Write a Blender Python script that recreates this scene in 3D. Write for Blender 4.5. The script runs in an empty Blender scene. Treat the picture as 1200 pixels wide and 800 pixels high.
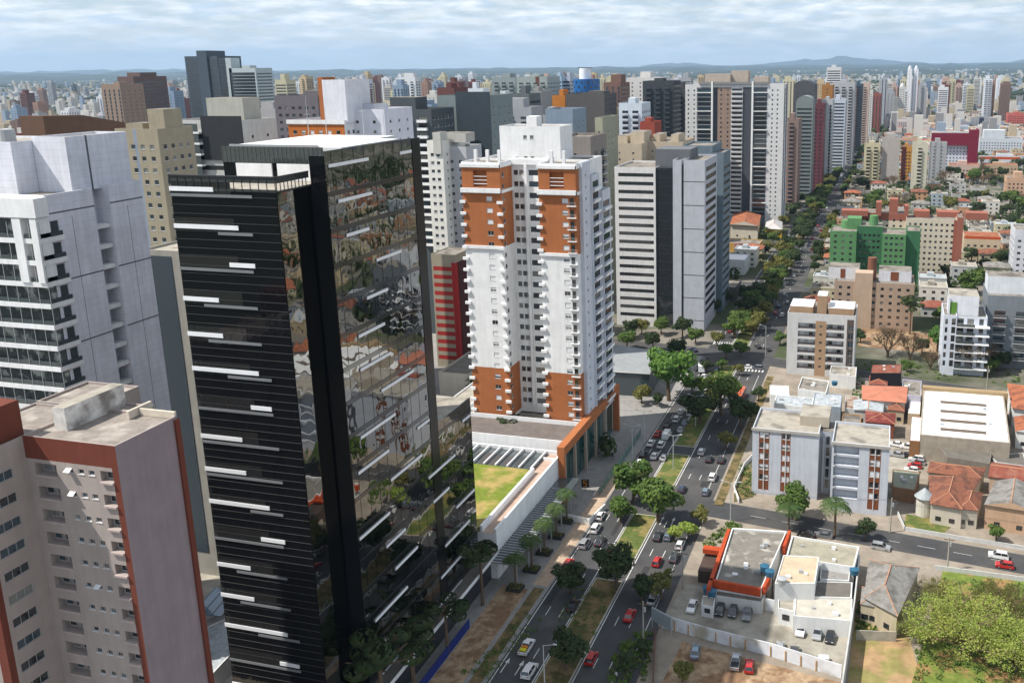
import bpy, math, random
from mathutils import Vector, Matrix, noise
random.seed(7)
SC = bpy.context.scene
COL = SC.collection
# ------------------------------------------------------------------ camera
CF, CPX, CPY, CH = 1080.0, 752.0, 330.0, 110.0
pit = math.atan((330 - 77.) / CF); rol = 0.0105
yaw = math.atan((1055 - 752) / (CF / math.cos(pit)))
R0 = Vector((math.cos(yaw), math.sin(yaw), 0))
FW = Vector((-math.sin(yaw) * math.cos(pit), math.cos(yaw) * math.cos(pit), -math.sin(pit)))
U0 = R0.cross(FW)
RR = R0 * math.cos(rol) - U0 * math.sin(rol)
UU = U0 * math.cos(rol) + R0 * math.sin(rol)
cam = bpy.data.cameras.new('camera'); co = bpy.data.objects.new('camera', cam); COL.objects.link(co)
co.matrix_world = Matrix(((RR.x, UU.x, -FW.x, 0), (RR.y, UU.y, -FW.y, 0), (RR.z, UU.z, -FW.z, CH), (0, 0, 0, 1)))
cam.sensor_width = 36; cam.lens = 36 * CF / 1200
cam.shift_x = -(CPX - 600) / 1200; cam.shift_y = -(400 - CPY) / 1200
cam.clip_start = 1; cam.clip_end = 90000
SC.camera = co
# ------------------------------------------------------------------ world, sun
SUND = Vector((0.64, 0.32, -1.0)).normalized()
sel = math.asin(-SUND.z); saz = math.atan2(-SUND.x, -SUND.y)
w = bpy.data.worlds.new('World'); SC.world = w; w.use_nodes = True
nt = w.node_tree; N = nt.nodes; L = nt.links
for n in list(N): N.remove(n)
out = N.new('ShaderNodeOutputWorld'); bg = N.new('ShaderNodeBackground'); bg.inputs[1].default_value = 0.08
sky = N.new('ShaderNodeTexSky'); sky.sky_type = 'NISHITA'; sky.sun_disc = False
sky.sun_elevation = sel; sky.sun_rotation = saz; sky.altitude = 900; sky.dust_density = 1.0; sky.air_density = 1.0
tc = N.new('ShaderNodeTexCoord'); mp = N.new('ShaderNodeMapping'); mp.inputs['Scale'].default_value = (9, 9, 42)
n1 = N.new('ShaderNodeTexNoise'); n1.inputs['Scale'].default_value = 2.1; n1.inputs['Detail'].default_value = 9; n1.inputs['Roughness'].default_value = .62
n1.inputs['Distortion'].default_value = .15
rp = N.new('ShaderNodeValToRGB'); rp.color_ramp.elements[0].position = .38; rp.color_ramp.elements[1].position = .60
rp.color_ramp.elements[0].color = (.42, .42, .42, 1); rp.color_ramp.elements[1].color = (.98, .98, .98, 1)
n2 = N.new('ShaderNodeTexNoise'); n2.inputs['Scale'].default_value = 5.5; n2.inputs['Detail'].default_value = 8; n2.inputs['Distortion'].default_value = .2
mp2 = N.new('ShaderNodeMapping'); mp2.inputs['Scale'].default_value = (4.5, 4.5, 26); mp2.inputs['Location'].default_value = (3, 1, 2)
cr = N.new('ShaderNodeValToRGB'); cr.color_ramp.elements[0].position = .38; cr.color_ramp.elements[1].position = .60
cr.color_ramp.elements[0].color = (6.8, 8.1, 9.4, 1); cr.color_ramp.elements[1].color = (11.2, 11.5, 11.8, 1)
sep = N.new('ShaderNodeSeparateXYZ')
hz = N.new('ShaderNodeMapRange'); hz.inputs[1].default_value = -0.01; hz.inputs[2].default_value = .05; hz.inputs[3].default_value = 0; hz.inputs[4].default_value = 1
hm = N.new('ShaderNodeMix'); hm.data_type = 'RGBA'; hm.inputs[6].default_value = (6.8, 8.0, 9.2, 1)
mx = N.new('ShaderNodeMix'); mx.data_type = 'RGBA'
L.new(tc.outputs['Generated'], mp.inputs[0]); L.new(mp.outputs[0], n1.inputs[0]); L.new(n1.outputs[0], rp.inputs[0])
L.new(tc.outputs['Generated'], mp2.inputs[0]); L.new(mp2.outputs[0], n2.inputs[0]); L.new(n2.outputs[0], cr.inputs[0])
ov = N.new('ShaderNodeMapRange'); ov.inputs[1].default_value = .1; ov.inputs[2].default_value = .45; ov.inputs[3].default_value = 1; ov.inputs[4].default_value = .75
sp2 = N.new('ShaderNodeSeparateXYZ'); L.new(tc.outputs['Generated'], sp2.inputs[0]); L.new(sp2.outputs[2], ov.inputs[0])
mu = N.new('ShaderNodeMath'); mu.operation = 'MULTIPLY'; L.new(rp.outputs[0], mu.inputs[0]); L.new(ov.outputs[0], mu.inputs[1])
L.new(mu.outputs[0], mx.inputs[0]); L.new(sky.outputs[0], mx.inputs[6]); L.new(cr.outputs[0], mx.inputs[7])
L.new(tc.outputs['Generated'], sep.inputs[0]); L.new(sep.outputs[2], hz.inputs[0])
L.new(hz.outputs[0], hm.inputs[0]); L.new(mx.outputs[2], hm.inputs[7])
L.new(hm.outputs[2], bg.inputs[0]); L.new(bg.outputs[0], out.inputs[0])
sd = bpy.data.lights.new('sun', 'SUN'); sd.energy = 4.6; sd.angle = math.radians(.5); sd.color = (1, .955, .88)
so = bpy.data.objects.new('sun', sd); COL.objects.link(so); so.rotation_euler = SUND.to_track_quat('-Z', 'Y').to_euler(); so.location = (0, 0, 300)
SC.view_settings.view_transform = 'Standard'; SC.view_settings.look = 'None'; SC.view_settings.exposure = 0.42; SC.view_settings.gamma = 1
SC.view_settings.use_curve_mapping = False
SC.cycles.use_denoising = True
SC.cycles.max_bounces = 6; SC.cycles.diffuse_bounces = 2; SC.cycles.glossy_bounces = 3; SC.cycles.transmission_bounces = 2; SC.cycles.volume_bounces = 0
SC.cycles.caustics_reflective = False; SC.cycles.caustics_refractive = False

# ------------------------------------------------------------------ survey helpers: photograph pixel -> place on the ground
def ray(x, y): return FW + RR * ((x - CPX) / CF) - UU * ((y - CPY) / CF)
def at(x, y, z=0.):
    d = ray(x, y); t = (z - CH) / d.z
    return (d.x * t, d.y * t)
def ony(x, y, Y):
    d = ray(x, y); t = Y / d.y
    return (d.x * t, CH + d.z * t)
def pr(X, Y, Z):
    v = Vector((X, Y, Z - CH)); q = v.dot(FW)
    if q < 1: return (-999, -999)
    return (CPX + CF * v.dot(RR) / q, CPY - CF * v.dot(UU) / q)
def zrow(X, Y, row):
    lo, hi = -50, 500
    for _ in range(40):
        m = (lo + hi) / 2
        if pr(X, Y, m)[1] > row: lo = m
        else: hi = m
    return lo
def fit(Y, l, r, t):
    a = ony(l, t, Y); b = ony(r, t, Y)
    return a[0], b[0], (a[1] + b[1]) / 2

# ------------------------------------------------------------------ materials
MC = {}
def lin(h):
    h = h.lstrip('#'); o = []
    for i in (0, 2, 4):
        c = int(h[i:i + 2], 16) / 255; o.append(c / 12.92 if c <= .04045 else ((c + .055) / 1.055) ** 2.4)
    return o
def mat(name, c, rough=.8, var=.16, scale=.5, metal=0., spec=.3, streak=0., bump=0., c2=None, c2pos=.6, sc2=None, joint=0):
    if name in MC: return MC[name]
    if isinstance(c, str): c = lin(c)
    m = bpy.data.materials.new(name); m.use_nodes = True; MC[name] = m
    t = m.node_tree; b = t.nodes['Principled BSDF']
    b.inputs['Roughness'].default_value = rough; b.inputs['Metallic'].default_value = metal
    b.inputs['Specular IOR Level'].default_value = spec
    g = t.nodes.new('ShaderNodeTexCoord')
    src = g.outputs['Object']
    n = t.nodes.new('ShaderNodeTexNoise'); n.inputs['Scale'].default_value = scale; n.inputs['Detail'].default_value = 6; n.inputs['Roughness'].default_value = .65
    t.links.new(src, n.inputs[0])
    mr = t.nodes.new('ShaderNodeMapRange'); mr.inputs[1].default_value = .3; mr.inputs[2].default_value = .7
    mr.inputs[3].default_value = 1 - var; mr.inputs[4].default_value = 1 + var * .6
    t.links.new(n.outputs[0], mr.inputs[0])
    last = mr.outputs[0]
    if streak:
        mp = t.nodes.new('ShaderNodeMapping'); mp.inputs['Scale'].default_value = (1.3, 1.3, .09)
        n3 = t.nodes.new('ShaderNodeTexNoise'); n3.inputs['Scale'].default_value = 1.1; n3.inputs['Detail'].default_value = 5
        t.links.new(src, mp.inputs[0]); t.links.new(mp.outputs[0], n3.inputs[0])
        r3 = t.nodes.new('ShaderNodeMapRange'); r3.inputs[1].default_value = .35; r3.inputs[2].default_value = .65; r3.inputs[3].default_value = 1 - streak; r3.inputs[4].default_value = 1
        t.links.new(n3.outputs[0], r3.inputs[0])
        mm = t.nodes.new('ShaderNodeMath'); mm.operation = 'MULTIPLY'; t.links.new(last, mm.inputs[0]); t.links.new(r3.outputs[0], mm.inputs[1]); last = mm.outputs[0]
    if joint:
        sx = t.nodes.new('ShaderNodeSeparateXYZ'); t.links.new(src, sx.inputs[0]); md = t.nodes.new('ShaderNodeMath'); md.operation = 'MODULO'; md.inputs[1].default_value = joint; t.links.new(sx.outputs[2], md.inputs[0])
        lt = t.nodes.new('ShaderNodeMath'); lt.operation = 'LESS_THAN'; lt.inputs[1].default_value = .05; t.links.new(md.outputs[0], lt.inputs[0]); m2 = t.nodes.new('ShaderNodeMath'); m2.operation = 'MULTIPLY_ADD'; m2.inputs[1].default_value = -.22; m2.inputs[2].default_value = 1; t.links.new(lt.outputs[0], m2.inputs[0])
        m3 = t.nodes.new('ShaderNodeMath'); m3.operation = 'MULTIPLY'; t.links.new(last, m3.inputs[0]); t.links.new(m2.outputs[0], m3.inputs[1]); last = m3.outputs[0]
    vm = t.nodes.new('ShaderNodeVectorMath'); vm.operation = 'SCALE'; vm.inputs[0].default_value = c[:3]
    if c2 is not None:
        if isinstance(c2, str): c2 = lin(c2)
        n4 = t.nodes.new('ShaderNodeTexNoise'); n4.inputs['Scale'].default_value = sc2 or scale * .4; n4.inputs['Detail'].default_value = 7
        t.links.new(src, n4.inputs[0])
        r4 = t.nodes.new('ShaderNodeMapRange'); r4.inputs[1].default_value = c2pos - .06; r4.inputs[2].default_value = c2pos + .06; t.links.new(n4.outputs[0], r4.inputs[0])
        xx = t.nodes.new('ShaderNodeMix'); xx.data_type = 'RGBA'; xx.inputs[6].default_value = (*c[:3], 1); xx.inputs[7].default_value = (*c2[:3], 1)
        t.links.new(r4.outputs[0], xx.inputs[0]); t.links.new(xx.outputs[2], vm.inputs[0])
    t.links.new(last, vm.inputs['Scale']); t.links.new(vm.outputs[0], b.inputs['Base Color'])
    if bump:
        bp = t.nodes.new('ShaderNodeBump'); bp.inputs['Strength'].default_value = bump; bp.inputs['Distance'].default_value = .05
        t.links.new(n.outputs[0], bp.inputs['Height']); t.links.new(bp.outputs[0], b.inputs['Normal'])
    return m
def wmat(h, k=1.0):                       # painted wall by sRGB hex of its own colour
    c = [v * k for v in lin(h)]
    return mat('wall_' + h + str(k), c, .85, .10, .35, streak=.09)
def glassmat(name, c, rough=.06, wob=.0, wsc=.3, metal=0., ior=1.9, lines=None):
    if name in MC: return MC[name]
    m = bpy.data.materials.new(name); m.use_nodes = True; MC[name] = m
    t = m.node_tree; b = t.nodes['Principled BSDF']
    b.inputs['Base Color'].default_value = (*c, 1); b.inputs['Roughness'].default_value = rough; b.inputs['Metallic'].default_value = metal
    b.inputs['IOR'].default_value = ior
    if wob:
        g = t.nodes.new('ShaderNodeTexCoord')
        n = t.nodes.new('ShaderNodeTexNoise'); n.inputs['Scale'].default_value = wsc; n.inputs['Detail'].default_value = 2
        t.links.new(g.outputs['Object'], n.inputs[0])
        bp = t.nodes.new('ShaderNodeBump'); bp.inputs['Strength'].default_value = 1; bp.inputs['Distance'].default_value = wob
        t.links.new(n.outputs[0], bp.inputs['Height']); t.links.new(bp.outputs[0], b.inputs['Normal'])
    return m
GL = glassmat('window_glass', (.022, .026, .03), .08, .02, .8)
GL2 = glassmat('window_glass_curtain', (.2, .2, .19), .15, .02, .8)
GL3 = glassmat('window_glass_blue', (.035, .06, .075), .06, .02, .8)
GLG = glassmat('balcony_glass', (.07, .085, .09), .08, .02, .8)
BLK = glassmat('black_curtain_glass', (.006, .0065, .008), .05, .05, .5, ior=1.33)
BLKE = glassmat('black_mirror_glass', (.25, .25, .245), .015, .07, .15, metal=1.0)
FRW = mat('frame_white', (.72, .72, .72), .5, .05); FRD = mat('frame_dark', (.04, .04, .045), .4, .05)
FRA = mat('frame_aluminium', (.4, .41, .42), .4, .05)
WH = wmat('#eeeeee'); SHUT = mat('shutter_white', (.74, .75, .76), .6, .05)
CONC = mat('roof_concrete', '#8b847b', .92, .3, .5, c2='#67615a', c2pos=.55)
CONCL = mat('roof_concrete_light', '#a39c90', .92, .28, .4, c2='#7a746b', c2pos=.58)
CONCD = mat('roof_concrete_dark', '#6d6861', .92, .25, .4)
ASPH = mat('asphalt', (.06, .06, .062), .9, .3, .12, c2=(.084, .08, .077), c2pos=.52, sc2=.05)
PAVE = mat('pavement_stone', '#978c7e', .9, .25, .6, c2='#8a7f72', c2pos=.5, sc2=.15)
PAVED = mat('pavement_grey', '#8f8c88', .9, .22, .5)
KERB = mat('kerb_concrete', '#aaa59c', .9, .2, .6)
GRASS = mat('grass_turf', '#586430', .95, .4, .9, c2='#847848', c2pos=.55, sc2=.25)
GRASSD = mat('grass_dry', '#55502f', .95, .4, .9, c2='#7a6847', c2pos=.5, sc2=.3)
DIRT = mat('bare_soil', '#86694f', .95, .35, .8, c2='#a58c70', c2pos=.5, sc2=.2)
PAINT = mat('road_paint_white', (.62, .62, .6), .8, .25, 2.)
TILE = None
def tilemat(name, h, h2):
    if name in MC: return MC[name]
    m = mat(name, h, .9, .3, 1.1, c2=h2, c2pos=.53, sc2=.35)
    t = m.node_tree; b = t.nodes['Principled BSDF']
    g = t.nodes.new('ShaderNodeTexCoord'); wv = t.nodes.new('ShaderNodeTexWave'); wv.inputs['Scale'].default_value = 1.6; wv.bands_direction = 'X'
    t.links.new(g.outputs['Object'], wv.inputs[0])
    bp = t.nodes.new('ShaderNodeBump'); bp.inputs['Distance'].default_value = .1; bp.inputs['Strength'].default_value = .6
    t.links.new(wv.outputs[0], bp.inputs['Height']); t.links.new(bp.outputs[0], b.inputs['Normal'])
    return m
TILE = tilemat('clay_tile', '#8c5a46', '#6f4a3d'); TILER = tilemat('clay_tile_red', '#8c5040', '#976553'); TILEO = tilemat('clay_tile_orange', '#a96748', '#8c5540')
FIBRE = tilemat('fibre_cement', '#8e8b86', '#77736d'); FIBREL = tilemat('metal_roof_light', '#b6bcc0', '#a3a8ab')

# ------------------------------------------------------------------ mesh builder
class MB:
    def __init__(s): s.v = []; s.f = []; s.m = []
    def poly(s, pts, mi=0):
        b = len(s.v); s.v += [tuple(p) for p in pts]; s.f.append(tuple(range(b, b + len(pts)))); s.m.append(mi)
    def box(s, x0, x1, y0, y1, z0, z1, mi=0, mt=None, bot=True):
        b = len(s.v)
        s.v += [(x0, y0, z0), (x1, y0, z0), (x1, y1, z0), (x0, y1, z0), (x0, y0, z1), (x1, y0, z1), (x1, y1, z1), (x0, y1, z1)]
        F = [(0, 1, 5, 4), (1, 2, 6, 5), (2, 3, 7, 6), (3, 0, 4, 7), (4, 5, 6, 7)] + ([(3, 2, 1, 0)] if bot else [])
        for i, f in enumerate(F):
            s.f.append(tuple(b + k for k in f)); s.m.append(mt if (mt is not None and i == 4) else mi)
    def frus(s, a, b_, z0, z1, mi=0, mt=None):
        b = len(s.v); (x0, x1, y0, y1) = a; (X0, X1, Y0, Y1) = b_
        s.v += [(x0, y0, z0), (x1, y0, z0), (x1, y1, z0), (x0, y1, z0), (X0, Y0, z1), (X1, Y0, z1), (X1, Y1, z1), (X0, Y1, z1)]
        for i, f in enumerate([(0, 1, 5, 4), (1, 2, 6, 5), (2, 3, 7, 6), (3, 0, 4, 7), (4, 5, 6, 7)]):
            s.f.append(tuple(b + k for k in f)); s.m.append(mt if (mt is not None and i == 4) else mi)
    def prism(s, pts, z0, z1, mi=0, mt=None):
        a = sum(pts[i][0] * pts[(i + 1) % len(pts)][1] - pts[(i + 1) % len(pts)][0] * pts[i][1] for i in range(len(pts)))
        if a < 0: pts = pts[::-1]
        n = len(pts)
        for i in range(n):
            p, q = pts[i], pts[(i + 1) % n]
            s.poly([(p[0], p[1], z0), (q[0], q[1], z0), (q[0], q[1], z1), (p[0], p[1], z1)], mi)
        s.poly([(p[0], p[1], z1) for p in pts], mi if mt is None else mt)
    def tube(s, p0, p1, r0, r1, n=6, mi=0, cap=True):
        p0 = Vector(p0); p1 = Vector(p1); d = (p1 - p0)
        if d.length < 1e-6: return
        d.normalize(); a = d.orthogonal().normalized(); c = d.cross(a); b = len(s.v)
        for p, r in ((p0, r0), (p1, r1)):
            for i in range(n):
                t = 2 * math.pi * i / n; s.v.append(tuple(p + a * (r * math.cos(t)) + c * (r * math.sin(t))))
        for i in range(n):
            j = (i + 1) % n; s.f.append((b + i, b + j, b + n + j, b + n + i)); s.m.append(mi)
        if cap: s.f.append(tuple(b + n + i for i in range(n))); s.m.append(mi)
    def add(s, o, M, mis=None):
        b = len(s.v); s.v += [tuple(M @ Vector(p)) for p in o.v]
        for f, m in zip(o.f, o.m): s.f.append(tuple(b + k for k in f)); s.m.append(mis[m] if mis else m)
    def mesh(s, name, mats, smooth=False):
        me = bpy.data.meshes.new(name); me.from_pydata(s.v, [], s.f); me.update()
        for m in mats: me.materials.append(m)
        me.polygons.foreach_set('material_index', s.m)
        if smooth: me.polygons.foreach_set('use_smooth', [True] * len(s.f))
        return me
    def build(s, name, mats, parent=None, loc=(0, 0, 0), rotz=0, smooth=False):
        if not s.f: return None
        if not isinstance(mats, (list, tuple)): mats = [mats]
        o = bpy.data.objects.new(name, s.mesh(name, mats, smooth)); COL.objects.link(o)
        o.location = loc; o.rotation_euler = (0, 0, rotz)
        if parent: o.parent = parent
        return o
def tag(o, label=None, cat=None, group=None, kind=None):
    if label: o['label'] = label
    if cat: o['category'] = cat
    if group: o['group'] = group
    if kind: o['kind'] = kind
    return o
def thing(name, label, cat, loc, rotz=0, group=None, scale=1.):
    o = bpy.data.objects.new(name, None); COL.objects.link(o); o.location = loc; o.rotation_euler = (0, 0, rotz)
    o.scale = (scale,) * 3; o.empty_display_size = .5
    return tag(o, label, cat, group)
def inst(name, me, parent=None, loc=(0, 0, 0), rotz=0, scale=None):
    o = bpy.data.objects.new(name, me); COL.objects.link(o); o.location = loc; o.rotation_euler = (0, 0, rotz)
    if scale: o.scale = scale
    if parent: o.parent = parent
    return o

# ------------------------------------------------------------------ windows, balconies
WC = {}
def win_mb(w, h, st, v):
    """frame + sill MB, pane MB (materials: frame list). local: x centred, z up, -y outwards"""
    key = (round(w, 2), round(h, 2), st, v)
    if key in WC: return WC[key]
    m = MB(); r = .16; hw = w / 2; t = .05 if st != 'band' else .04
    fm = {'w': FRW, 'd': FRD, 'band': FRD, 'a': FRA, 's': FRW, 'c': FRW, 'door': FRD, 'g': FRA}[st]
    yo, yi = r - .07, r - .005
    m.box(-hw, -hw + t, yo, yi, 0, h); m.box(hw - t, hw, yo, yi, 0, h)
    m.box(-hw + t, hw - t, yo, yi, 0, t); m.box(-hw + t, hw - t, yo, yi, h - t, h)
    n = max(1, int(round(w / 1.1)))
    for i in range(1, n):
        x = -hw + w * i / n; m.box(x - .025, x + .025, yo + .01, yi, t, h - t)
    if st in 'wsc': m.box(-hw - .06, hw + .06, -.07, r - .08, -.07, -.004)
    if st == 's' and v != 1:
        k = .95 if v == 0 else .5
        m.box(-hw + t, hw - t, r - .05, r - .01, h - t - (h - 2 * t) * k, h - t - .001, 1)
    pm = [GL, GL, GL2, GL3][v % 4] if st != 'g' else GLG
    p = MB(); p.poly([(-hw, r, 0), (hw, r, 0), (hw, r, h), (-hw, r, h)])
    mats = [fm, SHUT]
    both = MB(); both.add(m, Matrix()); both.add(p, Matrix(), [2])
    e = dict(mb=both, mats=[fm, SHUT, pm], fr=m, fmats=mats, pane=p, pm=pm, me=None, fme=None, pme=None)
    WC[key] = e; return e
def balc_mb(w, d, st):
    key = ('b', round(w, 2), round(d, 2), st)
    if key in WC: return WC[key]
    m = MB(); hw = w / 2
    m.box(-hw, hw, -d, 0.0, -.16, -.002)
    if st == 'solid':
        m.box(-hw, hw, -d, -d + .12, 0, .95); m.box(-hw, -hw + .12, -d + .12, 0, 0, .95); m.box(hw - .12, hw, -d + .12, 0, 0, .95)
    elif st == 'glass':
        m.box(-hw, hw, -d, -d + .04, .05, 1., 1); m.box(-hw, -hw + .04, -d + .04, 0, .05, 1., 1); m.box(hw - .04, hw, -d + .04, 0, .05, 1., 1)
        m.box(-hw, hw, -d - .02, -d + .05, 1.0, 1.06, 2)
    else:
        m.box(-hw, hw, -d, -d + .05, .95, 1.0, 2); m.box(-hw, hw, -d, -d + .04, .1, .14, 2)
        k = int(w / .35)
        for i in range(k + 1): x = -hw + .02 + (w - .04) * i / k; m.box(x - .02, x + .02, -d, -d + .04, .14, .95, 2)
        for x in (-hw, hw - .04): m.box(x, x + .04, -d + .05, 0, .9, .97, 2)
    e = dict(mb=m, mats=[WH, GLG, FRA], me=None); WC[key] = e; return e
ANG = {'S': 0, 'E': math.pi / 2, 'N': math.pi, 'W': -math.pi / 2}

class Bld:
    def __init__(s, name, label, cat, x, y, rot=0, group=None, mats=None, lod=0, fine=False, z=0):
        s.root = thing(name, label, cat, (x, y, z), rot, group) if lod < 2 else None
        s.meta = (name, label, cat, group, x, y, rot, z)
        s.wm = MB(); s.mats = mats or [WH]; s.cnt = {}; s.stuff = {}; s.lod = lod; s.fine = fine; s.roofm = MB(); s.rmats = [CONC]
        s.name = name
    def facade(s, o, u, n, W, z0, z1, ops, zones=(), mi=0, rec=.16):
        us = {0., W}; vs = {z0, z1}
        for a in ops: us |= {a[0], a[1]}; vs |= {a[2], a[3]}
        for a in zones: us |= {max(0, a[0]), min(W, a[1])}; vs |= {max(z0, min(z1, a[2])), max(z0, min(z1, a[3]))}
        us = sorted(us); vs = sorted(vs)
        P = lambda a, v, d=0: (o[0] + u[0] * a - n[0] * d, o[1] + u[1] * a - n[1] * d, v)
        def zone(cu, cv):
            k = mi
            for z in zones:
                if z[0] < cu < z[1] and z[2] < cv < z[3]: k = z[4]
            return k
        for j in range(len(vs) - 1):
            v0, v1 = vs[j], vs[j + 1]
            if v1 - v0 < 1e-5: continue
            cv = (v0 + v1) / 2; row = [a for a in ops if a[2] < cv < a[3]]
            run = None
            for i in range(len(us) - 1):
                u0, u1 = us[i], us[i + 1]
                if u1 - u0 < 1e-5: continue
                cu = (u0 + u1) / 2; hole = any(a[0] < cu < a[1] for a in row)
                k = None if hole else zone(cu, cv)
                if run and run[2] == k and k is not None: run[1] = u1
                else:
                    if run and run[2] is not None: s.wm.poly([P(run[0], v0), P(run[1], v0), P(run[1], v1), P(run[0], v1)], run[2])
                    run = [u0, u1, k]
            if run and run[2] is not None: s.wm.poly([P(run[0], v0), P(run[1], v0), P(run[1], v1), P(run[0], v1)], run[2])
        for a in ops:
            k = zone((a[0] + a[1]) / 2, a[3] + .05)
            u0, u1, v0, v1 = a[:4]; rc = rec
            if len(a) > 4 and isinstance(a[4], tuple): rc = a[4][1]
            s.wm.poly([P(u0, v0), P(u0, v0, rc), P(u0, v1, rc), P(u0, v1)], k); s.wm.poly([P(u1, v0, rc), P(u1, v0), P(u1, v1), P(u1, v1, rc)], k)
            if len(a) > 4 and isinstance(a[4], tuple) and a[4][0] == 'void': s.wm.poly([P(u0, v0, rc), P(u1, v0, rc), P(u1, v1, rc), P(u0, v1, rc)], k)
            s.wm.poly([P(u0, v1), P(u0, v1, rc), P(u1, v1, rc), P(u1, v1)], k); s.wm.poly([P(u0, v0, rc), P(u0, v0), P(u1, v0), P(u1, v0, rc)], k)
    def put(s, kind, e, x, y, z, face, fine=False):
        c = s.cnt.get(kind, 0); s.cnt[kind] = c + 1
        if s.lod == 2 or c >= 100:
            key = tuple(id(m) for m in e['mats'])
            d = s.stuff.setdefault(kind, {'mb': MB(), 'mats': []})
            mis = []
            for m in e['mats']:
                if m not in d['mats']: d['mats'].append(m)
                mis.append(d['mats'].index(m))
            d['mb'].add(e['mb'], Matrix.Translation((x, y, z)) @ Matrix.Rotation(ANG[face], 4, 'Z'), mis)
            return
        if fine and 'pane' in e:
            if not e['fme']: e['fme'] = e['fr'].mesh(kind, e['fmats']); e['pme'] = e['pane'].mesh('pane', [e['pm']])
            o = inst(kind, e['fme'], s.root, (x, y, z), ANG[face]); inst('pane', e['pme'], o)
        else:
            if not e['me']: e['me'] = e['mb'].mesh(kind, e['mats'])
            inst(kind, e['me'], s.root, (x, y, z), ANG[face])
    def block(s, x0, x1, y0, y1, z0, z1, S=(), E=(), W=(), N=(), zones=None, par=.9, mi=0, rm=0, top=True, th=.22):
        zones = zones or {}
        fs = {'S': ((x0, y0), (1, 0), (0, -1), x1 - x0, S), 'E': ((x1, y0), (0, 1), (1, 0), y1 - y0, E),
              'N': ((x1, y1), (-1, 0), (0, 1), x1 - x0, N), 'W': ((x0, y1), (0, -1), (-1, 0), y1 - y0, W)}
        for f, (o, u, n, wd, ops) in fs.items():
            ops = [a for a in ops if a[0] > 0 and a[1] < wd and a[2] > z0 and a[3] < z1]
            if s.lod == 2:
                s.facade(o, u, n, wd, z0, z1, [], zones.get(f, ()), mi)
                for a in ops:
                    P = lambda q, v: (o[0] + u[0] * q + n[0] * .05, o[1] + u[1] * q + n[1] * .05, v)
                    s.wm.poly([P(a[0], a[2]), P(a[1], a[2]), P(a[1], a[3]), P(a[0], a[3])], len(s.mats) - 1)
                    if len(a) > 5:
                        d = a[5][1]; xa = o[0] + u[0] * a[0]; ya = o[1] + u[1] * a[0]; xb = o[0] + u[0] * a[1] + n[0] * d; yb = o[1] + u[1] * a[1] + n[1] * d
                        s.wm.box(min(xa, xb), max(xa, xb), min(ya, yb), max(ya, yb), a[2] - .2, a[2] + .8, mi)
                continue
            s.facade(o, u, n, wd, z0, z1, ops, zones.get(f, ()), mi)
            for a in ops:
                st = a[4] if len(a) > 4 else 'w'
                if isinstance(st, tuple): st = st[0]
                if st == 'void': continue
                wv = a[1] - a[0]; hv = a[3] - a[2]; c = (a[0] + a[1]) / 2
                v = random.choice((0, 0, 1, 1, 2, 3)) if st == 's' else random.choice((1, 1, 1, 2, 3, 3)) if st in 'wcda' else 1
                s.put('window' if st != 'band' else 'window_band', win_mb(wv, hv, st, v), o[0] + u[0] * c, o[1] + u[1] * c, a[2], f, s.fine)
                if len(a) > 5:
                    bw, bd, bs = a[5]
                    s.put('balcony', balc_mb(bw, bd, bs), o[0] + u[0] * c + n[0] * .01, o[1] + u[1] * c + n[1] * .01, a[2], f)
        if top:
            s.cap(x0, x1, y0, y1, z1, par, mi, rm, th)
    def cap(s, x0, x1, y0, y1, z1, par, mi, rm, th):
        t = th; a, b, c, d = x0 + t, x1 - t, y0 + t, y1 - t
        for q in ([(x0, y0), (x1, y0), (b, c), (a, c)], [(x1, y0), (x1, y1), (b, d), (b, c)], [(x1, y1), (x0, y1), (a, d), (b, d)], [(x0, y1), (x0, y0), (a, c), (a, d)]):
            s.wm.poly([(p[0], p[1], z1) for p in q], mi)
        if par > 0:
            for (p, q) in (((b, c), (a, c)), ((b, d), (b, c)), ((a, d), (b, d)), ((a, c), (a, d))):
                s.wm.poly([(p[0], p[1], z1 - par), (q[0], q[1], z1 - par), (q[0], q[1], z1), (p[0], p[1], z1)], mi)
        s.roofm.poly([(a, c, z1 - par), (b, c, z1 - par), (b, d, z1 - par), (a, d, z1 - par)], rm)
    def part(s, name, mb, mats, **k):
        return mb.build(name, mats, s.root, **k)
    def finish(s):
        if s.lod == 2:
            nm, lb, ct, gp, x, y, r, z = s.meta
            k = len(s.mats); s.wm.add(s.roofm, Matrix(), [k + i for i in range(len(s.rmats))]); mats = s.mats + s.rmats
            o = s.wm.build(nm, mats, None, (x, y, z), r); tag(o, lb, ct, gp); s.root = o; return o
        s.wm.build('wall', s.mats, s.root); s.roofm.build('roof', s.rmats, s.root)
        for k, d in s.stuff.items():
            o = d['mb'].build(k, d['mats'], s.root); o['kind'] = 'stuff'
        return s.root
def grid(W, n, zs, w=1.4, sill=.95, h=1.25, st='w', u0=None, u1=None, bal=None):
    u0 = .8 if u0 is None else u0; u1 = W - .8 if u1 is None else u1; r = []
    for z in zs:
        for i in range(n):
            c = u0 + (u1 - u0) * (i + .5) / n
            q = (c - w / 2, c + w / 2, z + sill, z + sill + h, st)
            if bal: q = q + (bal,)
            r.append(q)
    return r
def band(W, zs, sill=1., h=1.2, a=.06, b=.94, st='band'):
    return [(W * a, W * b, z + sill, z + sill + h, st) for z in zs]
def floors(z0, z1, f=3.1):
    n = int((z1 - z0) / f); return [z0 + f * i for i in range(n)]

HAZE = 4e-5
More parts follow.
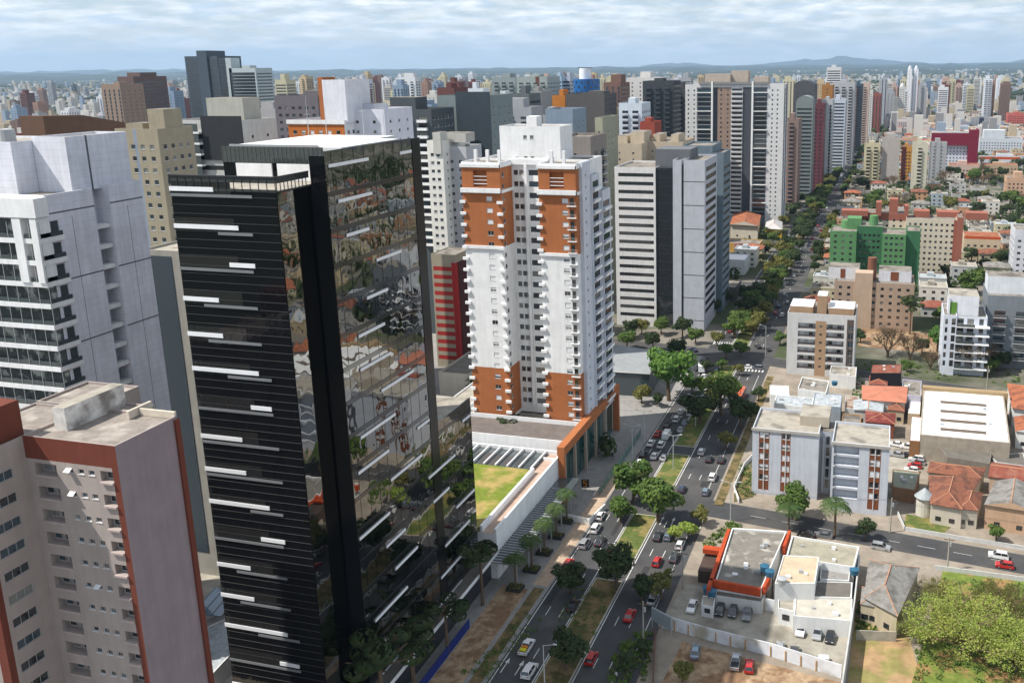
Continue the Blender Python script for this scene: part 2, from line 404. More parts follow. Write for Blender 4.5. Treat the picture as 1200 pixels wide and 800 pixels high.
# ================================================================== SETTING
def struct(o, label=None): o['kind'] = 'structure'; return o
LOTS = mat('city_lots', '#7c766c', .95, .35, .05, c2='#454d33', c2pos=.5, sc2=.02)
FARG = mat('far_ground', '#3b4433', .95, .4, .004, c2='#67645a', c2pos=.52, sc2=.003)
g = MB(); g.poly([(-31000, -3000, -.02), (31000, -3000, -.02), (31000, 31500, -.02), (-31000, 31500, -.02)])
struct(g.build('ground', FARG))
g = MB(); g.poly([(-900, -60, 0), (700, -60, 0), (700, 1500, 0), (-900, 1500, 0)]); struct(g.build('road', ASPH))
AVL, AVR = -67.3, -40.6; ML, MR = -58.8, -52.4
g = MB(); g.poly([(AVL, 1496, .0), (AVR, 1496, 0), (AVR + 6, 3200, 0), (AVL + 6, 3200, 0)]); struct(g.build('far_avenue', ASPH, loc=(0, 0, .01)))
def st1(X): return 206.8 - .13 * (X - 2)
def st2(X): return 335 - .24 * (X + 41) if X > -54 else 341 - .1 * (X + 67)
RS = [(st1, 4.5)] + [(st2, 5.5)] + [((lambda X, c=c: c - .12 * (X + 41)), 5.) for c in (455, 570, 690, 830, 980, 1150, 1330)]
def blockpoly(x0, x1, lo, hi, mat_, name, z=.13):
    f0, h0 = lo; f1, h1 = hi
    pts = [(x0, f0(x0) + h0), (x1, f0(x1) + h0), (x1, f1(x1) - h1), (x0, f1(x0) - h1)]
    m = MB(); m.prism(pts, -.01, z, 0, 1); struct(m.build(name, [KERB, mat_]))
BOT = ((lambda X: -40.), 0.)
rows = [BOT] + RS
for i in range(len(rows) - 1):
    for x0, x1 in ((AVR, 95), (103, 215), (223, 335), (343, 460), (468, 600)):
        if i < 2:
            if x0 > 0: continue
            x1 = 330
        blockpoly(x0, x1, rows[i], rows[i + 1], PAVE if i < 2 and x0 < 0 else LOTS, 'pavement')
lrows = [BOT] + RS[1:]
for i in range(len(lrows) - 1):
    for x0, x1 in ((-204, AVL), (-330, -212), (-455, -338), (-600, -463), (-760, -608)):
        blockpoly(x0, x1, lrows[i], lrows[i + 1], PAVED if x1 == AVL and i == 0 else LOTS, 'pavement')
# medians
for y0, y1 in ((90, 174), (181, 205), (221, 243), (249, 300), (305, 327), (349, 440), (462, 555), (582, 680), (702, 815), (842, 965), (992, 1135), (1160, 1320), (1345, 1900), (1920, 3000)):
    m = MB(); m.box(ML, MR, y0, y1, -.01, .14, 0, bot=False); m.box(ML + .3, MR - .3, y0 + .3, y1 - .3, .141, .16, 1, bot=False)
    dx = 0 if y0 < 1300 else 3
    struct(m.build('median_strip', [KERB, GRASS if 175 < y0 < 500 else GRASSD], loc=(dx, 0, 0)))
# lane paint
p = MB()
for y in range(95, 1200, 7):
    for x in (-64.5, -61.6, -49.6, -46.6):
        if 318 < y < 352 or 205 < y < 218 and x > -52: continue
        if y % 14 == 4 or y % 14 == 11 and y % 2 == 0: p.poly([(x - .08, y, .012), (x + .08, y, .012), (x + .08, y + 3.2, .012), (x - .08, y + 3.2, .012)])
for y0, y1 in ((95, 205), (221, 322), (352, 440), (462, 560)):
    for x in (AVL + .45, ML - .35, MR + .35): p.poly([(x - .1, y0, .012), (x + .1, y0, .012), (x + .1, y1, .012), (x - .1, y1, .012)])
for y0, y1 in ((95, 200), (222, 318)): p.poly([(-43.2, y0, .012), (-43.05, y0, .012), (-43.05, y1, .012), (-43.2, y1, .012)])
for x, y in ((-66, 138.5), (-63.1, 138.5), (-60.1, 138.5), (-48.2, 201), (-45, 140), (-48, 132), (-51, 201)):     # arrows
    p.poly([(x - .1, y, .013), (x + .1, y, .013), (x + .1, y + 3, .013), (x - .1, y + 3, .013)])
    p.poly([(x - .45, y + 3, .013), (x + .45, y + 3, .013), (x, y + 4.6, .013)])
for k in range(9):                                                            # crossings
    for (cx, cy, dx) in ((-42 + 0, 0, 0),):
        pass
for k in range(8):
    x = -51.5 + k * 1.25; p.poly([(x, 322, .012), (x + .6, 322, .012), (x + .6, 325.5, .012), (x, 325.5, .012)])
    x = -66.6 + k * 1.0; p.poly([(x, 352.5, .012), (x + .5, 352.5, .012), (x + .5, 356, .012), (x, 356, .012)])
for k in range(0):
    X = -37.5; y = st1(X) - 4 + k * 1.35; p.poly([(X, y, .012), (X + 3.2, y, .012), (X + 3.2, y + .6, .012), (X, y + .6, .012)])
for X0 in range(-30, 60, 8):
    y = st1(X0) - .05; p.poly([(X0, y, .012), (X0 + 4, st1(X0 + 4) - .05, .012), (X0 + 4, st1(X0 + 4) + .07, .012), (X0, y + .12, .012)])
p.poly([(-41.2, 201.5, .012), (-40.8, 201.5, .012), (-40.8, 206, .012), (-41.2, 206, .012)])
struct(p.build('road_markings', PAINT))
rq = random.Random(2)
for k in range(34):
    m = MB(); x = rq.choice((-66, -63, -60.5, -51, -48.5, -45)) + rq.uniform(-.6, .6); y = rq.uniform(105, 520); wq, lq = rq.uniform(.5, 1.5), rq.uniform(1.5, 9); m.poly([(x - wq, y, .007), (x + wq, y, .007), (x + wq, y + lq, .007), (x - wq, y + lq, .007)]); struct(m.build('road_patch', mat('asphalt_patch_dark', (.04, .04, .042), .9, .2, .5) if k % 3 else mat('asphalt_patch_pale', (.10, .098, .092), .9, .2, .5)))
# plaza strip beside the left kerb and soil bed
m = MB(); m.box(-71.2, -67.7, 168, 226, .131, .145, 0, bot=False); struct(m.build('sidewalk', [mat('paving_pinkish', '#b39c86', .9, .25, .8)]))
m = MB(); m.box(-77.5, -71.5, 112, 166, .131, .16, 0, bot=False); struct(m.build('soil_bed', [DIRT]))
m = MB(); m.box(-70.5, -68.2, 95, 167, .131, .15, 0, bot=False); struct(m.build('grass_strip', [GRASSD]))
m = MB(); m.box(-40, -37.6, 214.5, 318, .131, .15, 0, bot=False); struct(m.build('grass_verge', [GRASSD]))
# parking lots and yards on the right (surveyed corners)
def yard(px, mat_, name, z=.15):
    m = MB(); m.prism([at(x, y, z) for x, y in px], .1, z); struct(m.build(name, mat_))
LOTC = mat('parking_concrete', '#9e988c', .9, .3, .3, c2='#7f796e', c2pos=.56)
yard([(806, 684), (1000, 728), (988, 781), (772, 728)], LOTC, 'parking_lot', .15)
yard([(800, 751), (985, 799), (978, 840), (770, 810)], DIRT, 'dirt_lot', .17)
yard([(1002, 722), (1060, 728), (1090, 830), (990, 830)], mat('bare_soil_light', '#a88a66', .95, .3, .4, c2='#8b8250', c2pos=.5), 'dirt_lot', .16)
yard([(1105, 668), (1199, 676), (1290, 830), (1060, 830)], mat('wild_grass', '#6b7a35', .95, .35, .6, c2='#98784f', c2pos=.55), 'grass_lot', .19)
yard([(1005, 405), (1150, 420), (1150, 395), (1010, 383)], DIRT, 'dirt_lot', .17)
yard([(862, 560), (883, 545), (883, 582), (860, 588)], GRASSD, 'garden', .18)
yard([(1062, 602), (1120, 612), (1105, 625), (1058, 618)], GRASS, 'garden', .18)
yard([(1000, 540), (1060, 505), (1075, 560), (1045, 600)], LOTC, 'parking_lot', .15)
# hills
HILL = mat('hill_forest', '#2d3a33', .95, .35, .0015, c2='#46524a', c2pos=.6, sc2=.002)
def ridge(name, dist, hmin, hmax, wd, a0, a1, sc, seed, off=0., fn=None):
    m = MB(); n = 160; k = 7
    for i in range(n + 1):
        a = math.radians(a0 + (a1 - a0) * i / n)
        hh = noise.noise(Vector((i * sc, seed, 0))) * .6 + noise.noise(Vector((i * sc * 3.1, seed + 5, 0))) * .3 + .45
        hh = hmin + (hmax - hmin) * max(0, min(1, hh))
        if fn: hh *= fn(math.degrees(a))
        for j in range(k):
            t = j / (k - 1); r = dist + wd * (t - .5) * 2 * (1 + .1 * noise.noise(Vector((i * .2, j, seed))))
            z = hh * math.sin(math.pi * t) ** 1.3 - 3
            m.v.append((math.sin(a) * r, math.cos(a) * r, z))
    for i in range(n):
        for j in range(k - 1):
            b = i * k + j; m.f.append((b, b + k, b + k + 1, b + 1)); m.m.append(0)
    o = m.build(name, HILL, smooth=True); return struct(o)
ridge('hills', 9500, 10, 62, 1500, -60, 14, .22, 1.3)
ridge('hills', 13500, 25, 88, 2000, -60, 14, .18, 4.7)
ridge('hills', 17500, 55, 128, 2500, -60, 14, .3, 9.1)
def mfn(a):                                       # the distant range rises on the right
    return max(.30, math.exp(-((a + 3.5) / 5.) ** 2), .75 * math.exp(-((a - 9) / 4.) ** 2), .7 * math.exp(-((a + 13) / 2.5) ** 2), .55 * math.exp(-((a + 44) / 9.) ** 2))
ridge('mountains', 28600, 200, 375, 2500, -60, 16, .55, 2.2, fn=mfn)
# haze
m = MB(); m.box(-31500, 31500, -3500, 32000, -1.5, 720, 0)
hzo = m.build('haze', []); hzo['kind'] = 'stuff'
hm_ = bpy.data.materials.new('haze'); hm_.use_nodes = True; t = hm_.node_tree; t.nodes.remove(t.nodes['Principled BSDF'])
pv = t.nodes.new('ShaderNodeVolumePrincipled'); pv.inputs['Density'].default_value = HAZE; pv.inputs['Color'].default_value = (.52, .74, 1, 1); pv.inputs['Anisotropy'].default_value = .1
t.links.new(pv.outputs[0], t.nodes['Material Output'].inputs['Volume']); hzo.data.materials.append(hm_)
# ================================================================== LANDMARK BUILDINGS
def W2(b):                                        # world-coordinate wrappers (rot = 0 buildings)
    ox, oy = b.meta[4], b.meta[5]
    def blk(x0, x1, y0, y1, z0, z1, **k): b.block(x0 - ox, x1 - ox, y0 - oy, y1 - oy, z0, z1, **k)
    def prt(name, mb, mats, **k): return mb.build(name, mats, b.root, loc=(-ox, -oy, 0), **k)
    return blk, prt
def tank(m, x, y, z, r, h, mi=0): m.tube((x, y, z), (x, y, z + h), r, r * .93, 14, mi)
# ---------- black glass tower
b = Bld('office_tower', 'black glass office tower with staggered white bars on its mirrored walls', 'tower', -93, 112, mats=[BLK, BLKE, FRD, CONCL]); blk, prt = W2(b)
XE, XW, XC = -81.5, -102.6, -84.6; YF, YN, YT, YR = 112.5, 120.3, 149, 163.5
g = MB(); g.box(XW, XC, YF, 133, 0, 92.9, 0); prt('glass_wall', g, [BLK])
g = MB(); g.box(XC + .01, XC + .1, YF + .1, YN - .1, 7, 92.8, 0); prt('side_glass', g, [BLKE])
g = MB(); g.box(XW - .02, XC + .4, YN + 4, YT, 0, 97.4, 0); g.box(XC + .4, XE - .2, YN, YT, 0, 97.4, 0); prt('upper_block', g, [BLK])
g = MB(); g.box(XE - .19, XE - .05, YN + .1, YT - 2.6, 7, 98.1, 0); g.box(XE - .19, XE - .05, YT + .3, YR, 7, 44, 0); prt('mirror_wall', g, [BLKE])
g = MB(); g.box(XW, XE - .2, YT + .05, YR, 0, 43.6, 0); prt('rear_block', g, [BLK, CONCL])
g = MB(); g.box(XW + .2, XE - .4, YT + .2, YR - .2, 43.61, 43.9, 0); prt('rear_roof', g, [CONCL])
g = MB(); g.box(XW + .5, XC - .4, YF + .5, YN + 3.9, 92.91, 93.05, 0); prt('terrace_floor', g, [CONCL])
WM = mat('white_membrane', (.82, .82, .8), .7, .1, .3)
g = MB(); g.box(XW + .3, XE - 4.5, YN + 5.5, YT - .4, 97.41, 98.3, 0); prt('roof', g, [WM])
g = MB(); g.box(XE - 4.4, XE - .6, YN + 5.5, YT - 6, 97.41, 98.2, 0); prt('roof_edge_slab', g, [WM])
g = MB(); g.box(XW + .3, XE - 4.6, YN + 5.4, YN + 5.49, 97.0, 98.5, 0); prt('roof_fascia', g, [FRA])
g = MB()
for i in range(14): x = XW + (XC - XW) * i / 13; g.box(x, x + .09, YF - .15, YF - .05, 92.9, 95.1, 1)
for i in range(9): y = YF + (YN - YF) * i / 9; g.box(XC + .1, XC + .2, y, y + .09, 92.9, 95.1, 1)
g.box(XW, XC + .1, YF - .08, YF - .02, 94.2, 95.0, 0); g.box(XC + .12, XC + .18, YF, YN - .1, 94.2, 95.0, 0); g.box(XW, XC + .1, YF - .08, YF - .02, 92.9, 93.3, 0); g.box(XW, XC + .2, YF - .2, YF, 95.0, 95.2, 1); g.box(XC + .05, XC + .25, YF + .01, YN - .1, 95.0, 95.2, 1)
prt('glass_parapet', g, [mat('parapet_glass_dark', (.05, .055, .055), .15, .05), FRD])
g = MB()
for i in range(24): x = XW + (XC - XW) * i / 23; g.box(x, x + .06, YN + 3.8, YN + 3.88, 95.8, 98.3, 1)
g.box(XW, XC + .35, YN + 3.86, YN + 3.9, 95.8, 98.3, 0); prt('glass_screen', g, [glassmat('screen_glass', (.05, .06, .06), .06, .05, .5, ior=2.2), mat('screen_post', (.12, .125, .125), .5, .1)])
for a_, c_ in ((XW + 2.5, XW + 9), (XW + 10, XC - .6)):
    g = MB(); g.box(a_, c_, YN + 3.7, YN + 3.95, 93.1, 95.7, 0); prt('penthouse_wall', g, [WH])
g = MB()
for i in range(66): z = 8.2 + i * 1.29; g.box(XW + .02, XC - .02, YF - .05, YF, z, z + .05, 0)
prt('louvres', g, [mat('louvre_metal', (.075, .075, .072), .5, .1)])
FH = 5.55
for i in range(16):                                            # dark window strips between the louvres
    z = 7.6 + i * FH; m = MB(); m.box(XW + .2, XW + (XC - XW) * .58, YF - .045, YF - .01, z + 1.5, z + 3.6); prt('window_band', m, [glassmat('strip_glass', (.02, .02, .02), .04, .08, .6, ior=1.55)])
g = MB()
for i in range(16):
    z = 8 + i * FH; g.box(XE - .05, XE + .02, YN + .1, YT - 2.7 if z > 43 else YR - .1, z, z + .75, 0)
for y in range(int(YN) + 2, int(YR), 3): g.box(XE - .04, XE - .01, y, y + .05, 8, 98 if y < YT - 3 else 43, 0)
prt('spandrels', g, [glassmat('spandrel_black', (.01, .01, .012), .1)])
g = MB(); g.box(XE - .1, XE + .04, YT - 2.6, YT + .3, 7, 98); prt('recess', g, [glassmat('recess_black', (.006, .006, .007), .2, ior=1.4)])
bw = mat('bar_white', (.85, .86, .88), .4, .05); bgm = mat('bar_grey', (.2, .21, .22), .4, .08)
rnd = random.Random(3); SW = XC - XW
for i in range(16):                                            # white bars, each a part
    z = 9.2 + i * FH
    a, e, a2, e2 = [(0, .42, .0, .78), (0, .62, .42, .75), (.5, .74, 0, .72), (0, .35, .2, .72), (0, .66, .35, .78), (.55, .75, 0, .76)][(i * 5 + i // 4) % 6]
    m = MB(); m.box(XW + SW * a - .05, XW + SW * e, YF - .2, YF - .09, z + .35, z + 1.0); prt('white_bar', m, [bw])
    m = MB(); m.box(XW + SW * a2, XW + SW * e2, YF - .18, YF - .09, z - .45, z - .03); prt('grey_bar', m, [bgm])
for i in range(17):
    z = 6.8 + i * FH; yN = YT - 3 if z > 43 else YR - .5; y = YN + rnd.uniform(0, 12)
    while y < yN - 3:
        y2 = min(y + rnd.choice((6.5, 8, 9.5, 11)), yN); m = MB(); m.box(XE + .03, XE + .15, y, y2, z, z + .5); prt('white_bar', m, [bw]); y = y2 + rnd.uniform(9, 20)
TT = mat('terrace_tan', '#b09c86', .9, .2)
g = MB(); g.box(-110, -85, 107.8, YF - .1, 6.3, 7.3, 0, 1); g.box(-85, -79.0, 104, 168, 6.3, 7.2, 0, 2); g.box(-108, -81, 109, 168, 0, 6.29, 3); prt('podium', g, [WH, TT, CONCD, FRD])
b.finish()
# ---------- podium with roof lawn
b = Bld('podium_building', 'low white podium with a roof lawn and striped canopy beside the black tower', 'building', -96, 170); blk, prt = W2(b)
g = MB(); X0, X1, Y0, Y1 = -113, -79.4, 168.2, 211
g.box(X0, X1, Y0, Y1, 0, 11, 0, 1); g.box(X1 - .5, X1, Y0, Y1, 11, 12.1, 0); g.box(X0, X1 - .5, Y1 - .5, Y1, 11, 12.1, 0); g.box(X1 - 3.9, X1 - 3.3, Y0, Y1 - 12, 11, 12.5, 0); g.box(X1 - 3.9, X1 - .5, Y1 - 4.3, Y1 - 3.9, 11, 11.8, 0)
prt('wall', g, [WH, mat('terrace_pink', '#b59c8b', .9, .2)])
g = MB(); g.box(X0 + 1, X1 - 4, Y0 + .2, Y1 - 12, 11.01, 11.9, 0); prt('roof_lawn', g, [mat('roof_lawn_grass', '#6f7d2c', .95, .25, .6, c2='#a8925a', c2pos=.56, sc2=.12)])
for i in range(7):
    m = MB(); x = X1 - 4.4 - i * 3.2; m.box(x - .3, x, Y1 - 11.5, Y1 - .6, 11.7, 12.1); prt('roof_beam', m, [WH])
g = MB(); g.box(X1 - 27, X1 - 4.2, Y1 - 11.6, Y1 - .6, 11.05, 11.3); prt('skylight', g, [GLG])
g = MB(); g.box(X1 + .05, X1 + 5.5, Y0 - 4, Y1 - 3, 6.4, 6.5, 0)
for i in range(34): y = Y0 - 4 + i * 1.1; g.box(X1 + .05, X1 + 5.6, y, y + .18, 6.5, 6.75, 1)
for i in range(6): y = Y0 - 2 + i * 7; g.box(X1 + 5.1, X1 + 5.35, y, y + .25, .13, 6.4, 1)
prt('canopy', g, [GLG, FRA])
b.finish()
# ---------- white and orange tower
ORG = wmat('#ad6a40', 1.0); ORD = wmat('#8a4a1e')
b = Bld('apartment_tower', 'tall white apartment tower with burnt-orange bands and a white lift core', 'tower', -96, 227, mats=[WH, ORG, wmat('#cfd4de'), ORD]); blk, prt = W2(b)
Y0 = 228; zt = fit(Y0, 540, 583, 190)[2]; wx = fit(Y0, 540, 585, 190); ex = fit(Y0, 630, 674, 190)
fl = 3.15; zs = [14 + fl * i for i in range(int((zt - 14) / fl))]
z1, z2, z3 = zrow(-108, Y0, 430), zrow(-108, Y0, 289), zrow(-108, Y0, 224)
def wing(x0, x1, shift):
    W = x1 - x0; zz = [(-1, W + 1, 13, z1, 1), (-1, W + 1, z2 - shift, z3, 1), (-1, W + 1, z3, zt - 1.5, 1)]
    S = []
    for z in zs:
        if z < z3 - 3: S.append((W * .62, W * .62 + 1.7, z + .95, z + 2.2, 's'))
        if shift and z < z3 - 3: S.append((W * .78 + .5, W - .7, z + .3, z + 2.4, 'door', (2.5, .7, 'bars')))
        if not shift and z < z3 - 3: pass
    S.append((W * .3, W * .3 + 4, z3 + 1.2, z3 + 5.6, ('void', 1.4)))
    E = [(1.2, 2.6, z + 1, z + 2.2, 'w') for z in zs if z < zt - 4]
    blk(x0, x1, Y0, Y0 + 11, 12, zt, S=S, E=E if not shift else (), zones={'S': zz, 'E': [(-1, 20, a[2], a[3], 1) for a in zz]}, par=.6)
    m = MB()
    for zc in (z3, z2 - shift, zt - .9): m.box(x0 - .3, x1 + .3, Y0 - .4, Y0 - .003, zc - .5, zc + .35)
    m.box(x1 + .003, x1 + .3, Y0 - .4, Y0 + 9, z3 - .5, z3 + .35); m.box(x1 + .003, x1 + .35, Y0 - .4, Y0 + 9, zt - 1.4, zt - .5)
    m.box(x0 - .2, x1 + .2, Y0 - .9, Y0 - .4, z3 - .3, z3 + .9)
    prt('cornice', m, [WH])
    m = MB(); v0_ = W * .3
    for q in (1.9, 2.9, 3.9): m.box(x0 + v0_ + .02, x0 + v0_ + 3.98, Y0 + .1, Y0 + .2, z3 + q, z3 + q + .18)
    prt('loggia_rail', m, [WH])
    for z in zs:
        if z > z3 - 3: continue
        m = MB(); m.box(x0 - .75, x0 + .9, Y0 - .5, Y0 - .01, z + .25, z + 1.0); prt('corner_balcony', m, [WH])
        if not shift: m = MB(); m.box(x1 - 1.1, x1 + .55, Y0 - .5, Y0 - .01, z + .25, z + 1.0); prt('corner_balcony', m, [WH])
wing(wx[0], wx[1], 0); wing(ex[0], ex[1], 1.2)
cx0, cx1 = wx[1], ex[0]; W = cx1 - cx0
S = []
for z in zs:
    S += [(W * .05, W * .05 + 1.3, z + .85, z + 2.3, 'w'), (W * .05 + 1.6, W * .05 + 2.9, z + .85, z + 2.3, 'w'), (W * .3, W * .3 + .6, z + 1.3, z + 1.9, 'w'), (W * .46, W * .46 + 3.1, z + .85, z + 2.35, 'd'), (W * .84, W * .84 + .6, z + 1.3, z + 1.9, 'w')]
blk(cx0, cx1, Y0 + 8, Y0 + 24, 12, zt + .5, S=S, par=.6)
m = MB(); 
m.box(cx0 + W * .36, cx0 + W * .43, Y0 + 7.2, Y0 + 7.99, 14, zt - 1); m.box(cx0 + .01, cx1 - .01, Y0 + 7.4, Y0 + 7.99, zt - 1.3, zt + .2)
prt('pilaster', m, [WH])
blk(wx[0] + 1, cx0, Y0 + 11, Y0 + 24, 12, zt, par=.6)
blk(cx1, ex[1], Y0 + 11, Y0 + 23, 12, zt, par=.6)
x = ex[1]                                                       # stepped eastern balconies
blk(x, x + 1.0, Y0 + 2.5, Y0 + 9, 12, zt, E=[(2.2, 3.2, z + 1.1, z + 1.9, 'w') for z in zs], par=.5, mi=2)
for k, (xb, ya, yb) in enumerate(((x + 1.5, Y0 + 9, Y0 + 15.5), (x + 2.3, Y0 + 15.5, Y0 + 23))):
    tz = zt - 5 * k - 4
    blk(x, xb, ya, yb, 12, tz, E=[(.5, yb - ya - .8, z + .75, z + 2.5, 'd') for z in zs if z < tz - 3], par=.6, mi=2)
    for z in zs:
        if z > tz - 3: continue
        m = MB(); m.box(xb + .01, xb + .8, ya + .2, yb - .9, z - .12, z + .02); m.box(xb + .7, xb + .8, ya + .2, yb - .9, z + .03, z + .7); prt('wide_balcony', m, [WH])
ck = fit(Y0 + 12, 585, 656, 148)
blk(ck[0], ck[1], Y0 + 12, Y0 + 22, zt - .6, ck[2], S=[(W_, W_ + 1.1, ck[2] - d, ck[2] - d + 1.1, 'w') for d in (3.6, 9.4) for W_ in (7, 9)], par=.5)
m = MB(); cxm = (ck[0] + ck[1]) / 2; m.box(cxm - 2, cxm + 1, Y0 + 15, Y0 + 19, ck[2] - .6, ck[2] + 2.5); prt('roof_tank_house', m, [WH])
m = MB()
for xx in (wx[0] + 1.5, wx[0] + 5, wx[0] + 8.5, ex[0] + 1.5, ex[0] + 5): m.box(xx, xx + .8, Y0 + 5, Y0 + 5.8, zt - .6, zt + 2.8)
prt('chimney', m, [WH])
b.finish()
# ---------- annex and orange portal
b = Bld('podium_building', 'white annex with dark roof behind the orange portal frame', 'building', -98, 213); blk, prt = W2(b)
b.mats = [WH, CONCD]; b.rmats = [mat('roof_brown_grey', '#6f6762', .95, .25, .5), CONCL]
A0 = at(590, 531, 14); A1 = at(660, 530, 14)
blk(-117, -79.6, 213.2, 226.9, 0, 14, S=[], par=1.2)
blk(-117, -79.6, 226.95, 262, 0, 12, par=.5, rm=1)
blk(-125, -117.1, 218, 262, 0, 13, par=.5, rm=1)
g = MB(); g.box(-79.59, -79.5, 213.5, 255, .2, 13.4); prt('glass_front', g, [glassmat('teal_glass', (.02, .07, .065), .05, .03, .4)])
b.finish()
b = thing('portal_frame', 'long burnt-orange concrete portal frame along the pavement by the white annex', 'portal', (-78, 207, 0))
g = MB(); g.box(-1.6, .4, 0, 50, 12.6, 15); g.box(-11, -1.61, 22, 23.2, 12.8, 14.7); g.build('beam', [ORG], b)
for i, (y, d) in enumerate(((0, 1.2), (10, .7), (19, .7), (28, .7), (37, .7), (48.6, 1.4))):
    g = MB(); g.box(-1.4 if i in (0, 5) else -.8, .3 if i in (0, 5) else -.1, y + .01, y + d, .13, 12.59); g.build('column', [ORG if i in (0, 5) else wmat('#b0a090')], b)
# ---------- near building, mauve with brown-red trim
MAU = wmat('#a89c96'); RED = wmat('#703a2c'); MAUE = wmat('#a3928f')
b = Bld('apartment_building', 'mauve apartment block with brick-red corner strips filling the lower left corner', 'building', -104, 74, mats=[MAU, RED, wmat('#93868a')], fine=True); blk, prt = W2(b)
xE, yF, yB, zt = -88.9, 83.4, 93.6, 66
f = 3.15; zs = [zt - 5.6 - f * i for i in range(19) if zt - 5.6 - f * i > 3]
W = xE + 103
S = []
for z in zs:
    S += [(1.2, 4.6, z + .5, z + 2.1, ('void', 1.1)), (6.2, 7.1, z + 1.3, z + 1.95, 'w'), (7.9, 8.8, z + 1.3, z + 1.95, 'w'), (9.5, 10.4, z + 1.3, z + 1.95, 'w'), (11.3, 13.2, z + .7, z + 2.1, ('void', .8))]
blk(-103, xE, yF, yB, 0, zt, S=S, zones={'S': [(-1, 30, zt - 3, zt, 1), (W - .95, W + 1, 0, zt, 1)], 'E': [(-1, 20, 0, zt, 2)], 'N': [(0, 30, zt - 3, zt, 1)]}, par=.35)  # east face zone: same wall in darker mauve, its shade put into the colour
blk(xE - 14, xE - 6, yB, yB + 2.5, 0, zt, par=.35); blk(-112, xE - 14, yB, yB + 8.5, 0, zt, par=.35)
m = MB(); m.box(xE + .002, xE + .3, yB - .7, yB + .1, 0, zt - .4); m.box(xE - 3, xE, yB, yB + .35, 0, zt - .5); prt('corner_strip', m, [RED])
# windows inside the loggias
for z in zs:
    for (a, c) in ((1.4, 2.5), (3.1, 4.4)):
        b.put('window', win_mb(c - a, 1.2, 'a', random.choice((1, 2, 3))), -103 + (a + c) / 2 + 104, yF + .9 - 74, z + .75, 'S', True)
    b.put('window', win_mb(1.3, 1.0, 'a', 1), -103 + 12.25 + 104, yF + .6 - 74, z + .9, 'S', True)
    if random.random() < .35:
        m = MB(); x = -103 + random.choice((6.6, 8.3, 9.9)); m.poly([(x - .45, yF - .01, z + 1.95), (x + .45, yF - .01, z + 1.95), (x + .45, yF - .6, z + 1.6), (x - .45, yF - .6, z + 1.6)]); prt('open_sash', m, [FRW])
m = MB()
for z in zs:
    m.box(-101.8 + .0, -98.4, yF - .12, yF - .005, z + .25, z + .5); m.box(-91.7, -89.8, yF - .3, yF - .005, z + .45, z + .7)
prt('ledge', m, [wmat('#b5a5a0')])
E = []
for z in zs: E += [(1.5, 4.9, z + .9, z + 2.1, 'a')]
blk(-112, -103.01, 76.5, yF + 10, 0, zt - .15, E=E, S=[(2.6, 6.2, z + .9, z + 2.1, 'a') for z in zs], zones={'E': [(-1, .9, 0, zt, 1), (-1, 30, zt - 3, zt, 0)], 'S': [(7.6, 20, 0, zt, 1)]}, par=.3)
m = MB(); m.box(-111, -104, 77.5, 84.5, zt - .4, zt + 4.2); prt('stair_house', m, [RED])
m = MB(); m.box(-101.2, -99.3, 86.5, 96, zt - .35, zt + 2.7, 0, 1); prt('roof_tank_house', m, [mat('stained_white', '#dcd8d2', .9, .35, .6, c2='#8f8a84', c2pos=.55), CONCL])
m = MB(); m.box(-94.5, -88.95, yB - .35, yB, zt - .3, zt + .6); m.box(-95, -94.6, yB - 2, yB + 2, zt - .3, zt + .8); prt('parapet_wall', m, [mat('cream_parapet', '#cfc4b4', .9, .2)])
b.roofm.m = [0] * len(b.roofm.m); b.rmats = [mat('roof_near_grey', '#8e857d', .95, .3, .7, c2='#a9a097', c2pos=.55, sc2=.25)]
b.finish()
# ---------- white balcony tower at left
LWH = mat('white_stained_panel', '#e2e3ec', .85, .12, .3, streak=.12, joint=1.2)
b = Bld('apartment_tower', 'white panelled apartment tower with glazed curved balconies at the left edge', 'tower', -140, 116, mats=[LWH, mat('joint_line', '#5d6068', .9, .1)], fine=False); blk, prt = W2(b)
zt = 90.6; X = -132; f = 3.6; zs = [zt - 3.5 - f * (i + 1) for i in range(23)]
jl = lambda Wd, zz: [(-1, Wd + 1, z, z + .25, 1) for z in zz] + [(Wd * .5 - .05, Wd * .5 + .05, 0, zt - 4, 1)]
js = (zt - 3.2, zt - 14.5, zt - 25.5, zt - 48)
blk(-160, X, 117.5, 127, 0, zt, S=[], E=[(.4, 2.0, z + .3, z + 2.8, 'g') for z in zs], zones={'E': jl(9.5, js), 'S': [(-1, 40, zt - 3.2, zt - 2.9, 1)]}, par=.5)
blk(-160, X - 3.2, 127.02, 130.5, 0, zt - .1, E=[(.5, 2.9, z + .6, z + 2.7, 'd') for z in zs], par=.5)
blk(-160, X - .2, 130.52, 138, 0, zt + .1, zones={'E': jl(7.5, js)}, par=.5)
for z in zs:
    m = MB(); m.box(X - 3.2, X - .6, 127.1, 130.4, z - .2, z + .5); prt('service_ledge', m, [WH])
    m = MB(); m.box(-160, X + .5, 115.2, 117.45, z - .45, z + .35, 0); m.box(X + .01, X + .5, 117.46, 119.8, z - .45, z + .35, 0); prt('balcony', m, [WH])
    m = MB(); m.box(-160, X + .4, 115.3, 115.36, z + .36, z + 1.1, 0); m.box(X + .34, X + .4, 115.4, 119.7, z + .36, z + 1.1, 0)
    for i in range(14): xx = -160 + i * 2.2; m.box(xx, xx + .07, 115.22, 115.29, z + .36, z + 3.1, 1)
    prt('balcony_glazing', m, [GLG, FRA])
    m = MB(); m.box(-160, X - .3, 117.3, 117.45, z + .4, z + 3.1); prt('loggia_back', m, [mat('loggia_dark', '#4a4f4e', .8, .4, .8, c2='#a9aea6', c2pos=.58, sc2=.5)])
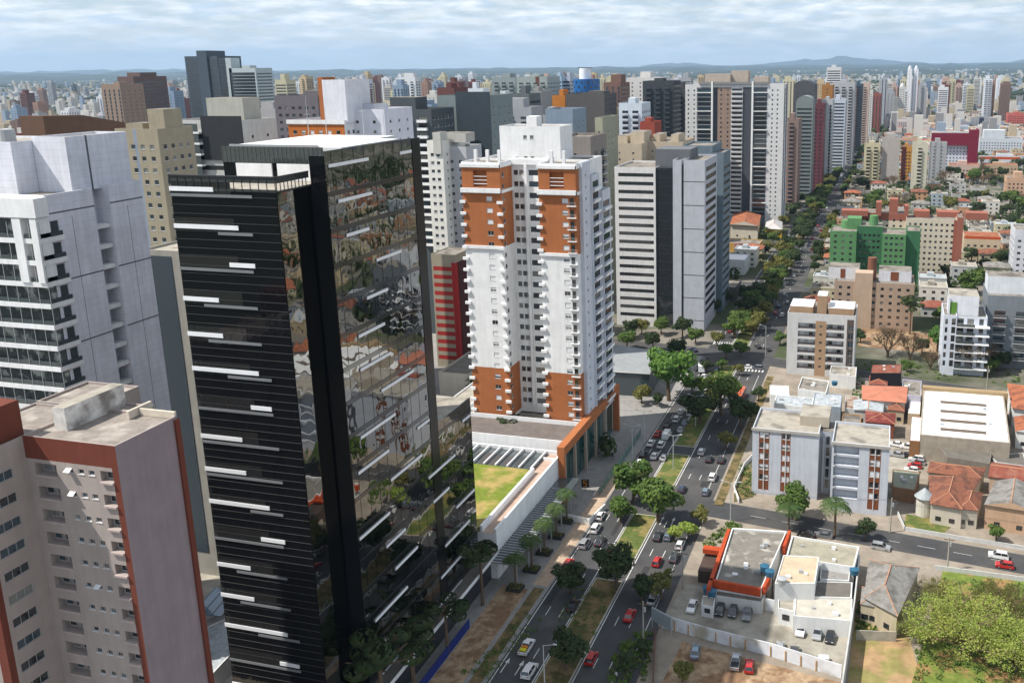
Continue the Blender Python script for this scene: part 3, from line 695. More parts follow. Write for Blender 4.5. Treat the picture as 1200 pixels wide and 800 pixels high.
m = MB(); m.box(-160, X + .7, 114.9, 117.4, zt - 3.3, zt - .2); m.box(-136.5, -134.8, 115, 117.4, zt - 14, zt - 3.4); m.box(X - .9, X + .4, 115, 117.4, zt - 14, zt - 3.4); prt('crown_frame', m, [WH])
a0 = ony(8, 172, 120); a1 = ony(146, 168, 133)
blk(-160, -140.5, 120.5, 133, zt - .5, zt + 8.2, S=[(6, 7.2, zt + 3.8, zt + 5.6, 'g')], zones={}, par=.4); blk(-140.4, X - 1.5, 124.5, 137.5, zt - .5, zt + 8.8, zones={'E': [(4, 4.4, 0, 200, 1)]}, par=.4)
m = MB(); tank(m, -145, 124, zt + 7.8, 1.3, 2.2); prt('water_tank', m, [FRA])
b.rmats = [CONCL]; b.finish()
# ---------- slab with blue-green glass strip
b = Bld('office_building', 'narrow grey slab with one tall dark blue-grey glass strip beside the black tower', 'building', -143, 150.5, mats=[wmat('#a9a59b'), wmat('#9a948b')]); blk, prt = W2(b)
blk(-146.2, -137, 150.5, 166, 0, 74.8, par=.5)
g = MB(); g.box(-145.2, -139.2, 150.4, 150.49, 8, 73.6, 0)
prt('glass_strip', g, [glassmat('bluegreen_glass', (.04, .058, .066), .12, .04, .6)])
g = MB(); g.box(-136.99, -136.9, 151, 151.4, 6, 74, 0); g.box(-142, -139, 156, 160, 74.3, 75.6); prt('roof_box', g, [CONCL])
b.rmats = [CONCL]; b.finish()
m = MB()
# ---------- grey office tower
b = Bld('office_tower', 'grey office slab with dark ribbon windows and a central black glass strip', 'tower', -100, 371, mats=[wmat('#dedbd8'), wmat('#b9bcc4'), wmat('#5b5d60')]); blk, prt = W2(b)
x0, x1, h = fit(371, 720, 768, 196); zs = [h - 4.0 - 3.55 * i for i in range(18) if h - 4 - 3.55 * i > 3]
blk(x0, x1, 371, 398, 0, h, S=band(x1 - x0, zs, 0, 1.5, .09, .95), par=.8)
xa, xb, _ = fit(371.5, 768, 790, 196)
g = MB(); g.box(x1 + .01, xb, 371.6, 398, 0, h - .2, 0); prt('glass_strip', g, [glassmat('dark_office_glass', (.02, .025, .03), .08, .03, .5)])
g = MB()
for i in range(9): xx = x1 + (xb - x1) * i / 9; g.box(xx, xx + .12, 371.5, 371.58, 2, h - .5)
for z in [h - 1 - 3.55 * i for i in range(19)]: g.box(x1 + .02, xb, 371.52, 371.59, z, z + .2)
prt('mullions', g, [FRD])
xc, xd, h2 = fit(369, 790, 826, 180); h2 = h + 3.5
blk(xb + .02, xb + 3.6, 369, 396, 0, h2, par=.8, mi=1)
blk(xb + 4.6, xd, 369, 396, 0, h2, par=.8, mi=1, E=band(27, [h2 - 5 - 3.55 * i for i in range(18) if h2 - 5 - 3.55 * i > 4], 0, 1.9, .1, .92), zones={'S': [(-1, 30, z, z + .4, 2) for z in [h2 - 9 - 9.8 * i for i in range(7)]]})
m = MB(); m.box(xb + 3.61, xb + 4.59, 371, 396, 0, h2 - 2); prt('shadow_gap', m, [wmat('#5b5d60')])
m = MB(); m.box(x0 + 16, xd - 8, 378, 394, h - .7, h + 7); prt('penthouse', m, [wmat('#6a6c70')])
b.finish()
b = Bld('office_tower', 'dark blue-grey glass tower standing directly behind the grey office slab', 'tower', -80, 402, mats=[wmat('#6f7e88'), GL], lod=0); blk, prt = W2(b)
u0, u1, hh = fit(402, 800, 848, 176)
blk(u0, u1 - 5, 402, 425, 0, hh + 2, E=band(23, floors(6, hh - 3, 3.4), 1, 1.3), par=.8); blk(u1 - 4.9, u1, 402, 420, 0, hh - 1, par=.6, mi=0, E=band(18, floors(6, hh - 3, 3.4), 1, 1.3)); b.finish()
# ---------- wide residential tower
b = Bld('apartment_tower', 'wide white and charcoal apartment tower with a tan window strip and open balconies', 'tower', -108, 640, mats=[wmat('#d9d9d8'), wmat('#4b4e55'), wmat('#9c8577'), wmat('#f0f0ee'), wmat('#70747a')]); blk, prt = W2(b)
x0, x1, h = fit(640, 803, 919, 99)
W = x1 - x0; fr = lambda p: (p - 803) / 116. * W
f = 3.15; zs = [h - 5.5 - f * i for i in range(28) if h - 5.5 - f * i > 6]
S = []
for z in zs:
    for c in (806, 813): S.append((fr(c), fr(c) + 1.0, z + .8, z + 2.0, 'd'))
    S.append((fr(818), fr(834), z + .3, z + 2.6, ('d', .16)))
    for c in (845, 853): S.append((fr(c), fr(c) + 1.2, z + .9, z + 2.1, 'd'))
    S.append((fr(858.5), fr(871), z + 1.1, z + 2.6, 'band'))
    S.append((fr(885), fr(899), z + .3, z + 2.6, ('d', .16)))
    for c in (905, 911): S.append((fr(c), fr(c) + 1.0, z + .8, z + 2.0, 'd'))
blk(x0, x1, 640, 665, 0, h, S=S, zones={'S': [(fr(817), fr(834), 0, h - 2, 4), (fr(836), fr(842), 0, h - 2, 1), (fr(842), fr(858), 0, h - 2, 2), (fr(871.5), fr(882), 0, h - 2, 1), (fr(884), fr(900), 0, h - 2, 4)], 'E': [(4, 8, 0, h - 3, 1), (14, 20, 0, h, 1)]}, E=grid(25, 4, zs, st='d'), par=1)
for c in (834.5, 882): 
    m = MB(); m.box(x0 + fr(c), x0 + fr(c) + 1.2, 638.6, 639.98, 0, h + 2); prt('fin', m, [wmat('#f0f0ee')])
for k, z in enumerate(zs):
    if k % 4 == 0:
        m = MB(); m.box(x0 + fr(817), x0 + fr(834.4), 638.8, 639.97, z - .3, z + .25); prt('balcony_slab', m, [wmat('#f0f0ee')]); m = MB(); m.box(x0 + fr(884), x0 + fr(900), 638.8, 639.97, z - .3, z + .25); prt('balcony_slab', m, [wmat('#f0f0ee')])
    else:
        m = MB(); m.box(x0 + fr(818), x0 + fr(834.4), 639.3, 639.96, z - .1, z + .3); prt('balcony_slab', m, [wmat('#9aa0a2')]); m = MB(); m.box(x0 + fr(885), x0 + fr(899), 639.3, 639.96, z - .1, z + .3); prt('balcony_slab', m, [wmat('#9aa0a2')])
    m = MB(); m.box(x0 + fr(858), x0 + fr(871.4), 639.2, 639.97, z + .0, z + .9); prt('balcony', m, [wmat('#d0d0cf')])
m = MB(); m.box(x0 + fr(826), x0 + fr(856), 642, 655, h - 1, h + 7); prt('penthouse', m, [wmat('#b9ab9d')]); m = MB(); m.box(x0 + fr(856), x0 + fr(876), 645, 655, h - 1, h + 9); prt('penthouse', m, [wmat('#b9ab9d')]); m = MB(); m.box(x0 + fr(884), x0 + fr(900), 642, 655, h - 1, h + 5); prt('penthouse', m, [wmat('#b9ab9d')])
m = MB(); m.box(x0 + fr(820), x0 + fr(900), 639, 641, h - .01, h + 1.6); prt('crown_frame', m, [wmat('#8c8c8c')])
b.finish()
# ================================================================== TOWERS
WINQ = glassmat('window_far', (.018, .024, .032), .2)
used = []
def free(x0, x1, y0, y1, pad=2):
    if x1 > AVL - 2 and x0 < AVR + 2: return False
    for a in used:
        if x0 - pad < a[1] and x1 + pad > a[0] and y0 - pad < a[3] and y1 + pad > a[2]: return False
    return True
def claim(x0, x1, y0, y1): used.append((x0, x1, y0, y1))
for q in ((-118, -79, 104, 262), (-112, -88, 70, 105), (-162, -130, 113, 168), (-150, -70, 300, 430), (-145, -70, 636, 668)): claim(*q)
def style(W, st, zs):
    if st == 'grid': return grid(W, max(2, int(W / 3.1)), zs)
    if st == 'gridd': return grid(W, max(2, int(W / 3.4)), zs, st='d', w=1.6)
    if st == 'sparse': return grid(W, max(1, int(W / 6)), zs, w=1.1, h=1.0)
    if st == 'band': return band(W, zs, .9, 1.4)
    if st == 'shut': return grid(W, max(2, int(W / 3.3)), zs, st='s')
    if st == 'balc':
        n = max(1, int(W / 6.5)); return grid(W, n, zs, w=3.6, sill=.15, h=2.3, st='d', bal=(4.2, 1.2, 'solid'))
    if st == 'gbalc':
        n = max(1, int(W / 6.5)); return grid(W, n, zs, w=3.8, sill=.15, h=2.3, st='d', bal=(4.6, 1.2, 'glass'))
    if st == 'vert': return [(u, u + 1.6, z + .3, z + 2.9, 'd') for z in zs for u in [W * (i + .5) / max(2, int(W / 4)) for i in range(max(2, int(W / 4)))]]
    if st == 'glass': return [(W * .04, W * .96, z + .35, z + 3.0, 'band') for z in zs]
    return []
def tower(label, Y, l, r, top, dep, wall, S='grid', E='grid', cat='tower', name='tower_block', group=None, lod=None, base=0, pent=None, pcol=None, zones=None, f=3.15, cols=None, par=.9, extra=None, world=None, roof=None):
    if world: x0, x1, h = world
    else: x0, x1, h = fit(Y, l, r, top)
    if lod is None: lod = 0 if Y < 460 else 2
    ml = [wmat(wall)] + [wmat(c) for c in (cols or [])]
    if lod == 2: ml = ml + [WINQ]
    b = Bld(name, label, cat, x0, Y, mats=ml, lod=lod, group=group)
    W = x1 - x0; zs = floors(3.5 + base, h - 2, f)
    if lod == 0 and len(zs) > 16: zs = zs[-17:]
    zn = {}
    if zones: zn = {'S': [(a * W, c * W, d * h, e * h, k) for a, c, d, e, k in zones]}
    b.block(0, W, 0, dep, base, h, S=style(W, S, zs), E=style(dep, E, zs) if x1 < 60 else (), W=style(dep, E, zs) if x0 > 0 else (), zones=zn, par=par)
    if roof: b.rmats = [roof]
    if pent:
        for (a, c, hh) in (pent if isinstance(pent, list) else [pent]):
            if lod == 2: b.wm.box(W * a, W * c, dep * .25, dep * .75, h - par, h + hh, 0)
            else:
                m = MB(); m.box(W * a, W * c, dep * .25, dep * .75, h - par + .01, h + hh, 0, 1); b.part('penthouse', m, [wmat(pcol or wall), CONC])
    if lod == 2 and not pent:
        b.wm.box(W * .3, W * .6, dep * .3, dep * .7, h - par, h + random.uniform(1.5, 4.5), 0)
    if extra: extra(b, W, dep, h)
    claim(x0, x1, Y, Y + dep)
    return b.finish()
# ---- left side, mid distance
tower('olive-beige apartment tower with small windows behind the white balcony tower', 205, 134, 184, 151, 13, '#a29883', 'grid', 'grid', 'apartment tower', pent=[(.05, .45, 1.2), (.6, .98, 5)], cols=['#8f98a6'], zones=[(.42, .5, 0, 1, 1)])
def terr(b, W, D, h):
    m = MB()
    for i in range(7): m.box(-.6, W * .45, -1.8, -.01, h - 4 - i * 3.3, h - 3.4 - i * 3.3)
    b.part('terrace_slab', m, [WH])
    m = MB(); m.box(-.5, W * .44, -1.7, -1.64, h - 24, h - 1); b.part('terrace_glass', m, [GLG])
    m = MB(); m.box(W * .45, W + .02, -.4, -.01, h - 12, h + 1.3); b.part('dark_cladding', m, [wmat('#34363a')])
tower('white terraced apartment building with dark cladding behind the black tower roof', 240, 198, 283, 141, 16, '#c9c8c4', 'band', 'sparse', 'apartment tower', pent=(.42, .92, 6.5), pcol='#b5b4aa', extra=terr)
x0, x1, h = fit(215, 22, 50, 136)
b = Bld('office_building', 'building with a brown wedge-shaped slanted roof volume at the far left', 'building', x0, 215, mats=[wmat('#5a463b')]); 
b.block(0, x1 - x0, 0, 34, 0, h - 12, par=.6)
m = MB(); W = x1 - x0
P = [(0, 0), (W, 0), (W, 40), (0, 40)]
m.poly([(0, 0, h - 12), (W, 0, h - 12), (W, 0, h), (0, 0, h)]); m.poly([(W, 0, h - 12), (W, 46, h - 12), (W, 46, h - 7), (W, 14, h - .5), (W, 0, h)]); m.poly([(0, 0, h), (W, 0, h), (W, 14, h - .5), (0, 14, h - .5)]); m.poly([(0, 14, h - .5), (W, 14, h - .5), (W, 46, h - 7), (0, 46, h - 7)]); m.poly([(0, 46, h - 12), (0, 0, h - 12), (0, 0, h), (0, 14, h - .5), (0, 46, h - 7)]); m.poly([(W, 46, h - 12), (0, 46, h - 12), (0, 46, h - 7), (W, 46, h - 7)])
b.part('slanted_roof', m, [wmat('#6b5142')]); b.finish(); claim(x0 - 2, x1 + 2, 215, 262)
tower('brown stone-clad twin tower with cream columns, left one', 660, 118, 140, 99, 26, '#9a8576', 'vert', 'sparse', pent=None)
tower('taller brown tower with a red tile crown beside the cream-columned tower', 700, 137, 156, 90, 40, '#6e5a55', 'sparse', 'band', pent=(.1, .9, 3.5))
def twin(b, W, D, h): b.wm.box(W * .42, W * .72, -2, D * .6, 0, h + 6, 0)
tower('tallest dark blue-grey glass skyscraper on the left skyline', 900, 216, 254, 66, 40, '#4a5560', 'glass', 'glass', pent=(.45, .7, 6), extra=twin, cols=['#39434d'])
def slim(b, W, D, h): b.wm.box(-3, 3.2, 0, D * .5, 0, h + 10, 0)
tower('white and teal ribbon-window skyscraper with a slim white shaft on its left edge', 800, 268, 299, 80, 26, '#b9c4c6', 'glass', 'band', extra=slim)
tower('grey tower with white horizontal slabs and red side behind the black tower roof', 420, 293, 322, 127, 20, '#a9a7a8', 'band', 'band', pent=(.2, .7, 3))
tower('dark mauve-grey apartment block with balconies left of the orange fin', 360, 321, 372, 112, 18, '#6f696e', 'gridd', 'gridd', pent=(.55, .95, 2))
def fin(b, W, D, h):
    m = MB(); m.box(W * .53, W * .62, 2, 9, h - 1, h + 13.4); b.part('orange_fin', m, [ORG])
    m = MB(); m.box(W * .622, W * 1.02, 1.5, 16, h - .8, h + 12.6, 0, 1); b.part('lift_core', m, [wmat('#e3e3ea'), CONC])
    m = MB(); m.box(-.3, W + .3, -.35, -.01, h - 1.2, h + .1); b.part('cornice', m, [WH])
tower('white apartment tower with orange front, orange fin and stepped white core behind the black tower', 262, 337, 403, 141, 22, '#e6e6ea', 'shut', 'grid', 'apartment tower', cols=['#bf6f33'], zones=[(0, 1, .2, .985, 1)], extra=fin)
tower('white blank-sided apartment wing stepping down beside the orange fin tower', 268, 405, 450, 128, 18, '#dcdde6', 'sparse', 'sparse', 'apartment tower', pent=(.1, .55, 1.5))
tower('dark slate apartment block with stacked white balconies right of the white stepped wing', 340, 450, 505, 128, 20, '#4d5459', 'balc', 'grid', 'apartment tower', pent=(0, .55, 4.5))
def dk(b, W, D, h):
    m = MB(); m.box(W * .36, W + .02, -.5, -.01, 0, h + 1.5); b.part('dark_cladding', m, [wmat('#3c464e')])
tower('grey-green blank slab tower with dark cladding behind the small-windowed white tower', 365, 512, 574, 112, 24, '#7f8b8c', '', 'sparse', extra=dk, pent=None)
def hip(b, W, D, h):
    m = MB(); m.box(W * .45, W * .95, -.6, 5, h - 5, h + 3.2, 0, 1); b.part('stair_tower', m, [wmat('#c9c7bf'), CONC])
    m = MB(); m.box(W * .5, W + 7, 6, 14, h - 1, h + 2.5, 0, 1); b.part('roof_house', m, [wmat('#bdbab2'), CONC])
tower('white and grey apartment tower with small square windows left of the orange-banded tower', 322, 500, 518, 165, 24, '#eeece4', 'grid', 'sparse', 'apartment tower', extra=hip)
tower('pale grey apartment wing joined behind the small-windowed tower', 328, 521, 546, 172, 14, '#bfc0c3', 'grid', 'sparse', 'apartment tower')
def rb(b, W, D, h):
    m = MB(); m.box(W * .84, W + .15, -.3, 1.5, 0, h - 3); b.part('red_pier', m, [wmat('#a52a26')])
    m = MB(); m.box(W + .16, W + .4, 1.5, D, 4, h - 3, 0); b.part('side_cladding', m, [wmat('#4a2524')])
x0_, x1_, h_ = fit(300, 505, 533, 298)
tower('red and beige striped office block at the foot of the small-windowed white tower', 300, 505, 533, 298, 13, '#a59b88', '', 'band', 'building', cols=['#a5302b'], zones=[(.06, .82, (h_ - 6.2 - 3.1 * i) / h_, (h_ - 4.6 - 3.1 * i) / h_, 1) for i in range(12)], extra=rb, par=.3)
tower('low grey warehouse with pitched dark roof beside the red striped block', 272, 514, 549, 437, 24, '#b7b0a3', '', '', 'building', par=.8, roof=CONCD)
tower('blue-grey rendered box block behind the white lift core', 425, 639, 671, 128, 20, '#8797a8', '', 'sparse')
tower('brown-grey flat block with open dark terraces right of the white lift core', 300, 655, 692, 160, 18, '#8d857e', 'sparse', 'gbalc')
tower('narrow olive slab tower with a dark side wall left of the grey office slab', 405, 697, 706, 138, 24, '#a5a38e', 'sparse', 'sparse', 'apartment tower')
tower('cream apartment block with roof water houses rising behind the grey office slab', 440, 716, 752, 168, 30, '#c9b9a2', 'sparse', 'sparse', 'apartment tower', pent=[(.05, .4, 3), (.5, .95, 5)])
tower('cream block with tan penthouse immediately right of the cream water-house block', 452, 756, 800, 166, 30, '#c4b49d', 'sparse', 'sparse', 'apartment tower', lod=0, pent=[(.1, .3, 3), (.6, .8, 3)])
tower('white and pale blue apartment tower with ribbed corner balconies', 520, 725, 752, 121, 20, '#cdd8e2', 'balc', 'gridd', 'apartment tower')
tower('brick-red rendered block with roof house beside the pale blue ribbed tower', 500, 750, 767, 143, 16, '#9c4a3a', '', '', pent=(.2, .6, 2))
tower('white stepped apartment tower behind the dark grid tower', 730, 735, 775, 91, 30, '#dcd9d6', 'sparse', 'balc')
tower('dark tower with a white grid of balconies', 600, 753, 789, 95, 22, '#42484d', 'balc', 'gridd', cols=['#42484d'])
tower('dark slim tower with white balcony edges tucked behind the wide residential tower', 640, 790, 803, 103, 22, '#4a4d51', 'balc', 'gridd')
# blue cylinder
x0, x1, h = fit(750, 667, 697, 93)
b = Bld('round_tower', 'bright blue cylindrical tower with a white drum on top', 'tower', (x0 + x1) / 2, 762, mats=[mat('blue_panel', (.02, .12, .34), .4, .1), WINQ], lod=2)
r = (x1 - x0) / 2; b.wm.tube((0, 0, 0), (0, 0, h), r, r, 28, 0)
for i in range(26):
    for k in range(int(h / 4)):
        if (i + k) % 2: continue
        a = math.pi * 2 * i / 26; aa = a + .13; rr_ = r + .08; z = 4 + k * 4
        b.wm.poly([(rr_ * math.cos(a), rr_ * math.sin(a), z), (rr_ * math.cos(aa), rr_ * math.sin(aa), z), (rr_ * math.cos(aa), rr_ * math.sin(aa), z + 1.6), (rr_ * math.cos(a), rr_ * math.sin(a), z + 1.6)], 1)
b.mats.append(WH); b.wm.tube((-1, 0, h + .01), (-1, 0, h + 9), r * .45, r * .45, 20, 2); b.wm.box(-1 - r * .5, -1 + r * .5, -r * .3, r * .3, h + 9.01, h + 9.6, 1); b.finish(); claim(x0, x1, 740, 790)
tower('brown tower with a stepped dark crown right of the blue cylinder', 690, 707, 727, 97, 26, '#7d5f55', 'vert', 'gridd', pent=(.3, .9, 6))
tower('orange-walled office block with a dark grey front below the blue cylinder', 560, 646, 662, 112, 24, '#c07a33', '', 'sparse')
tower('charcoal blank-walled block right of the orange-walled office', 540, 663, 708, 110, 26, '#5e5b5a', '', 'sparse', pent=(.5, .9, 1.5))
tower('long green-glazed balcony tower with brown core on the centre skyline', 720, 605, 641, 90, 30, '#9fa8a6', 'gbalc', 'gridd', cols=['#6f4a40'], zones=[(.62, .75, .6, 1, 1)])
tower('grey-green balcony tower at the left end of the centre skyline row', 740, 576, 604, 91, 30, '#8f9a9c', 'gbalc', 'gridd')
tower('pale blue glass tower left of the blue cylinder', 780, 646, 658, 90, 24, '#a9c0d2', 'band', 'band')
tower('pale lilac office slab between the blue glass tower and the cylinder', 790, 659, 668, 91, 24, '#bcc3d0', 'band', 'band')
tower('grey slab with dark side wall in front of the green-glazed balcony tower', 520, 617, 634, 107, 18, '#9a9a98', 'sparse', '')
tower('dark grey office block with curved front below the centre skyline row', 500, 600, 620, 110, 18, '#686f70', 'band', 'band')
tower('dark red-brown tower with a flat crown left of centre skyline', 600, 512, 532, 103, 22, '#6b4440', 'vert', 'gridd')
tower('white tower with glazed roof terrace at the left of centre skyline', 640, 576, 597, 112, 20, '#c7d2d6', 'band', 'gbalc')
# ---- towers along the left side of the avenue, receding
AV = [(722, 920, 936, 140, 26, '#8f7870', 'balc', 'brown tower with white balcony stripes next behind the wide residential tower'),
      (765, 933, 953, 120, 22, '#7f8887', 'band', 'grey-green tower with an arched roof frame on the avenue'),
      (820, 953, 966, 122, 24, '#6b3a42', 'gridd', 'maroon tower with a concrete frame on the avenue'),
      (870, 930, 955, 101, 30, '#55555a', 'sparse', 'dark grey blank-topped tower rising behind the arched roof tower'),
      (890, 963, 976, 117, 26, '#b9bcbf', 'vert', 'pale tower with dark glass stripes right of the maroon tower'),
      (940, 973, 991, 117, 34, '#c3cad6', 'band', 'white and blue ribbon tower on the avenue right of the dark striped tower'),
      (1000, 963, 976, 100, 26, '#a4743f', 'sparse', 'ochre tower rising behind the pale dark-striped tower'),
      (1060, 976, 1002, 97, 40, '#b3b3b6', 'gbalc', 'long grey tower with a ribbed crown high above the avenue'),
      (1130, 990, 1003, 104, 30, '#a5715c', 'vert', 'brick and cream striped tower behind the ribbed-crown tower'),
      (1190, 1001, 1011, 99, 34, '#3f5562', 'glass', 'dark teal glass tower on the avenue'),
      (1300, 1009, 1019, 98, 30, '#c4ad9f', 'balc', 'pinkish tower next beyond the dark teal glass tower'),
      (1420, 1014, 1023, 106, 30, '#d0cfca', 'grid', 'cream tower beyond the pinkish tower'),
      (1560, 1022, 1033, 110, 40, '#8c5248', 'vert', 'rust-brown tower closing the avenue tower row'),
      (1330, 969, 986, 79, 30, '#d4d6d8', 'band', 'tall white twin-crowned slab standing above the avenue towers'),
      (1680, 1032, 1040, 91, 26, '#a6abb3', 'vert', 'grey tower with a rounded cap beyond the avenue towers'),
      (1700, 1054, 1061, 102, 22, '#d6d6d2', 'grid', 'small white tower left of the twin slim white towers'),
      (1900, 1064, 1069, 81, 26, '#eeeef0', 'sparse', 'left one of the twin slim white towers'),
      (1905, 1071.5, 1076.5, 81, 26, '#e6e9f0', 'sparse', 'right one of the twin slim white towers'),
      (1750, 1077, 1087, 103, 26, '#d8cfcf', 'grid', 'pink-white block at the foot of the twin slim towers')]
for Y, l, r, t, d, c, st, lb in AV:
    def arch(b, W, D, h):
        n = 10
        for i in range(n):
            a0, a1 = math.pi * i / n, math.pi * (i + 1) / n; rr_ = W / 2
            b.wm.poly([(W / 2 - rr_ * math.cos(a0), 0, h + 5 * math.sin(a0)), (W / 2 - rr_ * math.cos(a0), D, h + 5 * math.sin(a0)), (W / 2 - rr_ * math.cos(a1), D, h + 5 * math.sin(a1)), (W / 2 - rr_ * math.cos(a1), 0, h + 5 * math.sin(a1))][::-1], 0)
            b.wm.poly([(W / 2, 0, h), (W / 2 - rr_ * math.cos(a0), 0, h + 5 * math.sin(a0)), (W / 2 - rr_ * math.cos(a1), 0, h + 5 * math.sin(a1))], 0)
    def roundcap(b, W, D, h): b.wm.tube((W / 2, D / 2, h - .5), (W / 2, D / 2, h + 6), W * .45, W * .2, 14, 0)
    tower(lb, Y, l, r, t, d, c, st, 'gridd', group='towers along the left side of the avenue' if Y < 1600 else None, extra=arch if 'arched' in lb else roundcap if ('twin slim' in lb or 'rounded cap' in lb) else None)
# ---- right side mid-rise, placed by their visible base
def mid(label, l, r, top, base, dep, wall, S='grid', W_='grid', lod=2, **k):
    X, Y = at((l + r) / 2, base); cat = k.pop('cat', 'building')
    return tower(label, Y, l, r, top, dep, wall, S, W_, cat=cat, name=k.pop('name', 'building'), lod=lod, **k)
mid('cream apartment tower with stacked rounded balconies, left of the grey twin', 1013, 1032, 169, 216, 16, '#c9c1a2', 'balc', 'sparse', cat='apartment tower')
mid('grey blank-fronted apartment tower with a vertical seam right of the cream balcony tower', 1034, 1055, 162, 216, 16, '#b5aea8', '', 'sparse', cat='apartment tower', pent=(.2, .7, 4))
mid('mustard and maroon apartment block between two pale towers', 1057, 1069, 172, 212, 14, '#c08a3e', 'grid', 'sparse', cols=['#5c2424'], zones=[(0, .45, 0, 1, 1)])
mid('cream balcony tower on the left of the fluted grey tower', 1070, 1088, 168, 224, 16, '#ccc7b2', 'balc', 'sparse', cat='apartment tower')
mid('fluted grey apartment tower in front of the burgundy frame building', 1090, 1110, 167, 214, 14, '#a8a8aa', 'sparse', 'sparse', cols=['#8c8d90'], zones=[(.0, .1, 0, 1, 1), (.3, .4, 0, 1, 1), (.62, .7, 0, 1, 1)])
def burg(b, W, D, h):
    m = MB(); m.box(-1, W * .2, -3, -.02, h * .35, h); m.box(W * .2, W * .8, -3, -.02, h * .72, h); m.box(W * .8, W + 1, -3.5, -.02, 0, h + 3.5); m.box(W + .02, W + 1, -.02, D, 0, h + 3.5); b.part('burgundy_frame', m, [wmat('#7a1f38')])
mid('large burgundy frame building around a white-walled centre', 1093, 1146, 156, 206, 24, '#d4d9e4', 'grid', 'grid', lod=0, extra=burg)
mid('white stepped hospital building right of the burgundy frame building', 1148, 1199, 162, 182, 30, '#cdd3da', 'grid', 'sparse', pent=[(.1, .6, 9)])
mid('low white wing with a long orange tiled roof edge in front of the stepped hospital', 1148, 1215, 184, 192, 12, '#d3d6dc', 'grid', '', cols=['#c4572c'], zones=[(0, 1, .6, 1, 1)])
mid('beige block with a bright orange tile roof below the stepped hospital', 1152, 1193, 193, 208, 16, '#bda487', 'grid', '', roof=TILEO, par=.2)
mid('low block with orange gable roofs below the burgundy frame building', 1112, 1148, 193, 210, 16, '#c9b3a5', 'grid', '', roof=TILEO, par=.2)
mid('peach apartment block at the right edge above the grove', 1180, 1212, 208, 232, 18, '#c9a488', 'grid', 'grid')
mid('wide low block with pink panels and a white frame beyond the avenue trees', 1043, 1088, 140, 158, 24, '#b5aeb0', 'grid', 'grid', cols=['#94605a', '#d6d2cc'], zones=[(.08, .2, 0, .85, 1), (.6, .85, 0, .85, 1), (0, 1, .85, 1, 2)])
mid('cream round-crowned building left of the pair behind the pink-panelled block', 1052, 1069, 127, 139, 20, '#c9c3b5', 'grid', 'grid')
mid('cream round-crowned building right of the pair behind the pink-panelled block', 1072, 1091, 127, 141, 20, '#cbb9a3', 'grid', 'grid')
mid('white striped slab building in the middle distance', 1101, 1117, 122, 138, 18, '#c6c3c6', 'band', 'band')
mid('pale blank-ended slab joined to the white striped building', 1117, 1128, 121, 138, 18, '#d3cfc8', '', 'sparse')
mid('blue-gridded office block behind the burgundy frame building', 1116, 1138, 143, 154, 18, '#8d9aac', 'vert', 'sparse')
mid('grey office block with dark glass slot behind the stepped hospital', 1138, 1166, 138, 153, 18, '#9d9fa3', 'sparse', 'sparse', cols=['#2c3346'], zones=[(.35, .55, 0, 1, 1)])
mid('coral-red apartment block at the right edge in the middle distance', 1181, 1206, 133, 152, 24, '#c0645a', 'gridd', 'gridd')
mid('white cubic building with dark side right of the tower cluster', 1132, 1150, 104, 116, 30, '#dadbe0', '', 'sparse')
mid('white office cube next right of the white cubic building', 1152, 1164, 101, 113, 26, '#d8d8da', 'sparse', 'sparse')
mid('pale low institutional building with stepped roof in the middle distance right', 1172, 1196, 124, 134, 24, '#c9cdd0', 'grid', 'grid')
mid('long white flat-roofed hall beyond the avenue trees', 1086, 1120, 119, 125, 20, '#d9d9d6', '', '')
# ---- skyline fill, individual towers
LM = [('the blue cylinder', 681, 95), ('the twin slim white towers', 1070, 100), ('the tallest dark skyscraper', 235, 90), ('the teal ribbon skyscraper', 282, 100), ('the brown twin tower', 135, 110), ('the orange fin tower', 376, 110), ('the wide residential tower', 860, 110), ('the white twin-crowned slab', 978, 90), ('the dark grid tower', 770, 100), ('the grey-green slab', 545, 110), ('the dark slate block', 478, 120), ('the right edge of the city', 1190, 105), ('the brown wedge roof', 50, 135)]
CN = [('#cfcdc8', 'off-white'), ('#dcdee2', 'white'), ('#c9cfd8', 'pale blue'), ('#b9b4ad', 'warm grey'), ('#a3a6aa', 'cool grey'), ('#c4b08f', 'sand'), ('#a08070', 'terracotta'), ('#7d675e', 'brown'), ('#8a9db2', 'blue-grey'), ('#dadfe6', 'bluish white'), ('#6d7276', 'slate'), ('#bfa397', 'pinkish'), ('#c9c2a5', 'cream'), ('#70443f', 'dark red')]
SN = [('grid', 'square windows'), ('band', 'ribbon windows'), ('balc', 'balcony stacks'), ('vert', 'slit windows'), ('sparse', 'few windows'), ('gbalc', 'glazed balconies')]
LB = {}
def place_phrase(px):
    n = min(LM, key=lambda q: abs(q[1] - px))
    return ('left of ' if px < n[1] else 'right of ') + n[0]
pend = []
rt = random.Random(11)
def skyline(n, pxr, Yr, tr, wr=(10, 19)):
    k = 0; tries = 0
    while k < n and tries < n * 40:
        tries += 1
        px = rt.uniform(*pxr); Y = rt.uniform(*Yr); row = rt.uniform(*tr)
        X, Z = ony(px, row, Y); W = rt.uniform(*wr); D = rt.uniform(12, 20)
        if Z < 22 or Z > 100 or not free(X, X + W, Y, Y + D, 4): continue
        c = rt.choice(CN); s = rt.choice(SN)
        x, y = X, Y; claim(X, X + W, Y, Y + D); k += 1
        pend.append((px, Y, X, W, Z, D, c, s))
skyline(22, (0, 120), (900, 2400), (108, 150)); skyline(14, (160, 215), (900, 2200), (100, 130))
skyline(52, (296, 520), (700, 2300), (88, 112)); skyline(42, (400, 720), (800, 2600), (86, 104)); skyline(30, (600, 930), (900, 2600), (86, 104))
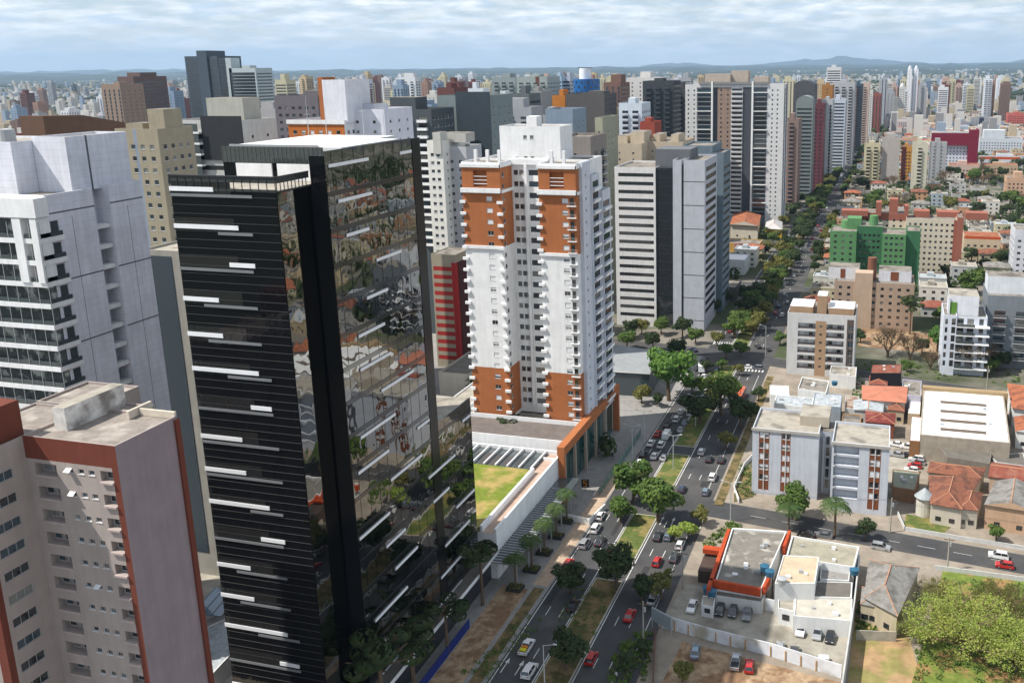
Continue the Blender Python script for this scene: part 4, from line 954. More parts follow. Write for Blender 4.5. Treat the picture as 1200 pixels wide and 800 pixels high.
skyline(54, (1030, 1175), (1700, 3000), (91, 106), (12, 18)); skyline(14, (940, 1040), (1500, 2600), (92, 108))
skyline(14, (140, 330), (300, 800), (150, 230)); skyline(12, (420, 720), (430, 800), (118, 150)); skyline(8, (0, 140), (320, 700), (160, 210)); skyline(26, (0, 560), (1900, 3200), (94, 108)); skyline(14, (860, 1190), (2400, 3300), (88, 96))
seen = {}
for px, Y, X, W, Z, D, c, s in sorted(pend):
    hw = 'tall' if Z > 70 else 'mid-height' if Z > 45 else 'short'
    lb = f'{hw} {c[1]} tower with {s[1]}, ' + place_phrase(px)
    seen[lb] = seen.get(lb, 0) + 1
    if seen[lb] > 1: lb += ', ' + ('second', 'third', 'fourth', 'fifth', 'sixth')[seen[lb] - 2] + ' from left'
    tower(lb, Y, 0, 0, 0, D, c[0], s[0], s[0], name='tower_block', group='towers of the city skyline', lod=2, world=(X, X + W, Z), pent=(rt.uniform(.1, .35), rt.uniform(.5, .9), rt.uniform(2, 6)))
# ================================================================== LOW-RISE, RIGHT SIDE
def low(name, label, px, z, wall, roof, cat='building', par=.5, ops=None, extra=None, ztop=None, parts=True, group=None):
    """flat-roofed building from the four surveyed roof corners (SW, SE, NE, NW)"""
    q = [at(x, y, z) for x, y in px]; ox, oy = q[0]
    root = thing(name, label, cat, (ox, oy, .12), 0, group)
    L_ = [(x - ox, y - oy) for x, y in q]; m = MB(); n = len(L_)
    cx = sum(p[0] for p in L_) / n; cy = sum(p[1] for p in L_) / n
    ins = [(p[0] + (cx - p[0]) * .03 + math.copysign(.08, cx - p[0]), p[1] + (cy - p[1]) * .03 + math.copysign(.08, cy - p[1])) for p in L_]
    zt = z - .12
    for i in range(n):
        a, b_ = L_[i], L_[(i + 1) % n]; c, d = ins[i], ins[(i + 1) % n]
        m.poly([(*a, 0), (*b_, 0), (*b_, zt), (*a, zt)]); m.poly([(*a, zt), (*b_, zt), (*d, zt), (*c, zt)]); m.poly([(*d, zt - par), (*c, zt - par), (*c, zt), (*d, zt)])
    m.build('wall', [wall], root); r = MB(); r.poly([(*p, zt - par) for p in ins]); r.build('roof', [roof], root)
    for o in (ops or []):                         # (edge index, fraction, sill, w, h, style)
        i, fr, sl, wv, hv, st = o; a, b_ = Vector(L_[i]), Vector(L_[(i + 1) % n]); p = a.lerp(b_, fr); d = (b_ - a); e = win_mb(wv, hv, st, 1)
        if not e['me']: e['me'] = e['mb'].mesh('window', e['mats'])
        nn = Vector((d.y, -d.x)).normalized() * .2; inst('window', e['me'], root, (p.x + nn.x, p.y + nn.y, sl), math.atan2(d.y, d.x))
    A_ = abs((L_[1][0] - L_[0][0]) * (L_[3][1] - L_[0][1]))
    if A_ > 60 and name != 'shed':
        rr = random.Random(int(A_)); 
        for k in range(3 if A_ < 200 else 6):
            u, v = rr.uniform(.15, .85), rr.uniform(.15, .85); px_ = L_[0][0] * (1 - u) * (1 - v) + L_[1][0] * u * (1 - v) + L_[2][0] * u * v + L_[3][0] * (1 - u) * v; py_ = L_[0][1] * (1 - u) * (1 - v) + L_[1][1] * u * (1 - v) + L_[2][1] * u * v + L_[3][1] * (1 - u) * v
            s_ = rr.uniform(.3, .6); h_ = rr.uniform(.35, .8); b_ = MB(); b_.box(px_ - s_, px_ + s_, py_ - s_ * .6, py_ + s_ * .6, zt - par + .03, zt - par + h_); b_.build('roof_unit', [FRA if k % 2 else WH], root)
    if extra: extra(root, L_, zt)
    claim(min(p[0] for p in q) - 1, max(p[0] for p in q) + 1, min(p[1] for p in q) - 1, max(p[1] for p in q) + 1)
    return root
def relbox(root, pxa, pxb, z, z0, z1, name, mats, depth):
    """box whose front top edge runs between two surveyed pixels at height z"""
    a = at(*pxa, z); b_ = at(*pxb, z); ox, oy = root.location[0], root.location[1]
    m = MB(); m.box(min(a[0], b_[0]) - ox, max(a[0], b_[0]) - ox, (a[1] + b_[1]) / 2 - oy, (a[1] + b_[1]) / 2 - oy + depth, z0, z1, 0, 1 if len(mats) > 1 else None)
    return m.build(name, mats, root)
WGR = wmat('#c9c9c6'); WWH = wmat('#e0e0dd'); WBE = wmat('#c2b096'); WYE = wmat('#c9b27c')
# apartment block pair by the cross street
BRN = wmat('#7d4a30')
def slabblock(label, l, r, top, base, dep, brickcols, balc):
    X0_, Y_ = at(l, base); x0, x1, h = fit(Y_, l, r, top)
    b = Bld('apartment_building', label, 'apartment block', x0, Y_, mats=[wmat('#c6cad2'), BRN, wmat('#d9d9d9')]); W = x1 - x0
    f = 2.95; zs = [h - 3.3 - f * i for i in range(8) if h - 3.3 - f * i > 1.2]; S = []; Z = []
    for a, c in brickcols:
        a, c = a * W, c * W; mid_ = (a + c) / 2
        Z += [(a, c, 1.5, h - .9, 1)]
        for z in zs: S += [(a + .2, mid_ - .12, z + .75, z + 2.3, 's'), (mid_ + .12, c - .2, z + .75, z + 2.3, 's')]
    if balc:
        a, c = balc[0] * W, balc[1] * W
        for z in zs: S.append((a, c, z + .1, z + 2.5, ('void', 1.3)))
    b.block(0, W, 0, dep, 0, h, S=S, zones={'S': Z}, W=[(2, 3.2, z + 1, z + 2.1, 'w') for z in zs], par=.7)
    m = MB()
    for a, c in brickcols: m.box((a + c) / 2 * W - .1, (a + c) / 2 * W + .1, -.12, -.003, 1.5, h - .9)
    b.part('mullion', m, [wmat('#d9d9d9')])
    if balc:
        for z in zs:
            m = MB(); m.box(a + .01, c - .01, -.35, -.003, z - .05, z + .22, 0); m.box(a + .01, c - .01, -.3, -.26, z + .23, z + 1.0, 1); b.part('balcony', m, [WH, GLG])
            e = win_mb((c - a) * .4, 2.0, 'a', 1)
            for q in (.27, .75): b.put('window', e, a + (c - a) * q, 1.12, z + .15, 'S')
    m = MB(); m.box(-.25, W + .25, -.3, -.003, h - .75, h - .02); m.box(0, W, .6, .75, .1, 1.6); b.part('cornice', m, [wmat('#b5b0a8')])
    b.rmats = [CONCL]; claim(x0, x1, Y_, Y_ + dep); b.finish(); return b, x0, x1, Y_, h
bA, ax0, ax1, aY, ah = slabblock('grey-white apartment block with two brown brick window columns, left of the pair', 882, 960, 504, 578, 15, ((.1, .26), (.44, .58)), None)
bB, bx0, bx1, bY, bh = slabblock('grey-white apartment block with glazed balconies and one brick column, right of the pair', 975, 1043, 520, 598, 14, ((.66, .86),), (.04, .48))
m = MB(); m.box(ax1 - bA.meta[4] + .01, bx0 - bA.meta[4] - .01, 4, 11, 0, ah - 1, 0, 1); m.box(ax1 - bA.meta[4] + .8, ax1 - bA.meta[4] + 1.3, 3.2, 3.99, 1, ah - 2.5, 0); m.build('stair_link', [wmat('#a9adb3'), CONC], bA.root)
m = MB()
for i in range(5): m.box(ax1 - bA.meta[4] + 1.7, ax1 - bA.meta[4] + 2.5, 3.9, 3.99, 2 + i * 3.0, 4.3 + i * 3.0)
m.build('stair_glazing', [GL], bA.root)
m = MB(); m.box(11.5, 19, 6, 14.9, ah - .7, ah + 2.0, 0, 1); m.build('roof_house', [wmat('#b9ae9c'), CONCL], bA.root)
# brown and white apartment block
X_, Y_ = at(922, 438); x0, x1, h = fit(Y_, 923, 1003, 368); W = x1 - x0
b = Bld('apartment_building', 'white-framed apartment block with dark loggias and a tan stair strip', 'apartment block', x0, Y_, mats=[wmat('#cccccb'), wmat('#a98c70'), wmat('#5e524c')])
zs = [h - 6 - 3.0 * i for i in range(8) if h - 6 - 3.0 * i > .5]; S = []
for z in zs:
    S += [(W * .16, W * .42, z + .2, z + 2.4, ('void', 1.2)), (W * .58, W * .84, z + .2, z + 2.4, ('void', 1.2)), (W * .48, W * .52, z + 1.0, z + 1.8, 'd'), (W * .9, W * .975, z + .2, z + 2.4, ('a', .5))]
b.block(0, W, 0, 17, 0, h, S=S, zones={'S': [(W * .42, W * .58, 0, h - 2.6, 1), (W * .88, W * .98, 0, h - 1.5, 2)]}, W=[(3, 4, z + 1, z + 2.1, 'w') for z in zs], par=.6)
for z in zs:
    m = MB(); m.box(W * .16, W * .42, .35, .4, z + .22, z + 1.0); m.box(W * .58, W * .84, .35, .4, z + .22, z + 1.0); b.part('balcony_rail', m, [glassmat('rail_dark', (.05, .04, .04), .2)])
    for q in (.22, .35, .64, .77): b.put('window', win_mb(1.6, 2.0, 's', random.choice((0, 1, 1))), W * q, .98, z + .25, 'S')
m = MB(); m.box(W * .03, W * .37, 1, 12, h - .6, h + 2.2, 0, 1); m.box(W * .6, W * .97, 1, 12, h - .6, h + 2.2, 0, 1); m.box(W * .43, W * .57, 1, 8, h - .6, h + 6.5, 0, 1); b.part('roof_house', m, [wmat('#a98c70'), WH])
claim(x0, x1, Y_, Y_ + 17); b.finish()
# tan block behind it
X_, Y_ = at(1000, 384); x0, x1, h = fit(Y_, 978, 1072, 331); W = x1 - x0
b = Bld('apartment_building', 'tan apartment block with white penthouses and a brown round stack on its roof', 'apartment block', x0, Y_, mats=[wmat('#ad9683'), wmat('#bda58f')])
zs = floors(1, h - 1, 3.0)
b.block(0, W, 0, 18, 0, h, S=grid(W, 9, zs, w=1.3, st='d'), zones={'S': [(W * .24, W * .5, 0, h, 1)]}, W=grid(18, 4, zs), par=.6)
m = MB(); m.box(W * .26, W * .48, -.8, 6, 0, h + 4); b.part('stair_tower', m, [wmat('#bda58f')])
m = MB(); m.box(-3, W * .3, 6, 17, h - .5, h + 4.5, 0, 1); b.part('penthouse', m, [wmat('#d6d6da'), CONC]); m = MB(); m.box(W * .55, W * .96, 5, 16, h - .5, h + 4.2, 0, 1); b.part('penthouse', m, [wmat('#d6d6da'), CONC])
m = MB(); tank(m, W * .46, 9, h - .6, 2.0, 9.5); b.part('round_stack', m, [wmat('#7a5240')])
m = MB(); m.box(2, 4, 5.9, 5.99, h, h + 4); m.box(W * .7, W * .8, 4.9, 4.99, h, h + 3.8); b.part('brick_panel', m, [BRN])
claim(x0, x1, Y_, Y_ + 18); b.finish()
# green building
GRN = wmat('#5d8c5c'); GRD = wmat('#3d6f4c')
X_, Y_ = at(985, 330); x0, x1, h = fit(Y_, 973, 1004, 271); W = x1 - x0
b = Bld('apartment_building', 'green-painted apartment building with a round water tower on its roof', 'apartment block', x0, Y_, mats=[GRN, GRD])
zs = floors(1, h - .5, 3.05)
x3, x4, h3 = fit(Y_ - 1, 1034, 1062, 277)
b.block(0, W, 0, 20, 0, h, S=grid(W, 3, zs, st='d'), W=grid(20, 3, zs), par=.5)
b.block(W, x3 - x0, 5, 22, 0, h + 2.2, S=grid(x3 - x0 - W, 5, floors(1, h + 1.4, 3.05), st='d'), mi=1, par=.5)
b.block(x3 - x0, x4 - x0, -1, 18, 0, h - .5, S=grid(x4 - x3, 4, zs, st='d'), par=.5)
b.block(x4 - x0, x4 - x0 + 7, 2, 18, 0, h + 1, mi=1, par=.5)
m = MB(); tank(m, W + 8, 12, h + 1.8, 2.3, 5); tank(m, 8, 14, h - .5, 3.5, 4); b.part('water_tower', m, [GRN])
m = MB(); m.box(8, 15, 10, 19, h - .4, h + 5.2); b.part('penthouse', m, [GRN]); claim(x0, x4 + 8, Y_, Y_ + 22); b.finish()
# salmon and cream building right of it
SAL = wmat('#9c6150'); CRM = wmat('#d2c6b2')
X_, Y_ = at(1090, 322); x0, x1, h = fit(Y_, 1062, 1122, 257); W = x1 - x0
b = Bld('apartment_building', 'cream apartment building with salmon corner pier and red-tiled roof houses behind the green building', 'apartment block', x0, Y_, mats=[CRM, SAL])
zs = floors(1, h - .5, 3.05)
b.block(0, W, 0, 16, 0, h, S=grid(W, 9, zs, w=1.2, st='d'), zones={'S': [(W - 1.6, W + 1, 0, h, 1), (0, W, 0, 1.2, 1)]}, par=.4)
b.block(W, W + 3, -1.6, 15, 0, h + 1.6, mi=1, par=.3); b.block(-30, 0, 10, 24, 0, h + 1, S=grid(30, 8, zs, w=1.2, st='d'), zones={'S': [(0, 30, h - 3, h + 1, 1)]}, par=.4)
m = MB()
for i, (a, c) in enumerate(((-34, -20), (-16, -13), (-9, -4.5), (-1, 1), (4, 12), (16, 27), (30, 41))): m.box(a, c, 5 + (i % 3) * 3, 13 + (i % 3) * 3, h - .3, h + (2.6, 7, 8.5, 6, 3, 2.4, 3.2)[i])
b.part('roof_house', m, [SAL]); claim(x0 - 30, x1 + 3, Y_, Y_ + 24); b.finish()
mid('cream block with an orange tile roof edge right of the salmon-pier building', 1130, 1173, 277, 305, 16, '#c9b99e', 'gridd', 'gridd', lod=0, cols=['#c0572f'], zones=[(0, 1, .88, 1, 1)], roof=TILEO, par=.2)
# modern white block
X_, Y_ = at(1130, 441); x0, x1, h = fit(Y_, 1106, 1158, 372); W = x1 - x0
b = Bld('apartment_building', 'modern white apartment block with green panel, long terraces and glass rails', 'apartment block', x0, Y_, mats=[wmat('#d3d9e2'), wmat('#5d636b')])
zs = [h - 3.2 - 3.1 * i for i in range(7) if h - 3.2 - 3.1 * i > 1]
b.block(0, W * .3, 0, 18, 0, h + .5, S=[(W * .04, W * .1, z + .4, z + 2.3, 'd') for z in zs] + [(W * .19, W * .28, z + .2, z + 2.6, 'band') for z in zs], W=[(5, 7, z + 1, z + 2.1, 'd') for z in zs], par=.5)
b.block(W * .3, W, 1.5, 18, 0, h, S=[(W * .02, W * .17, z + .2, z + 2.4, 'd') for z in zs] + [(W * .25, W * .4, z + .2, z + 2.4, 'd') for z in zs] + [(W * .52, W * .62, z + .2, z + 2.5, 'd') for z in zs], par=.5)
for z in zs:
    m = MB(); m.box(W * .3 + .02, W + .8, -1.2, 1.48, z - .35, z + .02); m.box(W * .3 + .02, W * .72, -1.15, -1.1, z + .03, z + 1.0, 1); b.part('terrace', m, [WH, GLG])
m = MB(); m.box(W * .12, W * .8, 4, 16, h - .4, h + 6.8, 0, 1); m.box(W * .1, W * .14, 3.5, 12, h - .4, h + 6, 0, 1); b.part('penthouse', m, [wmat('#dfe2e8'), CONCL])
m = MB(); m.box(W * .14, W * .3, 3.8, 3.95, h + .2, h + 4.4); b.part('green_panel', m, [wmat('#5e8a34')]); claim(x0, x1, Y_, Y_ + 18); b.finish()
mid('slate grey apartment block at the right edge behind the modern white block', 1158, 1215, 347, 432, 20, '#7b8288', 'gbalc', 'gridd', lod=0, par=.5, pent=(.0, .8, 6), pcol='#d9dde2')
mid('white block with a glass stair standing behind the modern white block', 1190, 1235, 270, 330, 20, '#d0d3d9', 'gridd', 'gridd', lod=0, par=.5)
# warehouse with white roof
def wh(root, L_, zt):
    ox, oy = root.location[0], root.location[1]
    for i in range(4):
        a = Vector(at(1102, 471 + i * 10.6, zt)); c = Vector(at(1155.5, 474.5 + i * 10.9, zt)); m = MB()
        m.box(a.x - ox, c.x - ox, a.y - oy - .85, a.y - oy + .85, zt - .1, zt + .12); m.build('skylight', [mat('skylight_brown', '#6b5d50', .6, .3, 1.)], root)
    m = MB(); m.box(L_[3][0] - .2, L_[2][0] + 1, L_[3][1] + .3, L_[3][1] + 2.6, 0, zt + .9); m.build('rear_parapet', [wmat('#a38c6a')], root)
low('warehouse', 'warehouse with a broad white roof and four brown skylight strips', ((1078, 509), (1184, 519), (1176, 460), (1082, 457)), 8, mat('concrete_wall_grey', '#a49a8b', .9, .25, .4), mat('roof_white_sheet', (.78, .78, .76), .7, .12, .4), 'warehouse', .12, extra=wh)
low('shed', 'low grey shed with an angled roof against the warehouse wall', ((1110, 535), (1160, 543), (1162, 530), (1100, 523)), 4.5, mat('concrete_wall_dark', '#7f776d', .9, .25), CONCD, par=.15)
low('shed', 'long flat grey shed right of the angled shed', ((1168, 541), (1204, 546), (1199, 530), (1160, 534)), 3.6, WGR, CONCD, par=.15)
# orange shop
OR2 = mat('orange_band', '#b84a24', .75, .25, .5, streak=.15)
def shop(root, L_, zt):
    ox, oy = root.location[0], root.location[1]
    def rim(pts, z0, z1, t, nm='orange_fascia', mt=OR2):
        for (a, c) in zip(pts[:-1], pts[1:]):
            a = Vector(at(*a, 5)); c = Vector(at(*c, 5)); d = (c - a).normalized(); nn = Vector((d.y, -d.x)) * t
            q = [(p.x - ox, p.y - oy) for p in (a + nn, c + nn, c, a)]; m = MB(); m.prism(q, z0, z1); m.build(nm, [mt], root)
    rim([(852, 620), (828, 688)], 3.4, 5.1, -.8); rim([(832, 678), (892, 689)], 3.3, 5.1, .7); rim([(893, 689), (900, 676)], 3.5, 5.3, .6); rim([(917, 640), (924, 622)], 2.8, 5.1, .6)
    a = at(825, 640, 4.6); c = at(852, 643, 4.6); m = MB(); m.box(a[0] - ox, c[0] - ox, a[1] - oy - 1.5, a[1] - oy + .3, 3.6, 4.7); m.build('orange_canopy', [OR2], root)
    m = MB(); a = at(818, 668, 3); c = at(838, 640, 3); m.box(a[0] - ox, a[0] - ox + 5.2, a[1] - oy, a[1] - oy + 8, 0, 2.9); m.build('terrace_roof', [mat('pergola_brown', '#4d3f38', .8, .3, 1.5)], root)
low('shop_building', 'single-storey shop with grey roof and bright orange fascia on the street corner', ((838, 681), (892, 690), (922, 622), (858, 618)), 5, WWH, mat('roof_shop_grey', '#7c776f', .9, .25, .5, c2='#b3ada3', c2pos=.6, sc2=.3), 'shop', .5, extra=shop)
# white and beige buildings between shop and house
low('building', 'flat white building with beige roof on the cross street behind the palms', ((921, 652), (1001, 664), (1007, 640), (928, 627)), 6, WWH, mat('roof_olive_grey', '#9a9483', .9, .25, .5), par=.5)
low('building', 'square beige-roofed building in front of the palms', ((908, 683), (955, 683), (960, 652), (918, 650)), 7.5, WWH, mat('roof_beige', '#c0ad93', .9, .2, .4), par=.2)
low('shed', 'open white-framed terrace roof beside the square beige building', ((961, 678), (995, 680), (997, 659), (963, 656)), 4.5, WWH, mat('corrugated_grey', '#8d8a86', .8, .3, 1.2), par=.3)
low('shed', 'dark grey corrugated roof shed behind the white parking wall', ((932, 698), (998, 700), (999, 682), (934, 680)), 4.3, WWH, CONCD, par=.05)
low('building', 'low off-white flat roof building along the parking lot wall', ((930, 721), (998, 727), (999, 700), (932, 698)), 4, WWH, mat('roof_offwhite', '#b9b3a7', .9, .2, .4), par=.2)
low('building', 'small grey-roofed building with a window facing the parking lot', ((912, 712), (930, 716), (932, 690), (912, 688)), 3.8, WWH, CONCL, par=.3, ops=[(0, .5, 1.4, 1.4, 1.2, 'd')])
low('guard_hut', 'small white guard hut at the parking lot entrance', ((822, 708), (836, 711), (838, 700), (824, 697)), 2.8, WWH, CONCL, 'hut', .2, ops=[(0, .5, 1.1, 1.2, 1., 'd')])
low('shed', 'long dark-roofed lean-to below the orange shop fascia', ((838, 697), (893, 705), (896, 696), (840, 688)), 3.0, WGR, CONCD, par=.1)
# tiled houses
def house(label, px, z, wall, roof, rise=1.7, kind='hip', name='house', cat='house', group=None, wins=True, copies=None):
    """house with a pitched roof from its four surveyed eave corners (SW, SE, NE, NW)"""
    q = px if copies else [at(x, y, z) for x, y in px]
    ox, oy = q[0]; L_ = [(x - ox, y - oy) for x, y in q]; root = thing(name, label, cat, (ox, oy, .12), 0, group); zt = z - .12
    cx = sum(p[0] for p in L_) / 4; cy = sum(p[1] for p in L_) / 4; m = MB(); ins = [(p[0] + (cx - p[0]) * .06, p[1] + (cy - p[1]) * .06) for p in L_]
    for i in range(4): a, c = ins[i], ins[(i + 1) % 4]; m.poly([(*a, 0), (*c, 0), (*c, zt), (*a, zt)])
    V = [Vector((*p, zt)) for p in L_]; w_ = (V[1] - V[0]).length; d_ = (V[3] - V[0]).length
    r = MB()
    if w_ > d_: mA = (V[0] + V[3]) / 2; mB = (V[1] + V[2]) / 2; o = (0, 1, 2, 3)
    else: mA = (V[0] + V[1]) / 2; mB = (V[3] + V[2]) / 2; o = (1, 2, 3, 0)
    k = (min(w_, d_) / max(w_, d_)) * .5 if kind == 'hip' else 0.
    A = mA.lerp(mB, k) + Vector((0, 0, rise)); B = mB.lerp(mA, k) + Vector((0, 0, rise)); a, b_, c, d = [V[i] for i in o]
    r.poly([a, b_, B, A]); r.poly([c, d, A, B])
    (r if kind == 'hip' else m).poly([b_, c, B]); (r if kind == 'hip' else m).poly([d, a, A])
    r.poly([v - Vector((0, 0, .12)) for v in (a, d, c, b_)])
    m.build('wall', [wall], root); ro = r.build('roof', [roof], root)
    g_ = MB(); g_.tube(A + Vector((0, 0, .02)), B + Vector((0, 0, .02)), .14, .14, 5)
    for e, f_ in ((A, a), (A, d), (B, b_), (B, c)):
        if kind == 'hip': g_.tube(e, f_ + Vector((0, 0, .02)), .1, .1, 4)
    g_.build('ridge', [mat('ridge_tile', '#b98a6c', .9, .2)], ro)
    if wins:
        for i in (0,):
            e = win_mb(1.3, 1.1, 'd', 1)
            if not e['me']: e['me'] = e['mb'].mesh('window', e['mats'])
            a_, c_ = Vector(ins[i]), Vector(ins[(i + 1) % 4]); d2 = c_ - a_; nn = Vector((d2.y, -d2.x)).normalized() * .17
            for f_ in (.25, .7): p = a_.lerp(c_, f_); inst('window', e['me'], root, (p.x - 0 + nn.x, p.y + nn.y, min(1.1, zt - 1.4)), math.atan2(d2.y, d2.x))
    claim(min(p[0] for p in q) - 1, max(p[0] for p in q) + 1, min(p[1] for p in q) - 1, max(p[1] for p in q) + 1)
    return root
house('large house with a clay-tile hip roof and lawn facing the cross street', ((1090, 590), (1128, 597), (1150, 560), (1088, 557)), 5.5, wmat('#c9bfae'), TILE, 2.0)
house('tiled side wing of the large clay-tile house', ((1122, 596), (1146, 598), (1152, 578), (1128, 575)), 5.2, wmat('#c9bfae'), TILE, 1.5)
house('narrow clay-tile house behind the large clay-tile house', ((1086, 553), (1150, 560), (1156, 548), (1090, 540)), 5, wmat('#b9b4a2'), TILE, 1.3)
house('house with a red-brown tile roof left of the grey gable roof at the right edge', ((1158, 558), (1220, 566), (1216, 548), (1162, 541)), 6, wmat('#c4ab95'), TILER, 1.2, 'gable')
house('house with a wide grey fibre-cement roof at the right edge of the cross street', ((1153, 591), (1216, 601), (1212, 570), (1166, 563)), 6.5, wmat('#c2a184'), FIBRE, 1.6, 'gable')
house('old house with large grey multi-pitched roof beside the big green tree', ((1012, 700), (1052, 722), (1078, 665), (1018, 655)), 5.5, wmat('#b7ab92'), FIBRE, 2.2)
house('small grey-roofed wing in front of the old grey-roofed house', ((1008, 707), (1030, 712), (1040, 692), (1010, 687)), 4.5, wmat('#b7ab92'), FIBRE, 1.1)
house('house with a faded orange-pink roof behind the apartment block pair', ((1010, 468), (1062, 472), (1064, 453), (1010, 451)), 6, WGR, mat('pink_metal_roof', '#b9765e', .8, .2, .4), 1.0)
house('small house with a dark red hip roof behind the apartment block pair', ((1014, 494), (1049, 497), (1050, 484), (1014, 481)), 5, wmat('#7d4c3a'), tilemat('tile_dark_red', '#7a3a34', '#96584c'), 1.3)
low('building', 'dark open-front garage with a rust-red roof below the bare trees', ((1020, 437), (1056, 437), (1057, 427), (1022, 427)), 7, wmat('#2c2c30'), TILER, par=.05)
low('building', 'grey flat-roofed building with water tanks in front of the white-framed apartment block', ((935, 455), (968, 460), (972, 446), (940, 441)), 7, WWH, CONC, par=.5)
low('building', 'blue-grey metal roofed hall behind the apartment block pair', ((952, 474), (985, 477), (987, 462), (955, 460)), 6.5, wmat('#8f9ba6'), FIBREL, par=.2)
low('building', 'white building with slanted pale blue sheet roof on the avenue corner', ((907, 472), (951, 478), (954, 466), (910, 462)), 6, WWH, FIBREL, par=.2)
low('shop_building', 'small white corner shop with green and red signs on the avenue', ((903, 462), (925, 464), (924, 452), (902, 451)), 5, WWH, WH, 'shop', par=.4)
low('building', 'brown-walled narrow building beside the parked cars behind the apartment blocks', ((1066, 516), (1078, 517), (1080, 488), (1068, 487)), 6, wmat('#8f6845'), WH, par=.2)
low('building', 'low grey building with long green-grey roof beside the apartment block pair', ((1046, 570), (1072, 574), (1078, 553), (1046, 549)), 4, wmat('#8c6a50'), mat('roof_green_grey', '#8b8d7c', .9, .2), par=.15)
house('white house with grey metal roof behind the pink-roofed house', ((1000, 480), (1035, 483), (1036, 470), (1000, 468)), 5, WGR, FIBREL, .8, 'gable')
house('house with orange tile roof at the right edge beside the white warehouse', ((1186, 478), (1225, 484), (1222, 455), (1180, 449)), 6.5, WWH, TILEO, 1.6)
house('small white house with orange gable roof right of the warehouse', ((1190, 505), (1228, 510), (1224, 492), (1188, 488)), 5.5, WWH, TILEO, 1.4, 'gable')
low('building', 'lilac-white building with a stepped top left of the warehouse rear corner', ((1057, 462), (1079, 464), (1080, 446), (1058, 444)), 6, wmat('#b9b6c4'), CONC, par=.4)
low('shed', 'long low grey shed behind the right apartment block of the pair', ((988, 512), (1012, 514), (1014, 500), (990, 498)), 4, WGR, FIBRE, par=.1)
low('shed', 'rusty sheet-roofed lean-to beside the blue-grey metal hall', ((990, 478), (1006, 479), (1007, 464), (991, 463)), 4, WGR, mat('rusty_sheet', '#8a6a58', .9, .4, .8, c2='#a89a8c', c2pos=.5), par=.1)
low('building', 'narrow ochre-walled building between blue-grey hall and dark red hip roof', ((986, 496), (1008, 498), (1010, 486), (988, 484)), 5, wmat('#b0895c'), CONC, par=.3)
low('shed', 'small white-roofed shed at the warehouse left wall', ((1064, 484), (1078, 485), (1079, 470), (1066, 469)), 4, WBE, WH, par=.1)
house('small brown-tiled house squeezed between pink-roofed house and warehouse', ((1040, 480), (1060, 482), (1061, 472), (1041, 470)), 4.5, WBE, TILE, 1.2)
house('low tiled outbuilding in front of the rust-roofed garage', ((1018, 450), (1040, 451), (1041, 441), (1019, 440)), 4, WGR, TILER, 1)
low('building', 'pale flat building right of the water-tank building on the second street', ((972, 438), (1003, 441), (1004, 430), (974, 428)), 5, WWH, CONCL, par=.3)
b = thing('turret', 'small round turret with a pointed metal cone roof by the clay-tile house', 'turret', (*at(1082, 603), .12))
m = MB(); m.tube((0, 0, 0), (0, 0, 5), 1.9, 1.9, 16); m.build('wall', [wmat('#cfc9bd')], b); m = MB(); m.tube((0, 0, 5), (0, 0, 7.2), 2.5, .1, 16); m.build('cone_roof', [mat('zinc_roof', '#9aa0a2', .5, .2)], b)
# dark curved pavilion, left side by the big green tree
x, y = at(712, 452); 
b = Bld('pavilion', 'dark blue-glass pavilion with a grey curved roof behind the big green tree', 'pavilion', *at(711, 452), mats=[glassmat('pavilion_glass', (.03, .05, .06), .15, .03, .5), CONC])
q = [at(*p, 9) for p in ((711, 433), (762, 436), (776, 413), (720, 404))]; m = MB(); L_ = [(p[0] - x, p[1] - y) for p in q]; m.prism(L_, 0, 8.5, 0); b.part('glass_wall', m, [b.mats[0]])
m = MB(); cx = sum(p[0] for p in L_) / 4; cy = sum(p[1] for p in L_) / 4; m.prism([(cx + (p[0] - cx) * 1.05, cy + (p[1] - cy) * 1.05) for p in L_], 8.51, 9.1, 0, 1); b.part('roof_slab', m, [WH, mat('roof_pav', '#8f9294', .8, .15)]); claim(-122, -70, 262, 372); claim(-40, 33, 226, 345); claim(-14, 26, 345, 402)
# low buildings further along the left pavement
mid('low charcoal showroom right of the grey office slab', 828, 862, 336, 352, 16, '#5b5a58', 'sparse', 'sparse', lod=0, par=.5)
mid('white shop with a bright roof light box beyond the charcoal showroom', 845, 873, 304, 322, 16, '#cfd2d4', 'sparse', 'band', lod=0, par=.5, roof=WH)
mid('long low shop with a yellow and pink facade beyond the white shop', 848, 890, 285, 296, 14, '#c9a05a', '', '', lod=0, par=.4, cols=['#c98f8a'], zones=[(.3, .7, 0, 1, 1)])
house('building with a broad orange tile roof at the foot of the wide residential tower', ((855, 263), (889, 265), (892, 252), (860, 250)), 9, wmat('#c9bfae'), TILEO, 2.5, 'gable')
house('yellow-fronted pavilion with a pale tent roof at the foot of the wide residential tower', ((896, 268), (917, 269), (917, 260), (898, 260)), 6, wmat('#d0a82c'), mat('tent_grey', '#b5b2b0', .8, .1), 3)
